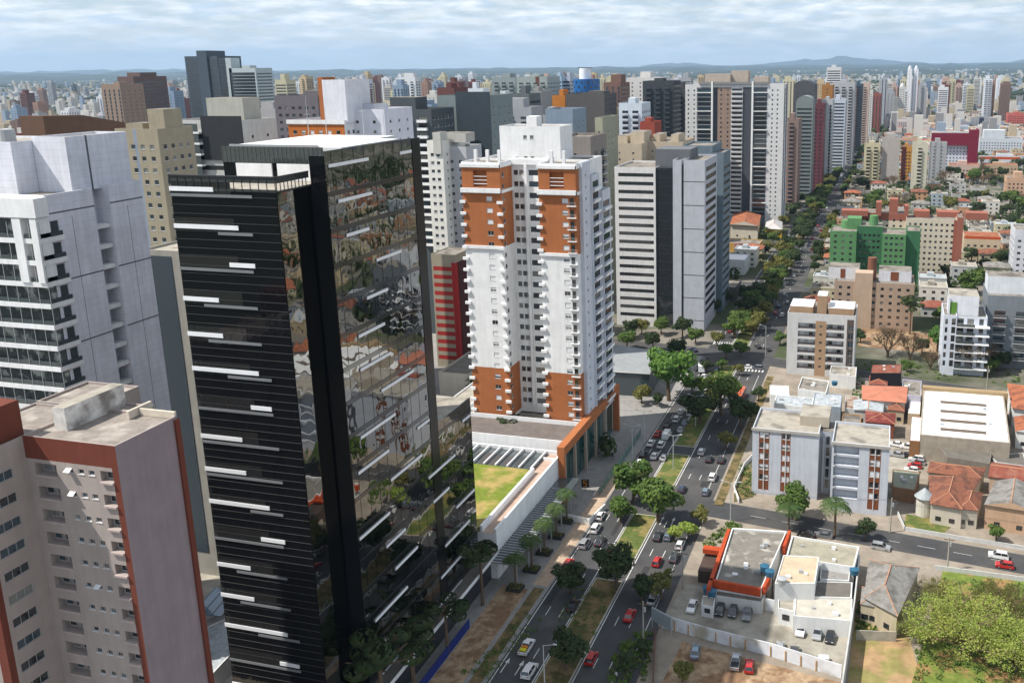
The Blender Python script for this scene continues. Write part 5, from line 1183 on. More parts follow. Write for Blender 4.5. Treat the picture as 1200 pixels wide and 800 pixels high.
# boundary walls
def wallrun(label, pts, h=2.2, t=.18, m_=None, z=0, name='boundary_wall'):
    q = [at(x, y, z) for x, y in pts]; root = thing(name, label, 'wall', (*q[0], .1))
    o = Vector(q[0])
    for a, c in zip(q[:-1], q[1:]):
        a = Vector(a) - o; c = Vector(c) - o; d = (c - a).normalized(); nn = Vector((-d.y, d.x)) * t / 2; m = MB()
        m.prism([tuple(p) for p in (a - nn, c - nn - d * .02, c + nn - d * .02, a + nn)], 0, h); m.build('wall_panel', [m_ or WWH], root)
        n = int((c - a).length / 3)
        m = MB()
        for i in range(n): p = a + d * (3 * i + .5); m.box(p.x - .1, p.x + .1, p.y - .28, p.y - .12, 0, h * .8)
        if name == 'boundary_wall' and n: m.build('buttress', [wmat('#b98d52')], root)
    return root
PW = mat('parking_wall_white', '#d6d8dc', .85, .2, .4, c2='#b0a898', c2pos=.62)
wallrun('white wall with ochre buttresses between the upper parking lot and the dirt lot', ((772, 734), (836, 752), (900, 768), (986, 795)), 2.8, m_=PW)
wallrun('white wall with ochre buttresses along the back of the upper parking lot', ((838, 702), (905, 717), (960, 731), (1000, 738)), 2.8, m_=PW)
wallrun('long pale party wall running down beside the old grey-roofed house', ((1006, 672), (1000, 728), (985, 830)), 4.5, .3, mat('party_wall', '#b9b9b8', .9, .2, .4))
wallrun('grey concrete wall in front of the bare soil lot', ((1003, 750), (1050, 752)), 2.2, m_=mat('wall_block_grey', '#a9a396', .9, .25), name='garden_wall')
wallrun('low white wall along the pavement of the grass lot', ((1095, 668), (1200, 682)), 1.2, m_=WGR, name='garden_wall')
wallrun('dark brick retaining wall beside the dirt lot', ((768, 745), (764, 830)), 1.5, m_=mat('brick_dark', '#6b4a3c', .9, .3), name='garden_wall')
wallrun('white curved wall along the apartment block garden', ((866, 590), (860, 575), (872, 548), (884, 535)), 1.4, m_=WWH, name='garden_wall')
wallrun('white street wall in front of the clay-tile house', ((1052, 604), (1060, 622), (1118, 632), (1200, 645)), 1.1, m_=WGR, name='garden_wall')
# blue banner fence by the soil bed
b = thing('banner_fence', 'long blue banner fence beside the soil bed in the tower shade', 'fence', (-77.8, 118, .13)); m = MB(); m.box(0, .12, 0, 32, 0, 2.0); m.build('banner', [mat('banner_blue', (.01, .025, .17), .6, .1)], b)
# ---------- generic houses and small blocks filling the city blocks
rh = random.Random(5); HC = [('#d6d2c8', 'white'), ('#c9b695', 'beige'), ('#b9b9b6', 'grey'), ('#c79a78', 'peach'), ('#a9b3ba', 'pale blue'), ('#c8c0a0', 'cream')]
HR = [(TILE, 'brown tile roof', 0), (TILER, 'reddish tile roof', 0), (TILEO, 'orange tile roof', 0), (FIBRE, 'grey sheet roof', 0), (CONC, 'stained flat roof', 1), (CONCL, 'pale flat roof', 1), (FIBREL, 'silver metal roof', 1)]
cand = []
def vis(X, Y, z=6):
    x, y = pr(X, Y, z); return -20 < x < 1215 and 84 < y < 830
for Y in range(226, 1480, 17):
    for X in list(range(-36, 330, 17)):
        cand.append((X + rh.uniform(-1.5, 1.5), Y + rh.uniform(-1.5, 1.5)))
for Y in range(120, 1300, 21):
    for X in range(-420, -72, 21): cand.append((X + rh.uniform(-2, 2), Y + rh.uniform(-2, 2)))
HM = {}
cnt = 0; lab = {}
LM2 = [('the green-painted building', 1020, 300), ('the burgundy frame building', 1120, 180), ('the white warehouse', 1130, 480), ('the modern white block', 1130, 400), ('the tan block', 1025, 345), ('the wide residential tower', 860, 180), ('the pink-panelled block', 1065, 148), ('the stepped hospital', 1175, 165), ('the cream balcony towers', 1040, 190), ('the coral-red block', 1190, 142), ('the grey office slab', 770, 300), ('the apartment block pair', 960, 550), ('the avenue trees', 930, 290), ('the red striped block', 520, 400), ('the black tower', 250, 700), ('the striped slab building', 1112, 130), ('the salmon-pier building', 1100, 285)]
near_s = []
for X, Y in cand:
    Wd, Dp = rh.uniform(10, 14.5), rh.uniform(9, 14)
    if Y > 700: Wd *= 1.25; Dp *= 1.2
    on_st = any(abs(s(X + Wd / 2) - (Y + Dp / 2)) < Dp / 2 + hw + 1.5 for s, hw in RS)
    if on_st or any(abs(X + Wd / 2 - c) < Wd / 2 + 5 for c in (99, 219, 339, -208, -334)): continue
    if Y < 430 and X > 35 and Y < 330 and X < 70 and False: continue
    if not free(X, X + Wd, Y, Y + Dp, 1.2): continue
    if rh.random() < .16: continue
    near_s.append((X, Y, Wd, Dp))
    claim(X, X + Wd, Y, Y + Dp)
rest = MB(); rm = [wmat('#c9c5bb'), wmat('#b7a98f'), TILE, TILEO, CONC, FIBREL, wmat('#a9acae')]
def hmesh(wi, ri, bucket):
    key = (wi, ri, bucket)
    if key in HM: return HM[key]
    m = MB(); r = MB(); Wd, Dp, h = ((11, 10, 4.5), (13, 12, 6.5), (12, 13, 9.5))[bucket]; flat = HR[ri][2]
    m.box(0, Wd, 0, Dp, 0, h, 0)
    if flat:
        m.box(-.1, Wd + .1, -.1, .15, h, h + .6); m.box(-.1, .15, .16, Dp, h, h + .6); m.box(Wd - .15, Wd + .1, .16, Dp, h, h + .6); r.poly([(.1, .1, h + .05), (Wd - .1, .1, h + .05), (Wd - .1, Dp, h + .05), (.1, Dp, h + .05)])
        r.box(Wd * .3, Wd * .55, Dp * .4, Dp * .75, h + .06, h + 1.8)
    else:
        e = .5; A = Vector((Dp * .5, Dp / 2, h + 2.0)); B = Vector((Wd - Dp * .5 + .6, Dp / 2, h + 2.0)); c = [Vector((-e, -e, h)), Vector((Wd + e, -e, h)), Vector((Wd + e, Dp + e, h)), Vector((-e, Dp + e, h))]
        r.poly([c[0], c[1], B, A]); r.poly([c[2], c[3], A, B]); r.poly([c[1], c[2], B]); r.poly([c[3], c[0], A])
    wn = MB()
    for f in range(int(h / 3)):
        for i in range(3):
            u = Wd * (i + .5) / 3; wn.box(u - .7, u + .7, -.06, -.01, 1 + f * 3, 2.2 + f * 3); v = Dp * (i + .5) / 3; wn.box(-.06, -.01, v - .6, v + .6, 1 + f * 3, 2.2 + f * 3)
    m.add(wn, Matrix(), [1]); HM[key] = (m.mesh('wall', [wmat(HC[wi][0]), WINQ]), r.mesh('roof', [HR[ri][0]]), (m, r)); return HM[key]
def nearest(px, py, L_):
    n = min(L_, key=lambda q: (q[1] - px) ** 2 + 2.5 * (q[2] - py) ** 2); dx, dy = px - n[1], py - n[2]
    if abs(dx) > abs(dy) * 1.2: return ('left of ' if dx < 0 else 'right of ') + n[0]
    return ('beyond ' if dy < 0 else 'before ') + n[0]
near_s.sort(key=lambda q: q[0] ** 2 + q[1] ** 2)
bpy.context.view_layer.update(); DG = bpy.context.evaluated_depsgraph_get(); CO = Vector((0, 0, CH))
def sees(X, Y, Z):
    d = Vector((X, Y, Z)) - CO; l = d.length; hit, p = SC.ray_cast(DG, CO + d.normalized() * 5, d.normalized(), distance=l - 8)[:2]
    return not hit
hzo.hide_viewport = True; bpy.context.view_layer.update(); DG = bpy.context.evaluated_depsgraph_get()
def visible(q):
    return vis(q[0] + 5, q[1] + 5) and any(sees(q[0] + a, q[1] + b_, z) for a in (0, 6, 12) for b_ in (0, 10) for z in (1, 6.5))
hs = []
for q in near_s:
    X, Y, Wd, Dp = q; v = visible(q)
    tall = rh.random(); bk = 2 if tall > .86 else 1 if tall > .5 else 0
    if X < -60: bk = 2 if tall > .5 else 1
    wi = rh.randrange(len(HC)); ri = rh.choices(range(7), (4, 3, 2, 5, 5, 4, 2))[0]
    if bk == 2: ri = rh.choice((4, 5, 5, 6))
    hs.append((v, X, Y, wi, ri, bk))
vi = [h for h in hs if h[0]]; nv = [h for h in hs if not h[0] and h[1] > -60] + vi[290:]; vi = vi[:290]
hzo.hide_viewport = False
sc = {}
rows_ = []
for _, X, Y, wi, ri, bk in vi:
    px, py = pr(X + 6, Y, 5); lb = f'{HC[wi][1]} {"low" if bk == 0 else "two-storey" if bk == 1 else "three-storey"} house with {HR[ri][1]}, {nearest(px, py, LM2)}'
    rows_.append((lb, px, X, Y, wi, ri, bk))
rows_.sort()
for i, (lb, px, X, Y, wi, ri, bk) in enumerate(rows_):
    k = sc[lb] = sc.get(lb, 0) + 1
    if k > 1: lb += ', ' + ('second from left', 'third from left', 'fourth from left', 'fifth from left', 'sixth from left')[min(k - 2, 4)]
    a, r, _ = hmesh(wi, ri, bk); root = thing('house', lb, 'house', (X, Y, .12), 0, 'houses of the city blocks'); inst('wall', a, root); inst('roof', r, root)
FM = []; fb = MB()
for _, X, Y, wi, ri, bk in nv:
    hmesh(wi, ri, bk); m, r = HM[(wi, ri, bk)][2]
    ms = []
    for q in (wmat(HC[wi][0]), WINQ, HR[ri][0]):
        if q not in FM: FM.append(q)
        ms.append(FM.index(q))
    M = Matrix.Translation((X, Y, .12)); fb.add(m, M, ms[:2]); fb.add(r, M, [ms[2]])
o = fb.build('house_cluster', FM); o['kind'] = 'stuff'; o['label'] = 'remaining small houses of the blocks around the avenue'; o['category'] = 'houses'
# ---------- the far city
fm = [mat('far_wall_white', '#c9c6c0', .9, .1, .01), mat('far_wall_beige', '#b3a68f', .9, .1, .01), mat('far_wall_grey', '#8f9092', .9, .1, .01), mat('far_roof_tile', '#a3603f', .9, .1, .01), mat('far_roof_pink', '#b28a78', .9, .1, .01), mat('far_wall_blue', '#8fa0b2', .9, .1, .01)]
rf = random.Random(9); fb = MB()
for i in range(24000):
    r = 1250 * (9.0 ** rf.random()); a = math.radians(rf.uniform(-52, 12)); X, Y = math.sin(a) * r, math.cos(a) * r
    if AVL - 20 < X < AVR + 20 and r < 3000: continue
    if noise.noise(Vector((X * .0011, Y * .0011, 3))) < -.12 - .1 * (r < 2500): continue
    s = rf.uniform(7, 13) * (1 + r / 7000); h = rf.choice((4, 5, 6, 8, 10)) * (1 + r / 9000)
    if rf.random() < .09: h *= 3.2; s *= .8; h = min(h, 42)
    wc = rf.choice((0, 0, 0, 1, 1, 2, 5)); rc = rf.choice((3, 3, 4, 0, 2, 1)) if h < 15 else wc
    fb.box(X, X + s, Y, Y + s * rf.uniform(.6, 1.2), 0, h, wc, rc, bot=False)
o = fb.build('distant_houses', fm); o['kind'] = 'stuff'; o['label'] = 'carpet of distant houses and small blocks reaching the hills'; o['category'] = 'houses'
# ================================================================== TREES
def leafmat(name, c, c2):
    m = bpy.data.materials.new(name); m.use_nodes = True; t = m.node_tree; b = t.nodes['Principled BSDF']; b.inputs['Roughness'].default_value = .6
    b.inputs['Specular IOR Level'].default_value = .25
    g = t.nodes.new('ShaderNodeTexCoord'); n = t.nodes.new('ShaderNodeTexNoise'); n.inputs['Scale'].default_value = 2.4; n.inputs['Detail'].default_value = 3
    oi = t.nodes.new('ShaderNodeObjectInfo'); x = t.nodes.new('ShaderNodeMix'); x.data_type = 'RGBA'; x.inputs[6].default_value = (*lin(c), 1); x.inputs[7].default_value = (*lin(c2), 1)
    t.links.new(g.outputs['Object'], n.inputs[0]); ad = t.nodes.new('ShaderNodeMath'); ad.operation = 'ADD'
    mr = t.nodes.new('ShaderNodeMapRange'); mr.inputs[1].default_value = .35; mr.inputs[2].default_value = .65; mr.inputs[3].default_value = 0; mr.inputs[4].default_value = .7
    ml = t.nodes.new('ShaderNodeMath'); ml.operation = 'MULTIPLY'; ml.inputs[1].default_value = .45
    t.links.new(n.outputs[0], mr.inputs[0]); t.links.new(oi.outputs['Random'], ml.inputs[0]); t.links.new(mr.outputs[0], ad.inputs[0]); t.links.new(ml.outputs[0], ad.inputs[1]); t.links.new(ad.outputs[0], x.inputs[0])
    t.links.new(x.outputs[2], b.inputs['Base Color'])
    tr = t.nodes.new('ShaderNodeBsdfTranslucent'); t.links.new(x.outputs[2], tr.inputs[0]); ms = t.nodes.new('ShaderNodeMixShader'); ms.inputs[0].default_value = .3
    t.links.new(b.outputs[0], ms.inputs[1]); t.links.new(tr.outputs[0], ms.inputs[2]); t.links.new(ms.outputs[0], t.nodes['Material Output'].inputs['Surface'])
    return m
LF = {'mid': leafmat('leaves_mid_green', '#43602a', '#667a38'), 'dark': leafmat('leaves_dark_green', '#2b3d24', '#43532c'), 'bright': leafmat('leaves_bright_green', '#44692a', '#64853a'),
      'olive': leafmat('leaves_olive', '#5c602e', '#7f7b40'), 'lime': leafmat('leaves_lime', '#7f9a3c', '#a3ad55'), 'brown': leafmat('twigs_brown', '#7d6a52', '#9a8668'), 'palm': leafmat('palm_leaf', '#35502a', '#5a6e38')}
BARK = mat('bark', '#6b5a49', .95, .3, 2.)
def crown_mb(seed, nl=9, per=230, leaf=.10, flat=.75, sparse=0., top=0.):
    r = random.Random(seed); m = MB(); lobes = [(Vector((0, 0, 0)), .62)]
    for i in range(nl):
        a = r.uniform(0, 6.28); d = r.uniform(.35, .72); z = r.uniform(-.35, .5) * flat
        lobes.append((Vector((math.cos(a) * d, math.sin(a) * d, z)), r.uniform(.24, .42)))
    for c, R_ in lobes:
        for j in range(int(per * (R_ / .4) ** 1.6)):
            if r.random() < sparse: continue
            v = Vector((r.gauss(0, 1), r.gauss(0, 1), r.gauss(0, 1))).normalized()
            if v.z < -.3 and r.random() < .6: continue
            p = c + v * R_ * (r.uniform(.6, 1.08)); p.z *= flat if flat < 1 else 1
            n = (v + Vector((r.uniform(-.8, .8), r.uniform(-.8, .8), r.uniform(-.2, .9)))).normalized(); a = n.orthogonal().normalized(); b = n.cross(a); s = leaf * r.uniform(.55, 1.25); t = r.uniform(0, 6.28)
            a, b = a * math.cos(t) + b * math.sin(t), b * math.cos(t) - a * math.sin(t)
            m.poly([p - a * s, p - b * s * .6, p + a * s, p + b * s * .6])
    return m
def trunk_mb(seed, H, R_, fork=.45, r0=.07, nb=6):
    r = random.Random(seed); m = MB(); f = H * fork; p = Vector((r.uniform(-.05, .05), r.uniform(-.05, .05), f)); m.tube((0, 0, 0), p, r0 * 1.15, r0 * .8, 7)
    for i in range(nb):
        a = 6.28 * i / nb + r.uniform(-.4, .4); q = p + Vector((math.cos(a) * .35, math.sin(a) * .35, (H - f) * r.uniform(.3, .6))); m.tube(p, q, r0 * .6, r0 * .38, 5, cap=False)
        for k in range(2): e = q + Vector((math.cos(a + k - .5) * .28, math.sin(a + k - .5) * .28, (H - f) * r.uniform(.15, .4))); m.tube(q, e, r0 * .36, r0 * .1, 4, cap=False)
    return m
def airy_mb(seed, n=15000, leaf=.02):
    r = random.Random(seed); m = MB(); cl = []
    for k in range(120):
        v = Vector((r.gauss(0, 1), r.gauss(0, 1), abs(r.gauss(0, .8)) - .25)).normalized() * r.uniform(.25, 1.0); v.z *= .55; cl.append((v, r.uniform(.09, .2)))
    for k in range(60):
        c = cl[k][0]; m.tube((c.x * .1, c.y * .1, -.5), c, .012, .004, 3, 1, cap=False)
    for i in range(n):
        c, R_ = r.choice(cl); p = c + Vector((r.gauss(0, 1), r.gauss(0, 1), r.gauss(0, .7))) * R_ * .55; a = Vector((r.gauss(0, 1), r.gauss(0, 1), r.gauss(0, .6))).normalized(); b = a.orthogonal().normalized(); s = leaf * r.uniform(.5, 1.3)
        m.poly([p - a * s, p - b * s * .5, p + a * s, p + b * s * .5], 1 if r.random() < .12 else 0)
    return m
PT = {}
def tree_proto(kind):                      # unit = crown radius
    if kind in PT: return PT[kind]
    L_ = []
    for v in range(3):
        sd = hash_(kind) + v * 17
        if kind in ('mid', 'dark', 'bright', 'olive', 'lime'):
            H = 1.75; c = crown_mb(sd, 10, 300 if kind == 'bright' else 230, .085 if kind == 'bright' else .1, .85); cm = c.mesh('crown', [LF[kind]]); for_ = Matrix()
            tm = trunk_mb(sd, H * .95, 1).mesh('trunk', [BARK]); L_.append((cm, tm, 1.15))
        elif kind == 'bare':
            r = random.Random(sd); m = MB()
            def br(p, d, l, rr, n):
                q = p + d * l; m.tube(p, q, rr, rr * .65, 5 if n > 2 else 3, cap=False)
                if n == 0: return
                for k in range(3 if n > 1 else 4):
                    dd = (d + Vector((r.uniform(-.75, .75), r.uniform(-.75, .75), r.uniform(-.1, .45)))).normalized(); br(q, dd, l * r.uniform(.6, .85), rr * .6, n - 1)
            for k in range(4):
                a = 6.28 * k / 4 + r.random(); br(Vector((0, 0, .25)), Vector((math.cos(a) * .6, math.sin(a) * .6, 1)).normalized(), .5, .06, 5)
            m.tube((0, 0, 0), (0, 0, .3), .1, .08, 7); tm = m.mesh('trunk', [BARK])
            cm = crown_mb(sd, 8, 70, .05, .8).mesh('crown', [LF['brown']]); L_.append((cm, tm, 1.15))
        elif kind == 'pine':                       # araucaria-like tiers on a tall trunk
            m = MB(); r = random.Random(sd)
            for k in range(9):
                zc = 2.4 + r.uniform(-.35, .4); a = r.uniform(0, 6.28); d = r.uniform(.2, .75); c = Vector((math.cos(a) * d, math.sin(a) * d, zc))
                for j in range(150):
                    v = Vector((r.gauss(0, 1), r.gauss(0, 1), r.gauss(0, .6))).normalized(); p = c + Vector((v.x * .3, v.y * .3, v.z * .16)); a_ = v.orthogonal().normalized(); b_ = v.cross(a_); s = r.uniform(.04, .09)
                    m.poly([p - a_ * s, p - b_ * s * .6, p + a_ * s, p + b_ * s * .6])
            t_ = MB(); t_.tube((0, 0, 0), (0, 0, 2.5), .07, .04, 6)
            for k in range(7): a = k * .9; t_.tube((0, 0, 2.1), (math.cos(a) * .7, math.sin(a) * .7, 2.4), .03, .015, 4, cap=False)
            L_.append((m.mesh('crown', [LF['dark']]), t_.mesh('trunk', [BARK]), 0))
        elif kind == 'palm':
            m = MB(); r = random.Random(sd)
            for k in range(15):
                a = 6.28 * k / 15 + r.uniform(-.15, .15); up = r.uniform(.2, 1.1); px = Vector((0, 0, 2.6)); d = Vector((math.cos(a), math.sin(a), 0)); sdv = Vector((-math.sin(a), math.cos(a), 0))
                P_ = [px + d * (t * 1.05) + Vector((0, 0, up * t - 1.25 * t * t * (.7 + .3 * up))) for t in [i / 7 for i in range(8)]]
                for i in range(7):
                    for s_ in (-1, 1):
                        for q in range(2):
                            b0 = P_[i].lerp(P_[i + 1], q / 2); l = .34 * math.sin(math.pi * (i + 1) / 8.5) + .05
                            m.poly([b0, b0.lerp(P_[i + 1], .42), b0 + sdv * s_ * l + d * .14 + Vector((0, 0, -.16)), b0 + sdv * s_ * l * .98 + d * .08 + Vector((0, 0, -.16))])
            t_ = MB(); t_.tube((0, 0, 0), (0, 0, 2.6), .09, .065, 8); L_.append((m.mesh('crown', [LF['palm']]), t_.mesh('trunk', [BARK]), 0))
        elif kind == 'cypress':
            m = MB(); r = random.Random(sd)
            for j in range(900):
                t = r.random(); rr = .42 * (1 - t) ** .8 + .03; a = r.uniform(0, 6.28); p = Vector((math.cos(a) * rr, math.sin(a) * rr, .3 + t * 2.9)); v = Vector((math.cos(a), math.sin(a), .5)).normalized(); a_ = v.orthogonal().normalized(); b_ = v.cross(a_); s = r.uniform(.05, .1); m.poly([p - a_ * s, p - b_ * s, p + a_ * s, p + b_ * s])
            t_ = MB(); t_.tube((0, 0, 0), (0, 0, .6), .07, .05, 6); L_.append((m.mesh('crown', [LF['dark']]), t_.mesh('trunk', [BARK]), 0))
    PT[kind] = L_; return L_
def hash_(s): return sum(ord(c) * (i + 1) for i, c in enumerate(s)) % 997
rtr = random.Random(21)
def tree(kind, X, Y, R_, label, hs=1., group=None, z=.12, name=None, var=None):
    pr_ = tree_proto(kind); cm, tm, zc = pr_[rtr.randrange(3) if var is None else var]
    nm = name or {'palm': 'palm_tree', 'pine': 'pine_tree', 'bare': 'bare_tree', 'cypress': 'cypress_tree'}.get(kind, 'tree')
    root = thing(nm, label, 'tree', (X, Y, z), rtr.uniform(0, 6.28), group); root.scale = (R_, R_, R_ * hs)
    inst('trunk', tm, root); inst('crown', cm, root, (0, 0, zc)); return root
def treepx(kind, x, y, r, label, hs=1., group=None, base=None, var=None):
    """crown centre and radius in the photograph -> position and size on the ground"""
    if base: X, Y = at(*base)
    else: X, Y = at(x, y + r * .72)
    q = Vector((X, Y, -CH)); s = CF / q.dot(FW)
    R_ = r / s
    return tree(kind, X, Y, R_, label, hs, group, var=var)
G1 = 'trees of the avenue median and pavements'
for a in [('bright', 784, 446, 33, 'largest bright green tree beside the curved-roof pavilion', 1.1), ('mid', 742, 567, 29, 'green tree on the near median just past the white car queue'), ('mid', 771, 590, 30, 'green tree on the median nearest to the empty side-street mouth'), ('mid', 727, 598, 19, 'smaller green tree left of the two median trees', .9),
          ('olive', 822, 606, 13, 'small yellowish tree on the traffic island before the cross street'), ('lime', 806, 622, 13, 'light green young tree by the kerb above the dark parked car', .9), ('lime', 790, 626, 12, 'lime-coloured small tree leaning over the parked cars'),
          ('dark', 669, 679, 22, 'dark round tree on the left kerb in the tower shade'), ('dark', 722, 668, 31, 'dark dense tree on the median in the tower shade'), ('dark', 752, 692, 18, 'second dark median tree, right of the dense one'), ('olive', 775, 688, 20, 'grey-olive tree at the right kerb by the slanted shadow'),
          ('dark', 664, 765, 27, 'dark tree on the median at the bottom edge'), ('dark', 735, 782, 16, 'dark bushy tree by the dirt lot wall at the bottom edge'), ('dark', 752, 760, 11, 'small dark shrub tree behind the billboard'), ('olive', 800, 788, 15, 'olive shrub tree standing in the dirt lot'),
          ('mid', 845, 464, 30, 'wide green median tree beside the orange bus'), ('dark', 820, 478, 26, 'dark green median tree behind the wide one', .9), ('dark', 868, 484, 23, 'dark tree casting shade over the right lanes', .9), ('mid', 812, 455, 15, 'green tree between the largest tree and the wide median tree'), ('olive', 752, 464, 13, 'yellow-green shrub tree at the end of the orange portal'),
          ('olive', 851, 517, 14, 'yellow-olive tree over the right lane', .9), ('dark', 889, 463, 10, 'small dark tree on the right pavement past the corner shop'), ('mid', 851, 413, 11, 'left one of two median trees at the crossing'), ('mid', 868, 411, 11, 'right one of two median trees at the crossing'), ('mid', 846, 428, 8, 'low median tree near the crossing truck'), ('olive', 866, 434, 8, 'low olive median tree near the crossing cars'),
          ('dark', 860, 385, 12, 'tree before the dark shadow of the grey slab, left of the lamp'), ('olive', 882, 385, 11, 'olive tree right of the lamp before the far crossing'), ('mid', 914, 398, 9, 'green street tree touching the white-framed apartment block'),
          ('dark', 800, 386, 14, 'dark tree left at the foot of the grey office slab'), ('mid', 775, 384, 12, 'mid-green tree at the foot of the black glass strip'), ('olive', 752, 384, 11, 'olive tree left at the foot of the grey office slab'), ('dark', 790, 412, 14, 'dark tree behind the largest bright green tree', 1.1), ('mid', 815, 395, 11, 'green tree by the office forecourt'),
          ('dark', 828, 430, 9, 'dark small tree beside the turning lane'),
          ('mid', 932, 592, 24, 'olive-green tree in front of the left apartment block of the pair'), ('dark', 1014, 623, 14, 'round dark tree beside the silver car on the cross street'), ('mid', 1167, 626, 12, 'young green tree on the far pavement above the white car'),
          ('bright', 1098, 400, 18, 'bright green tree among the bare trees'), ('dark', 1142, 470, 0.01, '')]:
    if a[2] and a[3] > 1:
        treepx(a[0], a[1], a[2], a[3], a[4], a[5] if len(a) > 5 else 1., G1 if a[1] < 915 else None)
tree('dark', -98, 132 - 18, 1, 'x') if False else None
for x, y, r, lb in ((1040, 404, 20, 'bare spreading tree left of the others on the second street'), (1066, 410, 17, 'thin bare tree behind the rust-roofed garage'), (1139, 421, 25, 'largest bare tree in front of the modern white block'), (1192, 412, 19, 'bare tree at the right edge by the slate block'), (1090, 424, 13, 'small bare tree beside the bright green tree'), (1052, 240, 13, 'bare tree in front of the grey seam tower'), (1044, 215, 9, 'small bare tree below the cream balcony tower')):
    treepx('bare', x, y, r, lb, group='bare trees')
treepx('pine', 1068, 353, 17, 'tall dark umbrella-crowned tree in front of the tan block', .9, base=(1066, 392))
treepx('palm', 978, 600, 18, 'palm tree on the cross street pavement', .9, base=(978, 628)); treepx('palm', 922, 606, 15, 'palm tree beside the shop back corner', .8, base=(924, 622))
treepx('cypress', 1191, 258, 9, 'dark pointed cypress near the right edge')
for x, y, r, k, lb in ((1128, 752, 70, 'lime', 'huge light-green tree filling the lower right corner'), (1078, 745, 34, 'lime', 'light-green tree left of the huge corner tree'), (1172, 722, 44, 'olive', 'olive tree right behind the huge corner tree'), (1100, 700, 26, 'olive', 'thin olive tree leaning to the grey roof'), (1190, 775, 50, 'lime', 'light tree cut by the right edge at the bottom')):
    X, Y = at(x, y + r * .25); q = Vector((X, Y, -CH)); R_ = r / (CF / q.dot(FW)); pm = PT.get('g' + k)
    if not pm:
        pm = PT['g' + k] = [(airy_mb(40 + v).mesh('crown', [LF[k], LF['brown']]), trunk_mb(v, 1.4, 1, .3, .03, 8).mesh('trunk', [BARK])) for v in range(2)]
    root = thing('tree', lb, 'tree', (X, Y, .15), rtr.uniform(0, 6), 'trees of the grass lot'); root.scale = (R_, R_, R_ * .8); c = rtr.choice(pm); inst('trunk', c[1], root); inst('crown', c[0], root, (0, 0, .8))
# pines by the white annex, dark trees before the black tower
for X, Y, R_, h, lb in ((*at(600, 540), 4.6, 1.0, 'tall pine with flat clumps beside the white annex, taller one'), (*at(583, 547), 4.6, .8, 'shorter dark pine beside the white annex'), (-78, 118, 7.5, .85, 'dark pine over the tower canopy at the bottom'), (-78, 128, 7.0, .75, 'dark pine next to the canopy edge'), (-78.5, 158, 5.5, .95, 'tall thin dark pine at the corner of the lawn podium'), (-78, 141, 5.5, .75, 'dark pine between the blue banner and the canopy')):
    tree('pine', X, Y, R_, lb, h, 'pines on the left pavement')
G5 = 'trees of the office forecourt'
for k, (x, y, r, kd) in enumerate(((735, 400, 12, 'mid'), (765, 402, 13, 'dark'), (778, 428, 14, 'dark'), (740, 388, 12, 'dark'), (818, 376, 10, 'mid'), (835, 362, 11, 'dark'), (850, 350, 11, 'dark'), (872, 345, 10, 'dark'), (880, 362, 12, 'dark'), (840, 398, 10, 'olive'), (770, 470, 9, 'dark'), (1008, 395, 10, 'dark'), (1080, 408, 12, 'dark'), (1118, 426, 12, 'dark'), (1170, 425, 14, 'dark'), (1062, 430, 9, 'mid'))):
    treepx(kd, x, y, r, f'{dict(mid="green", dark="dark", olive="olive")[kd]} tree ' + ('left before the grey office slab', 'behind the pavilion roof corner', 'touching the largest bright green tree from behind', 'second from left before the grey office slab', 'right of the grey office slab base', 'before the charcoal showroom', 'behind the charcoal showroom tree', 'beside the white light-box shop', 'on the shaded pavement by the charcoal showroom', 'near the turning lane beyond the truck', 'under the orange portal far end', 'at the dirt yard left end', 'in the dirt yard beside the bare trees', 'at the foot of the modern white block', 'right of the largest bare tree', 'behind the rust-roofed garage')[k], 1., G5 if k < 11 else None)
# plaza palms in planters
for i, (px, py) in enumerate(((604, 690), (623, 668), (638, 648), (652, 629), (664, 611))):
    X, Y = at(px, py, .13); lb = ('nearest', 'second', 'middle', 'fourth', 'farthest')[i]
    t_ = thing('planter', f'{lb} dark planter box with shrubs in the shaded plaza row', 'planter', (X, Y, .14), 0, 'planters on the plaza')
    m = MB(); m.box(-1.7, 1.7, -1.3, 1.3, 0, .6); m.build('box', [mat('planter_dark', '#3a3732', .9, .2)], t_)
    c = MB()
    for k in range(160): p = Vector((rtr.uniform(-1.5, 1.5), rtr.uniform(-1.1, 1.1), rtr.uniform(.6, 1.1))); s = .18; a = Vector((rtr.uniform(-1, 1), rtr.uniform(-1, 1), .4)).normalized() * s; b_ = Vector((-a.y, a.x, .05)); c.poly([p - a, p - b_, p + a, p + b_])
    c.build('shrub', [LF['olive']], t_); tree('palm', X + .1, Y, 2.5, f'{lb} young palm rising from the plaza planter row', 1.15, 'palms on the plaza', z=.72)
# receding avenue median trees and street trees
kk = 0
ords = ['far', 'farther', 'distant']
SEG = [(440, 'just past the far crossing'), (500, 'by the white shop'), (560, 'by the yellow-pink shop'), (630, 'by the orange tile roof'), (690, 'by the wide residential tower'), (760, 'below the brown balcony tower'), (830, 'below the maroon tower'), (920, 'below the ribbon tower'), (1010, 'below the ochre tower'), (1110, 'below the ribbed-crown tower'), (1400, 'below the dark teal tower')]
def tlabel(kind, X, Y):
    if X < -36:
        row = 'left pavement' if X < -68 else 'left median row' if X < -55.5 else 'right median row' if X < -50 else 'right pavement'
        return {'mid': 'green', 'dark': 'dark green', 'olive': 'olive'}[kind] + ' tree in the ' + row + ' ' + next(s for y, s in SEG if Y < y)
    px, py = pr(X, Y, 4); n = nearest(px, py, LM2)
    return {'mid': 'green', 'dark': 'dark green', 'olive': 'olive', 'lime': 'light green', 'bright': 'bright green', 'bare': 'bare'}[kind] + ' tree ' + n
tl = {}; TP = []
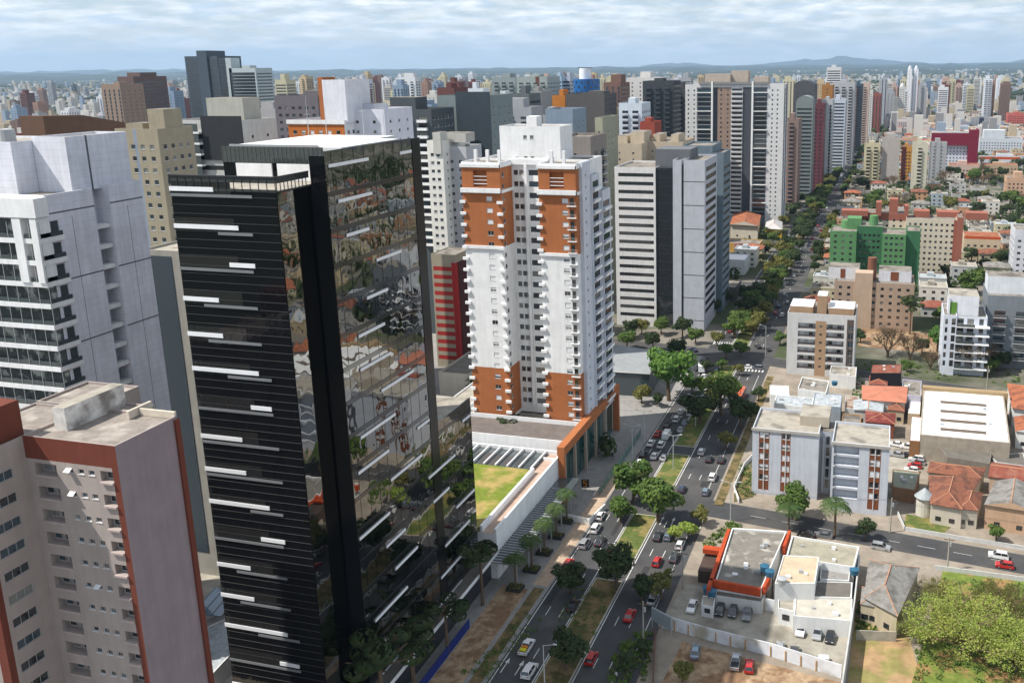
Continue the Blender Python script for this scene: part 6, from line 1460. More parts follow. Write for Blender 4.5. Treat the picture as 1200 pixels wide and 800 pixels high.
for Y in range(362, 1250, 11):
    for X in (-58, -53):
        if any(a < Y < c for a, c in ((440, 460), (556, 580), (680, 700), (815, 840), (965, 990))) or rtr.random() < .08: continue
        TP.append((rtr.choice(('mid', 'dark', 'dark', 'olive')), X + rtr.uniform(-1.5, 1.5), Y + rtr.uniform(-2, 2), rtr.uniform(3.8, 6.2), 'trees along the avenue median'))
for Y in range(480, 1250, 17):
    for X in (-70.5, -38.5):
        if rtr.random() < .25: continue
        TP.append((rtr.choice(('mid', 'dark', 'dark', 'olive')), X + rtr.uniform(-1, 1), Y + rtr.uniform(-4, 4), rtr.uniform(2.8, 5), 'street trees along the avenue'))
n0 = 0
while n0 < 130:
    Y = rtr.uniform(235, 1350); X = rtr.uniform(-36, 240)
    if not vis(X, Y, 5): continue
    if not free(X - 1.5, X + 1.5, Y - 1.5, Y + 1.5, 0): continue
    if any(abs(s(X) - Y) < hw + 1 for s, hw in RS): continue
    n0 += 1; TP.append((rtr.choice(('mid', 'dark', 'olive', 'dark', 'bare')), X, Y, rtr.uniform(2.6, 6.2) * (1 + Y / 2500), 'trees between the houses'))
near_t = TP[:] ; near_t = [q for q in near_t if vis(q[1], q[2], 4) and sees(q[1], q[2], 5)]; near_t.sort(key=lambda q: q[2]); vt = near_t[:255]
lbl = []
for q in vt: lbl.append((tlabel(q[0], q[1], q[2]), pr(q[1], q[2], 4)[0], q))
lbl.sort(key=lambda q: (q[0], q[1]))
ON = ('second', 'third', 'fourth', 'fifth', 'sixth', 'seventh', 'eighth', 'ninth', 'tenth', 'eleventh', 'twelfth', 'thirteenth', 'fourteenth', 'fifteenth', 'sixteenth')
for lb, px, q in lbl:
    k = tl[lb] = tl.get(lb, 0) + 1
    if k > 1: lb += f', {ON[min(k - 2, 14)]} from left'
    tree(q[0], q[1], q[2], q[3], lb, 1., q[4])
# tree carpet: masses beyond the near blocks
bl = MB(); ra = random.Random(4)
def blob(m, X, Y, z, R_, r):
    ph = [(math.cos(a) * math.cos(e), math.sin(a) * math.cos(e), math.sin(e)) for e, n_ in ((-.2, 6), (.5, 6)) for a in [6.28 * k / n_ + e for k in range(n_)]] + [(0, 0, 1)]
    b = len(m.v)
    for p in ph: s = R_ * r.uniform(.7, 1.2); m.v.append((X + p[0] * s, Y + p[1] * s, z + p[2] * s * .8))
    for k in range(6):
        j = (k + 1) % 6; m.f.append((b + k, b + j, b + 6 + j)); m.f.append((b + k, b + 6 + j, b + 6 + k)); m.f.append((b + 6 + k, b + 6 + j, b + 12)); m.m += [0, 0, 0]
def carpet(n, rlo, rhi, pw, cond):
    for i in range(n):
        r = rlo * ((rhi / rlo) ** ra.random()); a = math.radians(ra.uniform(-52, 13)); X, Y = math.sin(a) * r, math.cos(a) * r
        if AVL - 8 < X < AVR + 8 and r < 2500: continue
        if not cond(X, Y): continue
        blob(bl, X, Y, 3 + r * .0004, ra.uniform(3, 6) * (1 + r / 4500), ra)
carpet(34000, 1200, 10500, 1, lambda X, Y: noise.noise(Vector((X * .0012, Y * .0012, 7))) > -.22)
o = bl.build('distant_trees', [mat('far_foliage', '#27331f', .9, .35, .05, c2='#3b4729', c2pos=.5, sc2=.01)]); o['kind'] = 'stuff'; o['label'] = 'distant tree canopy of the city reaching the hills'; o['category'] = 'trees'
bl = MB()
for i in range(4200):
    Y = ra.uniform(225, 1250); X = ra.uniform(-700, 420)
    if AVL - 3 < X < AVR + 3 or not free(X - 1, X + 1, Y - 1, Y + 1, 0): continue
    if any(abs(s(X) - Y) < hw for s, hw in RS) or (X > -36 and Y < 330): continue
    bl.add(crown_small, Matrix()) if False else None
    R_ = ra.uniform(2.2, 4.8); c = Vector((X, Y, 3.2))
    for j in range(46):
        v = Vector((ra.gauss(0, 1), ra.gauss(0, 1), ra.gauss(0, .8))).normalized(); p = c + v * R_ * ra.uniform(.6, 1.05); a_ = v.orthogonal().normalized(); b_ = v.cross(a_); s = R_ * ra.uniform(.18, .34); bl.poly([p - a_ * s, p - b_ * s, p + a_ * s, p + b_ * s])
o = bl.build('garden_trees', [LF['dark']]); o['kind'] = 'stuff'; o['label'] = 'small garden trees and shrubs between the houses'; o['category'] = 'trees'
# shrubs and tufts at pavements (ground cover)
bl = MB()
def tuft(n, poly, zz=.15, s0=.25):
    (x0, y0), (x1, y1), (x2, y2), (x3, y3) = [at(*p) for p in poly]
    for i in range(n):
        u, v = ra.random(), ra.random(); X = (x0 * (1 - u) + x1 * u) * (1 - v) + (x3 * (1 - u) + x2 * u) * v; Y = (y0 * (1 - u) + y1 * u) * (1 - v) + (y3 * (1 - u) + y2 * u) * v
        for j in range(9): p = Vector((X + ra.uniform(-.5, .5), Y + ra.uniform(-.5, .5), zz + ra.uniform(0, .6))); s = s0 * ra.uniform(.5, 1.2); a_ = Vector((ra.uniform(-1, 1), ra.uniform(-1, 1), ra.uniform(0, 1))).normalized() * s; b_ = a_.orthogonal().normalized() * s * .6; bl.poly([p - a_, p - b_, p + a_, p + b_])
tuft(60, ((620, 720), (640, 730), (570, 800), (540, 790))); tuft(90, ((735, 745), (765, 740), (755, 800), (705, 800)), s0=.4); tuft(50, ((866, 545), (884, 545), (884, 580), (862, 585)), s0=.35); tuft(380, ((1105, 680), (1200, 684), (1240, 800), (1060, 800)), s0=.3); tuft(60, ((855, 612), (820, 640), (840, 640), (870, 615)), s0=.4)
tuft(50, ((1000, 440), (1012, 441), (1012, 520), (1000, 520)), s0=.5); tuft(60, ((1010, 425), (1200, 440), (1200, 455), (1010, 436)), s0=.5); tuft(60, ((670, 690), (720, 690), (690, 760), (640, 760))); tuft(40, ((1008, 705), (1030, 712), (1025, 745), (1003, 745)), s0=.4)
o = bl.build('shrubs', [LF['mid']]); o['kind'] = 'stuff'; o['label'] = 'low shrubs and weeds along pavements and lots'; o['category'] = 'shrubs'
# ================================================================== CARS
TYRE = mat('tyre_rubber', (.02, .02, .02), .8, .1); RIM = mat('rim_metal', (.35, .35, .36), .4, .1, metal=.6); CGL = glassmat('car_glass', (.015, .018, .02), .05)
HLM = mat('headlight_lens', (.7, .7, .68), .2, .05); TLM = mat('tail_light_red', (.4, .01, .01), .3, .05); TRIM = mat('car_trim_black', (.03, .03, .03), .6, .1)
def paint(n, c):
    k = 'paint_' + n
    if k in MC: return MC[k]
    m = bpy.data.materials.new(k); m.use_nodes = True; b = m.node_tree.nodes['Principled BSDF']; b.inputs['Base Color'].default_value = (*c, 1); b.inputs['Roughness'].default_value = .3; b.inputs['Coat Weight'].default_value = .6; b.inputs['Coat Roughness'].default_value = .05
    if n in ('silver', 'grey', 'dark grey', 'blue-grey'): b.inputs['Metallic'].default_value = .5
    MC[k] = m; return m
PCOL = {'white': (.74, .74, .73), 'silver': (.45, .46, .47), 'grey': (.2, .21, .22), 'dark grey': (.07, .075, .08), 'black': (.015, .015, .017), 'red': (.42, .015, .012), 'blue-grey': (.22, .3, .36), 'navy': (.02, .03, .07), 'orange': (.55, .12, .02)}
TYPES = {'hatchback': (3.95, 1.72, 1.5), 'sedan': (4.4, 1.76, 1.46), 'suv': (4.4, 1.84, 1.7), 'pickup': (4.9, 1.8, 1.7)}
def car_parts(ty):
    if ty in PT: return PT[ty]
    L_, W, H = TYPES[ty]; l, w_ = L_ / 2, W / 2; sh = .92 if ty != 'suv' else 1.05
    b = MB()
    prof = {'hatchback': ((-l, .35), (-l, .75), (-l + .15, sh), (l - 1.0, sh), (l - .15, .74), (l, .6), (l, .3)), 'sedan': ((-l, .35), (-l, .8), (-l + .1, sh), (l - 1.15, sh), (l - .15, .74), (l, .6), (l, .3)), 'suv': ((-l, .4), (-l, .9), (-l + .1, sh), (l - 1.05, sh), (l - .12, .9), (l, .7), (l, .35)), 'pickup': ((-l, .45), (-l, .95), (-l + .05, 1.0), (l - 1.2, 1.0), (l - .1, .88), (l, .7), (l, .4))}[ty]
    n = len(prof); lo = .27
    pts = [(prof[0][0] + .1, lo)] + list(prof) + [(prof[-1][0] - .1, lo)]
    def ins(z): return 0 if z < .78 else .06
    for s_ in (-1, 1):
        q = [(s_ * (w_ - ins(z)), y, z) for y, z in pts]; b.poly(q if s_ > 0 else q[::-1])
    for i in range(len(pts) - 1):
        (y0, z0), (y1, z1) = pts[i], pts[i + 1]; a, c = w_ - ins(z0), w_ - ins(z1); b.poly([(-a, y0, z0), (a, y0, z0), (c, y1, z1), (-c, y1, z1)][::-1])
    c0, c1, r0, r1 = {'hatchback': (-l + .05, l - 1.0, -l + .42, l - 1.75), 'sedan': (-l + .55, l - 1.15, -l + 1.15, l - 1.95), 'suv': (-l + .08, l - 1.05, -l + .4, l - 1.75), 'pickup': (-.55, l - 1.2, -.3, l - 1.9)}[ty]
    wb, wt = w_ - .07, w_ - .25; sh2 = 1.0 if ty == 'pickup' else sh
    rb = MB(); rb.frus((-wt - .02, wt + .02, r0 - .03, r1 + .03), (-wt + .03, wt - .03, r0 + .05, r1 - .05), H - .09, H); b.add(rb, Matrix())
    for s_ in (-1, 1):                                                   # pillars
        for (ya, yb) in ((c0, r0), (c1, r1), ((c0 + c1) / 2, (r0 + r1) / 2)): b.tube((s_ * wb, ya, sh2), (s_ * (wt + .0), yb, H - .05), .045, .04, 4, cap=False)
    g = MB()
    WS = MB(); WS.poly([(-wb, c1, sh2), (-wt, r1, H - .08), (wt, r1, H - .08), (wb, c1, sh2)]); RW = MB(); RW.poly([(wb, c0, sh2), (wt, r0, H - .08), (-wt, r0, H - .08), (-wb, c0, sh2)])
    SW = [MB(), MB()]
    for k, s_ in enumerate((-1, 1)): q = [(s_ * wb, c0, sh2), (s_ * wb, c1, sh2), (s_ * wt, r1, H - .08), (s_ * wt, r0, H - .08)]; SW[k].poly(q if s_ > 0 else q[::-1])
    wh_ = MB(); wh_.tube((-.1, 0, 0), (.1, 0, 0), .31, .31, 14); wh_.tube((.1, 0, 0), (.115, 0, 0), .19, .17, 10, 1); wh_.tube((-.1, 0, 0), (-.115, 0, 0), .19, .17, 10, 1)
    hl = MB(); hl.box(-.2, .2, 0, .06, -.07, .07)
    if ty == 'pickup': b.box(-w_ + .12, w_ - .12, -l + .12, -.62, .72, 1.005, 1)
    e = dict(body=b, ws=WS.mesh('windscreen', [CGL]), rw=RW.mesh('rear_window', [CGL]), sw=[q.mesh('side_window', [CGL]) for q in SW], wheel=wh_.mesh('wheel', [TYRE, RIM]), hl=hl.mesh('headlight', [HLM]), tl=hl.mesh('tail_light', [TLM]), dims=(L_, W, H, l, w_), zh=.66 if ty != 'suv' else .78, bm={})
    whole = MB(); whole.add(b, Matrix(), [0, 3])
    for q in (WS, RW, *SW): whole.add(q, Matrix(), [1])
    for sx in (-1, 1):
        for sy in (-l + .8, l - .8): whole.add(wh_, Matrix.Translation((sx * (w_ - .1), sy, .31)), [2, 2])
    e['whole'] = whole; e['wm'] = {}
    PT[ty] = e; return e
def car(ty, colr, X, Y, ang, label, full=True, group=None, z=.02):
    e = car_parts(ty); L_, W, H, l, w_ = e['dims']; pm = paint(colr, PCOL[colr])
    if not full:
        if colr not in e['wm']: e['wm'][colr] = e['whole'].mesh('car', [pm, CGL, TYRE, TRIM])
        return tag(inst('car', e['wm'][colr], None, (X, Y, z), ang), label, 'car', group)
    r = thing('car' if ty != 'pickup' else 'pickup_truck', label, 'car' if ty != 'pickup' else 'pickup truck', (X, Y, z), ang, group)
    if colr not in e['bm']: e['bm'][colr] = e['body'].mesh('body', [pm, TRIM])
    inst('body', e['bm'][colr], r); inst('windscreen', e['ws'], r); inst('rear_window', e['rw'], r); [inst('side_window', q, r) for q in e['sw']]
    for sx in (-1, 1):
        for sy in (-l + .8, l - .8): inst('wheel', e['wheel'], r, (sx * (w_ - .1), sy, .31))
        inst('headlight', e['hl'], r, (sx * (w_ - .3), l - .07, e['zh'])); inst('tail_light', e['tl'], r, (sx * (w_ - .27), -l - .01, e['zh'] + .1))
    return r
GA, GP, GB_ = 'cars on the avenue', 'cars in the parking lots', 'cars on the cross street'
A0 = 0.
CARS = [(617, 758, 'pickup', 'white', A0, 'white pickup with orange and yellow load at the bottom of the avenue', GA), (620, 786, 'suv', 'white', A0, 'white car right behind the white pickup', GA), (698, 619, 'suv', 'white', A0, 'white car at the left kerb beside the lit pavement', GA), (685, 637, 'suv', 'silver', A0, 'off-white car at the left kerb just behind the white one', GA), (703, 634, 'sedan', 'dark grey', A0, 'dark grey car in the middle lane beside the off-white car', GA), (713, 642, 'hatchback', 'black', A0, 'black car in the inner lane by the median wedge', GA), (666, 660, 'hatchback', 'red', A0, 'red car at the left kerb half under the dark tree', GA), (672, 709, 'sedan', 'black', A0, 'black car in shade beside the first median tree', GA), (704, 604, 'hatchback', 'white', A0, 'white car partly hidden by the median tree crown', GA),
        (750, 543, 'suv', 'white', A0, 'white car at the end of the queue near the crossing palms', GA), (767, 534, 'sedan', 'white', A0, 'white car in the queue, left of the silver one', GA), (778, 536, 'sedan', 'silver', A0, 'silver car at the inner lane in the queue', GA), (763, 519, 'sedan', 'white', A0, 'white car in the queue beside the lamp post', GA), (775, 521, 'suv', 'white', A0, 'white car in the queue right behind the van', GA), (754, 532, 'hatchback', 'black', A0, 'black car at the left kerb in the queue', GA), (771, 508, 'sedan', 'red', A0, 'red car left of the white van in the queue', GA), (798, 503, 'sedan', 'silver', A0, 'pale car behind the inner lane queue pair', GA), (803, 495, 'sedan', 'blue-grey', A0, 'blue-grey car inner lane in the queue', GA), (793, 491, 'suv', 'white', A0, 'white car in the middle of the queue', GA), (798, 482, 'hatchback', 'white', A0, 'white car near the front of the queue, left lane', GA), (809, 484, 'suv', 'white', A0, 'white car near the front of the queue, inner lane', GA), (782, 498, 'sedan', 'black', A0, 'dark car in the left lane beside the queue middle', GA),
        (771, 628, 'sedan', 'dark grey', A0, 'dark grey car in the right lanes next to the grass wedge', GA), (783, 628, 'hatchback', 'blue-grey', A0, 'blue-grey car half under the light green tree', GA), (797, 638, 'hatchback', 'white', A0, 'white car parked at the right kerb below the lime tree', GA), (790, 653, 'sedan', 'dark grey', A0, 'dark grey car parked at the right kerb beside the pergola', GA), (770, 658, 'hatchback', 'red', A0, 'red car in the sun in the right lanes', GA), (765, 702, 'sedan', 'silver', A0, 'silver car in shadow under the olive tree', GA), (738, 721, 'sedan', 'red', A0, 'red car in shadow in the middle of the right lanes', GA), (693, 771, 'hatchback', 'red', A0, 'dark red car in shadow at the bottom of the right lanes', GA),
        (822, 529, 'hatchback', 'white', A0, 'white car at the median tip in the right lanes', GA), (831, 538, 'hatchback', 'black', A0, 'black car leaving the shadow, left one of two', GA), (845, 539, 'hatchback', 'black', A0, 'black car leaving the shadow, right one of two', GA), (835, 559, 'suv', 'white', A0, 'white car driving ahead of the pale blue car', GA), (827, 576, 'hatchback', 'blue-grey', A0, 'pale blue car in the right lane before the cross street', GA), (799, 573, 'hatchback', 'navy', A0, 'dark navy car beside the grass median tip', GA),
        (840, 434, 'suv', 'navy', A0, 'navy car waiting at the far crossing', GA), (875, 430, 'sedan', 'white', 1.5, 'white car turning across the far crossing', GA), (887, 431, 'suv', 'grey', 1.5, 'grey car turning across the far crossing', GA), (826, 421, 'sedan', 'dark grey', A0, 'dark car beyond the crossing truck', GA), (888, 406, 'sedan', 'black', .5, 'black car in the far crossing, left one', GA), (899, 409, 'sedan', 'dark grey', .6, 'black car in the far crossing, right one', GA), (825, 441, 'sedan', 'white', A0, 'white car behind the crossing truck', GA), (812, 410, 'sedan', 'navy', .9, 'car turning out near the office forecourt', GA),
        (811, 711, 'sedan', 'white', 3.14, 'white car at the parking lot entrance', GP), (844, 715, 'hatchback', 'black', 3.14, 'black car first from the left at the lot wall', GP), (859, 717, 'hatchback', 'dark grey', 3.14, 'dark grey car second from the left at the lot wall', GP), (876, 720, 'sedan', 'grey', 3.14, 'grey car third from the left at the lot wall', GP), (939, 738, 'sedan', 'white', 3.05, 'white car leftmost of three at the right end of the lot', GP), (958, 742, 'sedan', 'silver', 3.1, 'silver car in the middle of three at the right end', GP), (973, 746, 'sedan', 'black', 3.1, 'black car rightmost of three at the right end', GP), (914, 760, 'hatchback', 'silver', 0.05, 'silver car left of the pair by the buttress wall', GP), (931, 765, 'hatchback', 'dark grey', 0.05, 'dark car right of the pair by the buttress wall', GP), (815, 764, 'sedan', 'blue-grey', .1, 'blue-grey car in the dirt lot', GP), (862, 776, 'pickup', 'silver', .05, 'silver pickup in the dirt lot', GP), (878, 781, 'hatchback', 'red', 0.1, 'red car beside the silver pickup', GP),
        (965, 627, 'sedan', 'grey', 1.5, 'grey car parked under the palms', GB_), (1032, 641, 'suv', 'silver', -1.7, 'silver car parked by the round dark tree', GB_), (1170, 651, 'suv', 'white', 1.45, 'white car on the cross street at right', GB_), (1177, 662, 'hatchback', 'red', 1.5, 'red car just below the white car at right', GB_), (945, 626, 'sedan', 'black', 1.45, 'dark car beside the palm shade', GB_),
        (1050, 521, 'sedan', 'white', 1.4, 'white car far left in the yard behind the apartment pair', GP), (1064, 524, 'suv', 'white', 1.4, 'white car right of it in the yard', GP), (1051, 533, 'sedan', 'silver', 1.4, 'silver car at the left of the second yard row', GP), (1063, 534, 'sedan', 'black', 1.4, 'black car in the second yard row', GP), (1074, 538, 'suv', 'white', 1.4, 'white van-like car in the third yard row', GP), (1072, 546, 'hatchback', 'red', 1.4, 'red car in the yard behind the apartment pair', GP), (1068, 551, 'hatchback', 'white', 1.4, 'white car below the red yard car', GP), (1076, 542, 'hatchback', 'silver', 1.4, 'silver car between white and red yard cars', GP),
        (606, 690, 'sedan', 'black', .3, 'black car parked in the shaded plaza', GP)]
CARS = [c for c in CARS if c[0] != 606]
for x, y, ty, cl, an, lb, gp in CARS:
    X, Y = at(x, y, .5)
    car(ty, cl, X, Y, an, lb, True, gp, .16 if gp == GP else .02)
v = thing('van', 'white delivery van in the middle of the avenue queue', 'van', (*at(781, 509, 1), .02), 0)
m = MB(); m.frus((-.95, .95, -2.5, 2.5), (-.85, .85, -2.45, 1.7), .35, 2.2); m.build('body', [paint('white', PCOL['white'])], v); m = MB(); m.poly([(-.86, 2.42, 1.05), (.86, 2.42, 1.05), (.8, 1.82, 2.05), (-.8, 1.82, 2.05)]); m.build('windscreen', [CGL], v)
for sx in (-.9, .9):
    for sy in (-1.6, 1.6): inst('wheel', car_parts('suv')['wheel'], v, (sx, sy, .31))
v = thing('bus', 'orange bus with white roof vents half hidden by the median tree', 'bus', (*at(867, 465, 1), .02), 0)
m = MB(); m.frus((-1.25, 1.25, -5.5, 5.5), (-1.15, 1.15, -5.4, 5.4), .35, 3.0); m.box(-.7, .7, -3, -1.4, 3.001, 3.2); m.box(-.7, .7, 1.4, 3, 3.001, 3.2); m.build('body', [paint('orange', (.6, .1, .015))], v)
m = MB(); m.box(-1.27, 1.27, -5.2, 5.2, 1.5, 2.4); m.build('window_band', [CGL], v); m = MB(); m.box(-1.1, 1.1, -5.53, -5.45, 1.3, 2.5); m.build('rear_window', [CGL], v)
for sx in (-1.15, 1.15):
    for sy in (-3.4, 3.6): inst('wheel', car_parts('suv')['wheel'], v, (sx, sy, .31), scale=(1, 1.5, 1.5))
v = thing('truck', 'box truck with orange cab crossing before the far junction', 'truck', (*at(822, 432, 1), .02), .2)
m = MB(); m.box(-1.15, 1.15, -3.4, 1.6, .8, 3.1); m.build('cargo_box', [WH], v); m = MB(); m.frus((-1.05, 1.05, 1.65, 3.4), (-1, 1, 1.7, 3.0), .5, 2.4); m.build('cab', [paint('orange', (.6, .1, .015))], v); m = MB(); m.box(-.95, .95, 3.15, 3.3, 1.4, 2.1); m.build('windscreen', [CGL], v)
for sx in (-1.0, 1.0):
    for sy in (-2.2, 2.3): inst('wheel', car_parts('suv')['wheel'], v, (sx, sy, .4), scale=(1, 1.3, 1.3))
# load of the pickup
m = MB(); X, Y = at(617, 758, .5); m.box(-.6, .6, -2.1, -1.3, 0, .25, 0); m.box(-.6, .6, -1.2, -.7, 0, .4, 1); o = m.build('cargo', [mat('cargo_yellow', (.6, .55, .02), .7), mat('cargo_orange', (.6, .2, .02), .7)], None, (X, Y, 1.03)); tag(o, 'orange and yellow boxes lying in the bed of the white pickup', 'cargo')
# distant cars, small: single meshes
rc = random.Random(8); dl = {}
for i in range(95):
    Y = rc.uniform(360, 1050); left = rc.random() < .5; X = rc.choice((-66, -63, -60.2) if left else (-50.8, -47.8, -44.6)); cl = rc.choice(('white', 'white', 'silver', 'black', 'grey', 'red', 'navy'))
    if any(abs(q[0] - X) < 2 and abs(q[1] - Y) < 7 for q in dl): continue
    dl[(X, Y)] = (cl, left)
sn = {}
def zone_(Y): return 'before the charcoal showroom' if Y < 480 else 'below the orange tile roof' if Y < 640 else 'by the wide residential tower' if Y < 760 else 'under the maroon tower' if Y < 900 else 'far down the avenue'
for (X, Y), (cl, left) in sorted(dl.items(), key=lambda q: q[0][1]):
    lane = {-66: 'kerb lane', -63: 'middle lane', -60.2: 'inner lane', -50.8: 'inner lane', -47.8: 'middle lane', -44.6: 'kerb lane'}[X]
    lb = f'small {cl} car in the {"left" if left else "right"} {lane} {zone_(Y)}'; k = sn[lb] = sn.get(lb, 0) + 1
    if k > 1: lb += ', ' + ('next ahead', 'third ahead', 'fourth ahead')[min(k - 2, 2)]
    car(rc.choice(('sedan', 'hatchback', 'suv')), cl, X, Y, 0, lb, False, 'distant cars on the avenue')
# low structures between the mauve building and the black tower
for px, z, wl, rf_, lb in ((((240, 712), (268, 700), (262, 668), (232, 668)), 3, WWH, CONCL, 'low white terrace building at the foot of the glass-strip slab'), (((248, 790), (276, 760), (270, 722), (240, 735)), 5, WWH, FIBREL, 'pale sheet-roofed annex squeezed between mauve building and black tower')):
    low('building', lb, px, z, wl, rf_, par=.4)
r = thing('glass_roof', 'tilted blue glass roof between the mauve building and the black tower', 'roof', (*at(252, 712, 5), 5.2)); m = MB(); m.poly([(-3, -3, 0), (4, -3, .5), (4, 4, 2.2), (-3, 4, 1.6)]); m.poly([(-3, 4, 1.5), (4, 4, 2.1), (4, -3, .4), (-3, -3, -.1)]); m.build('pane', [glassmat('blue_roof_glass', (.1, .16, .22), .1)], r); m = MB(); [m.tube((x, -3, .1 + (x + 3) * .07), (x, 4, 1.75 + (x + 3) * .085), .06, .06, 4) for x in (-3, -.7, 1.6, 4)]; m.build('frame', [FRA], r)
# ================================================================== STREET FURNITURE
POLE = mat('pole_concrete', '#a9a499', .9, .2, 1.); PM = mat('pole_metal', '#b7babb', .5, .1)
def lamp(x, y, h, label, arms=2, rot=0, dz=0):
    r = thing('street_lamp', label, 'street lamp', (*at(x, y), .14), rot, 'street lamps of the avenue'); m = MB(); m.tube((0, 0, 0), (0, 0, h), .13, .08, 8); m.build('pole', [PM], r)
    for s_ in ((-1, 1) if arms == 2 else (1,)):
        m = MB(); m.tube((0, 0, h - .1), (s_ * 2.2, 0, h + .5), .06, .05, 6); m.build('arm', [PM], r); m = MB(); m.box(s_ * 2.2 - .35, s_ * 2.2 + .35, -.14, .14, h + .42, h + .58); m.build('lamp_head', [PM], r)
for x, y, h, lb in ((789, 550, 10, 'double-arm street lamp on the lit grass median'), (741, 538, 10, 'street lamp at the kerb by the orange portal'), (755, 520, 10, 'street lamp in front of the portal far end'), (856, 610, 10, 'pale pole at the kerb corner of the cross street'), (815, 500, 10, 'lamp among the queue near the dark median'), (694, 560, 0, '')):
    if h: lamp(x, y, h, lb)
lamp(639, 820, 11, 'street lamp whose head shows at the bottom edge', 1)
lamp(897, 418, 12, 'tall lamp with curved arm over the far crossing', 1, 3.14); lamp(1130, 640, 0.001, '') if False else None
def upole(x, y, h, label, arm=True):
    r = thing('utility_pole', label, 'utility pole', (*at(x, y), .14), 0, 'concrete utility poles'); m = MB(); m.tube((0, 0, 0), (0, 0, h), .19, .12, 8); m.build('pole', [POLE], r)
    if arm: m = MB(); m.box(-1.1, 1.1, -.06, .06, h - .7, h - .55); m.build('crossarm', [BARK], r); m = MB(); m.tube((.35, 0, h - 2.2), (.35, 0, h - 1.3), .22, .22, 8); m.build('transformer', [FRA], r)
UP = ((800, 690, 9, 'concrete pole between the pergola and the parking entrance'), (754, 753, 9, 'pole beside the billboard back'), (1043, 624, 9, 'concrete pole at the lawn of the clay-tile house'), (857, 612, 9.5, 'concrete pole at the cross street corner garden'), (1110, 668, 8, 'thin pole at the grass lot wall'), (1156, 458, 9, 'white pole beside the largest bare tree'))
for x, y, h, lb in UP[:3] + UP[4:]: upole(x, y, h, lb)
# overhead cables
m = MB()
P_ = [(*at(800, 690), 8.6), (*at(754, 753), 8.6), (*at(700, 840), 8.6)]
Q_ = [(*at(857, 612), 9), (*at(1043, 624), 8.6), (*at(1250, 660), 8.6)]
for PP in (P_, Q_):
    for k in range(3):
        for a, c in zip(PP[:-1], PP[1:]):
            a = Vector(a) + Vector((0, k * .35 - .35, 0)); c = Vector(c) + Vector((0, k * .35 - .35, 0)); pv_ = a
            for i in range(1, 9): t = i / 8; q = a.lerp(c, t) - Vector((0, 0, 3.2 * t * (1 - t))); m.tube(pv_, q, .018, .018, 3, cap=False); pv_ = q
o = m.build('overhead_cables', [TRIM]); tag(o, 'overhead cables strung between the concrete poles by the parking lots', 'cable')
# water tanks, billboard, signs
TB = mat('tank_blue', (.03, .12, .2), .5, .15)
for i, (x, y, z, lb) in enumerate(((896, 668, 5.5, 'large blue round water tank on a stand at the shop roof corner'), (902, 674, 5.5, 'blue water tank in front of the large one'), (829, 693, 3.2, 'blue water tank behind the guard hut'), (834, 697, 3.0, 'blue water tank touching the guard hut'), (916, 683, 7.3, 'grey round tank on the beige building corner'), (978, 451, 7.5, 'blue barrel tank on the grey flat roof'), (1001, 672, 4.6, 'small blue tank on the long white parapet'))):
    r = thing('water_tank', lb, 'water tank', (*at(x, y, z), z), 0, 'rooftop water tanks'); m = MB(); m.tube((0, 0, 0), (0, 0, 1.15), .85, 1.0, 16); m.build('tank', [TB if i not in (4,) else FRA], r); m = MB(); m.tube((0, 0, 1.16), (0, 0, 1.4), 1.05, .3, 16); m.build('lid', [TB if i != 4 else FRA], r)
    if i < 4: m = MB(); [m.box(a - .06, a + .06, b_ - .06, b_ + .06, -z + .15, -.01) for a in (-.6, .6) for b_ in (-.6, .6)]; m.build('stand', [FRD], r)
r = thing('billboard', 'billboard frame seen from behind at the parking lot corner', 'billboard', (*at(775, 742), .14), -.5); m = MB(); m.box(-2.6, 2.6, -.08, .08, 1.8, 4.6); m.build('panel', [mat('panel_grey', '#8e979c', .6, .1)], r); m = MB()
for xx in (-2.6, 0, 2.5): m.box(xx, xx + .12, .09, .2, 0, 4.6)
for zz in (1.8, 3.2, 4.5): m.box(-2.6, 2.6, .21, .28, zz, zz + .1)
m.build('frame', [FRA], r)
r = thing('sign_panel', 'square dark sign with a glowing orange number on the plaza ramp', 'sign', (*at(686, 575, .2), .15), .2); m = MB(); m.box(-1.0, 1.0, -.12, .12, 1.2, 3.4); m.build('panel', [mat('sign_black', (.02, .02, .02), .4)], r); m = MB()
for q in ((-.45, .45, 3.0, 3.15), (-.45, -.3, 2.4, 3.0), (-.45, .45, 2.25, 2.4), (.3, .45, 1.6, 2.25), (-.45, .45, 1.45, 1.6)): m.box(q[0], q[1], -.16, -.13, q[2], q[3])
m.build('lettering', [mat('sign_orange', (.75, .3, .02), .5)], r); m = MB(); m.box(-.1, .1, -.08, .08, 0, 1.19); m.build('post', [FRA], r)
r = thing('shop_sign', 'red and white sign panel standing against the white annex corner', 'sign', (*at(660, 592), .15), 0); m = MB(); m.box(-1.2, 1.2, -.15, .15, .5, 3.6); m.build('panel', [mat('sign_red', (.45, .01, .015), .5)], r); m = MB(); m.box(-.9, .9, -.19, -.16, 2.5, 2.8); m.box(-.9, .9, -.19, -.16, 1.4, 1.6); m.build('lettering', [WH], r)
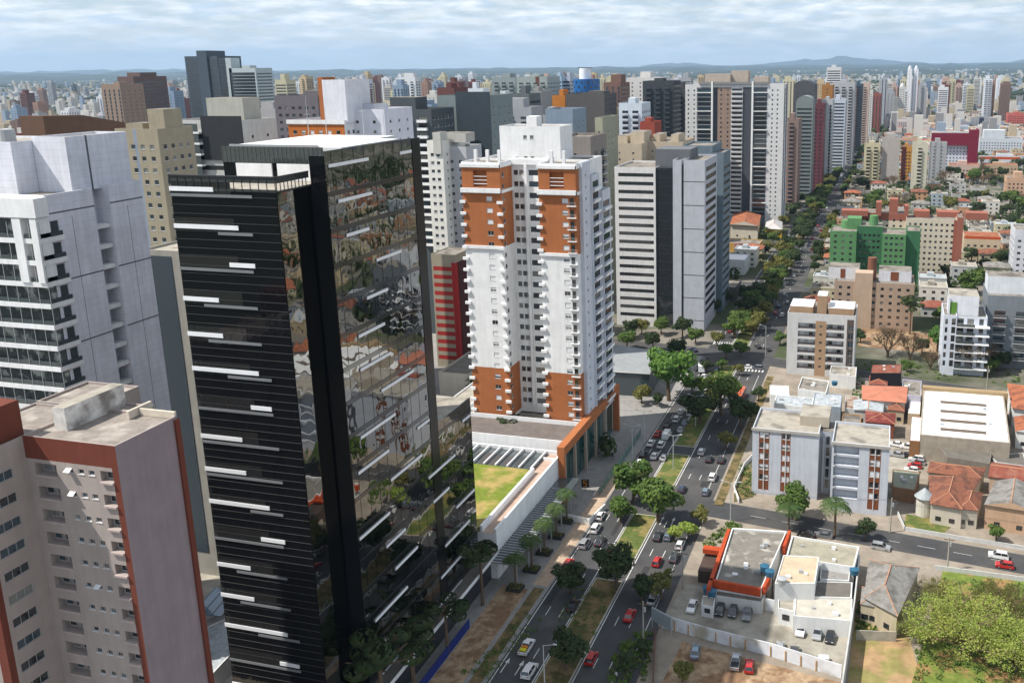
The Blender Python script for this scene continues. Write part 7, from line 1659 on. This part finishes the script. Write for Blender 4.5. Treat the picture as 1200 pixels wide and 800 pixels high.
# plaza ramp wall and glazed drop-off by the portal
r = thing('ramp_wall', 'white ramp wall on the plaza beside the orange portal', 'wall', (*at(672, 606), .14)); m = MB(); m.prism([(-2, -2), (5.2, -3), (5.2, -2.6), (-2, -1.6)], 0, 1.6); m.prism([(4.8, -2.55), (5.2, -2.55), (6.6, 6), (6.2, 6)], 0, 1.4); m.build('wall_panel', [WWH], r)
r = thing('glass_fence', 'green glass fence along the pavement in front of the orange portal', 'fence', (-70.2, 212, .14)); m = MB(); m.box(0, .08, 0, 42, .1, 2.1, 0)
for i in range(15): m.box(-.05, .13, i * 3, i * 3 + .1, 0, 2.2, 1)
m.build('fence_panel', [glassmat('green_glass', (.05, .16, .13), .1), FRA], r)
# football goal frames in the yard by the second street
r = thing('gate_frame', 'white square gate frame beside the largest bare tree', 'gate', (*at(1165, 470), .14), -.2); m = MB(); m.box(-4, 4, -.08, .08, 2.9, 3.05); m.box(-4, -3.85, -.08, .08, 0, 2.9); m.box(3.85, 4, -.08, .08, 0, 2.9); m.build('frame', [WH], r)
r = thing('dumpster', 'small white box lying at the edge of the parking lot', 'container', (*at(965, 773, .4), .17), .1); m = MB(); m.frus((-.9, .9, -.6, .6), (-.95, .95, -.65, .65), 0, .9, 0); m.build('bin', [WWH], r); m = MB(); m.box(-.98, .98, -.68, .68, .901, .98); m.build('lid', [WGR], r)
for i, (x, y, zz, hh) in enumerate(((258, 168, 98.5, 5.5), (305, 156, 98.5, 4.5), (338, 150, 98.5, 6), (365, 150, 98.3, 6.5))):
    pass
for i, (X, Y, hh, lb) in enumerate(((-101, 145, 7, 'thin antenna mast on the black tower roof, leftmost'), (-96, 143, 5, 'thin antenna mast on the black tower roof, second'), (-90.5, 146, 8, 'thin antenna mast on the black tower roof, third'), (-87, 147, 9, 'thin antenna mast on the black tower roof, rightmost'))):
    r = thing('antenna', lb, 'antenna', (X, Y, 98.31 if X > -90.6 and X > -89 else 98.31), 0, 'antennas on the black tower'); m = MB(); m.tube((0, 0, 0), (0, 0, hh), .06, .03, 5); m.build('mast', [PM], r); m = MB(); m.tube((-.5, 0, hh * .55), (.5, 0, hh * .55), .04, .04, 4); m.build('crossbar', [PM], r)
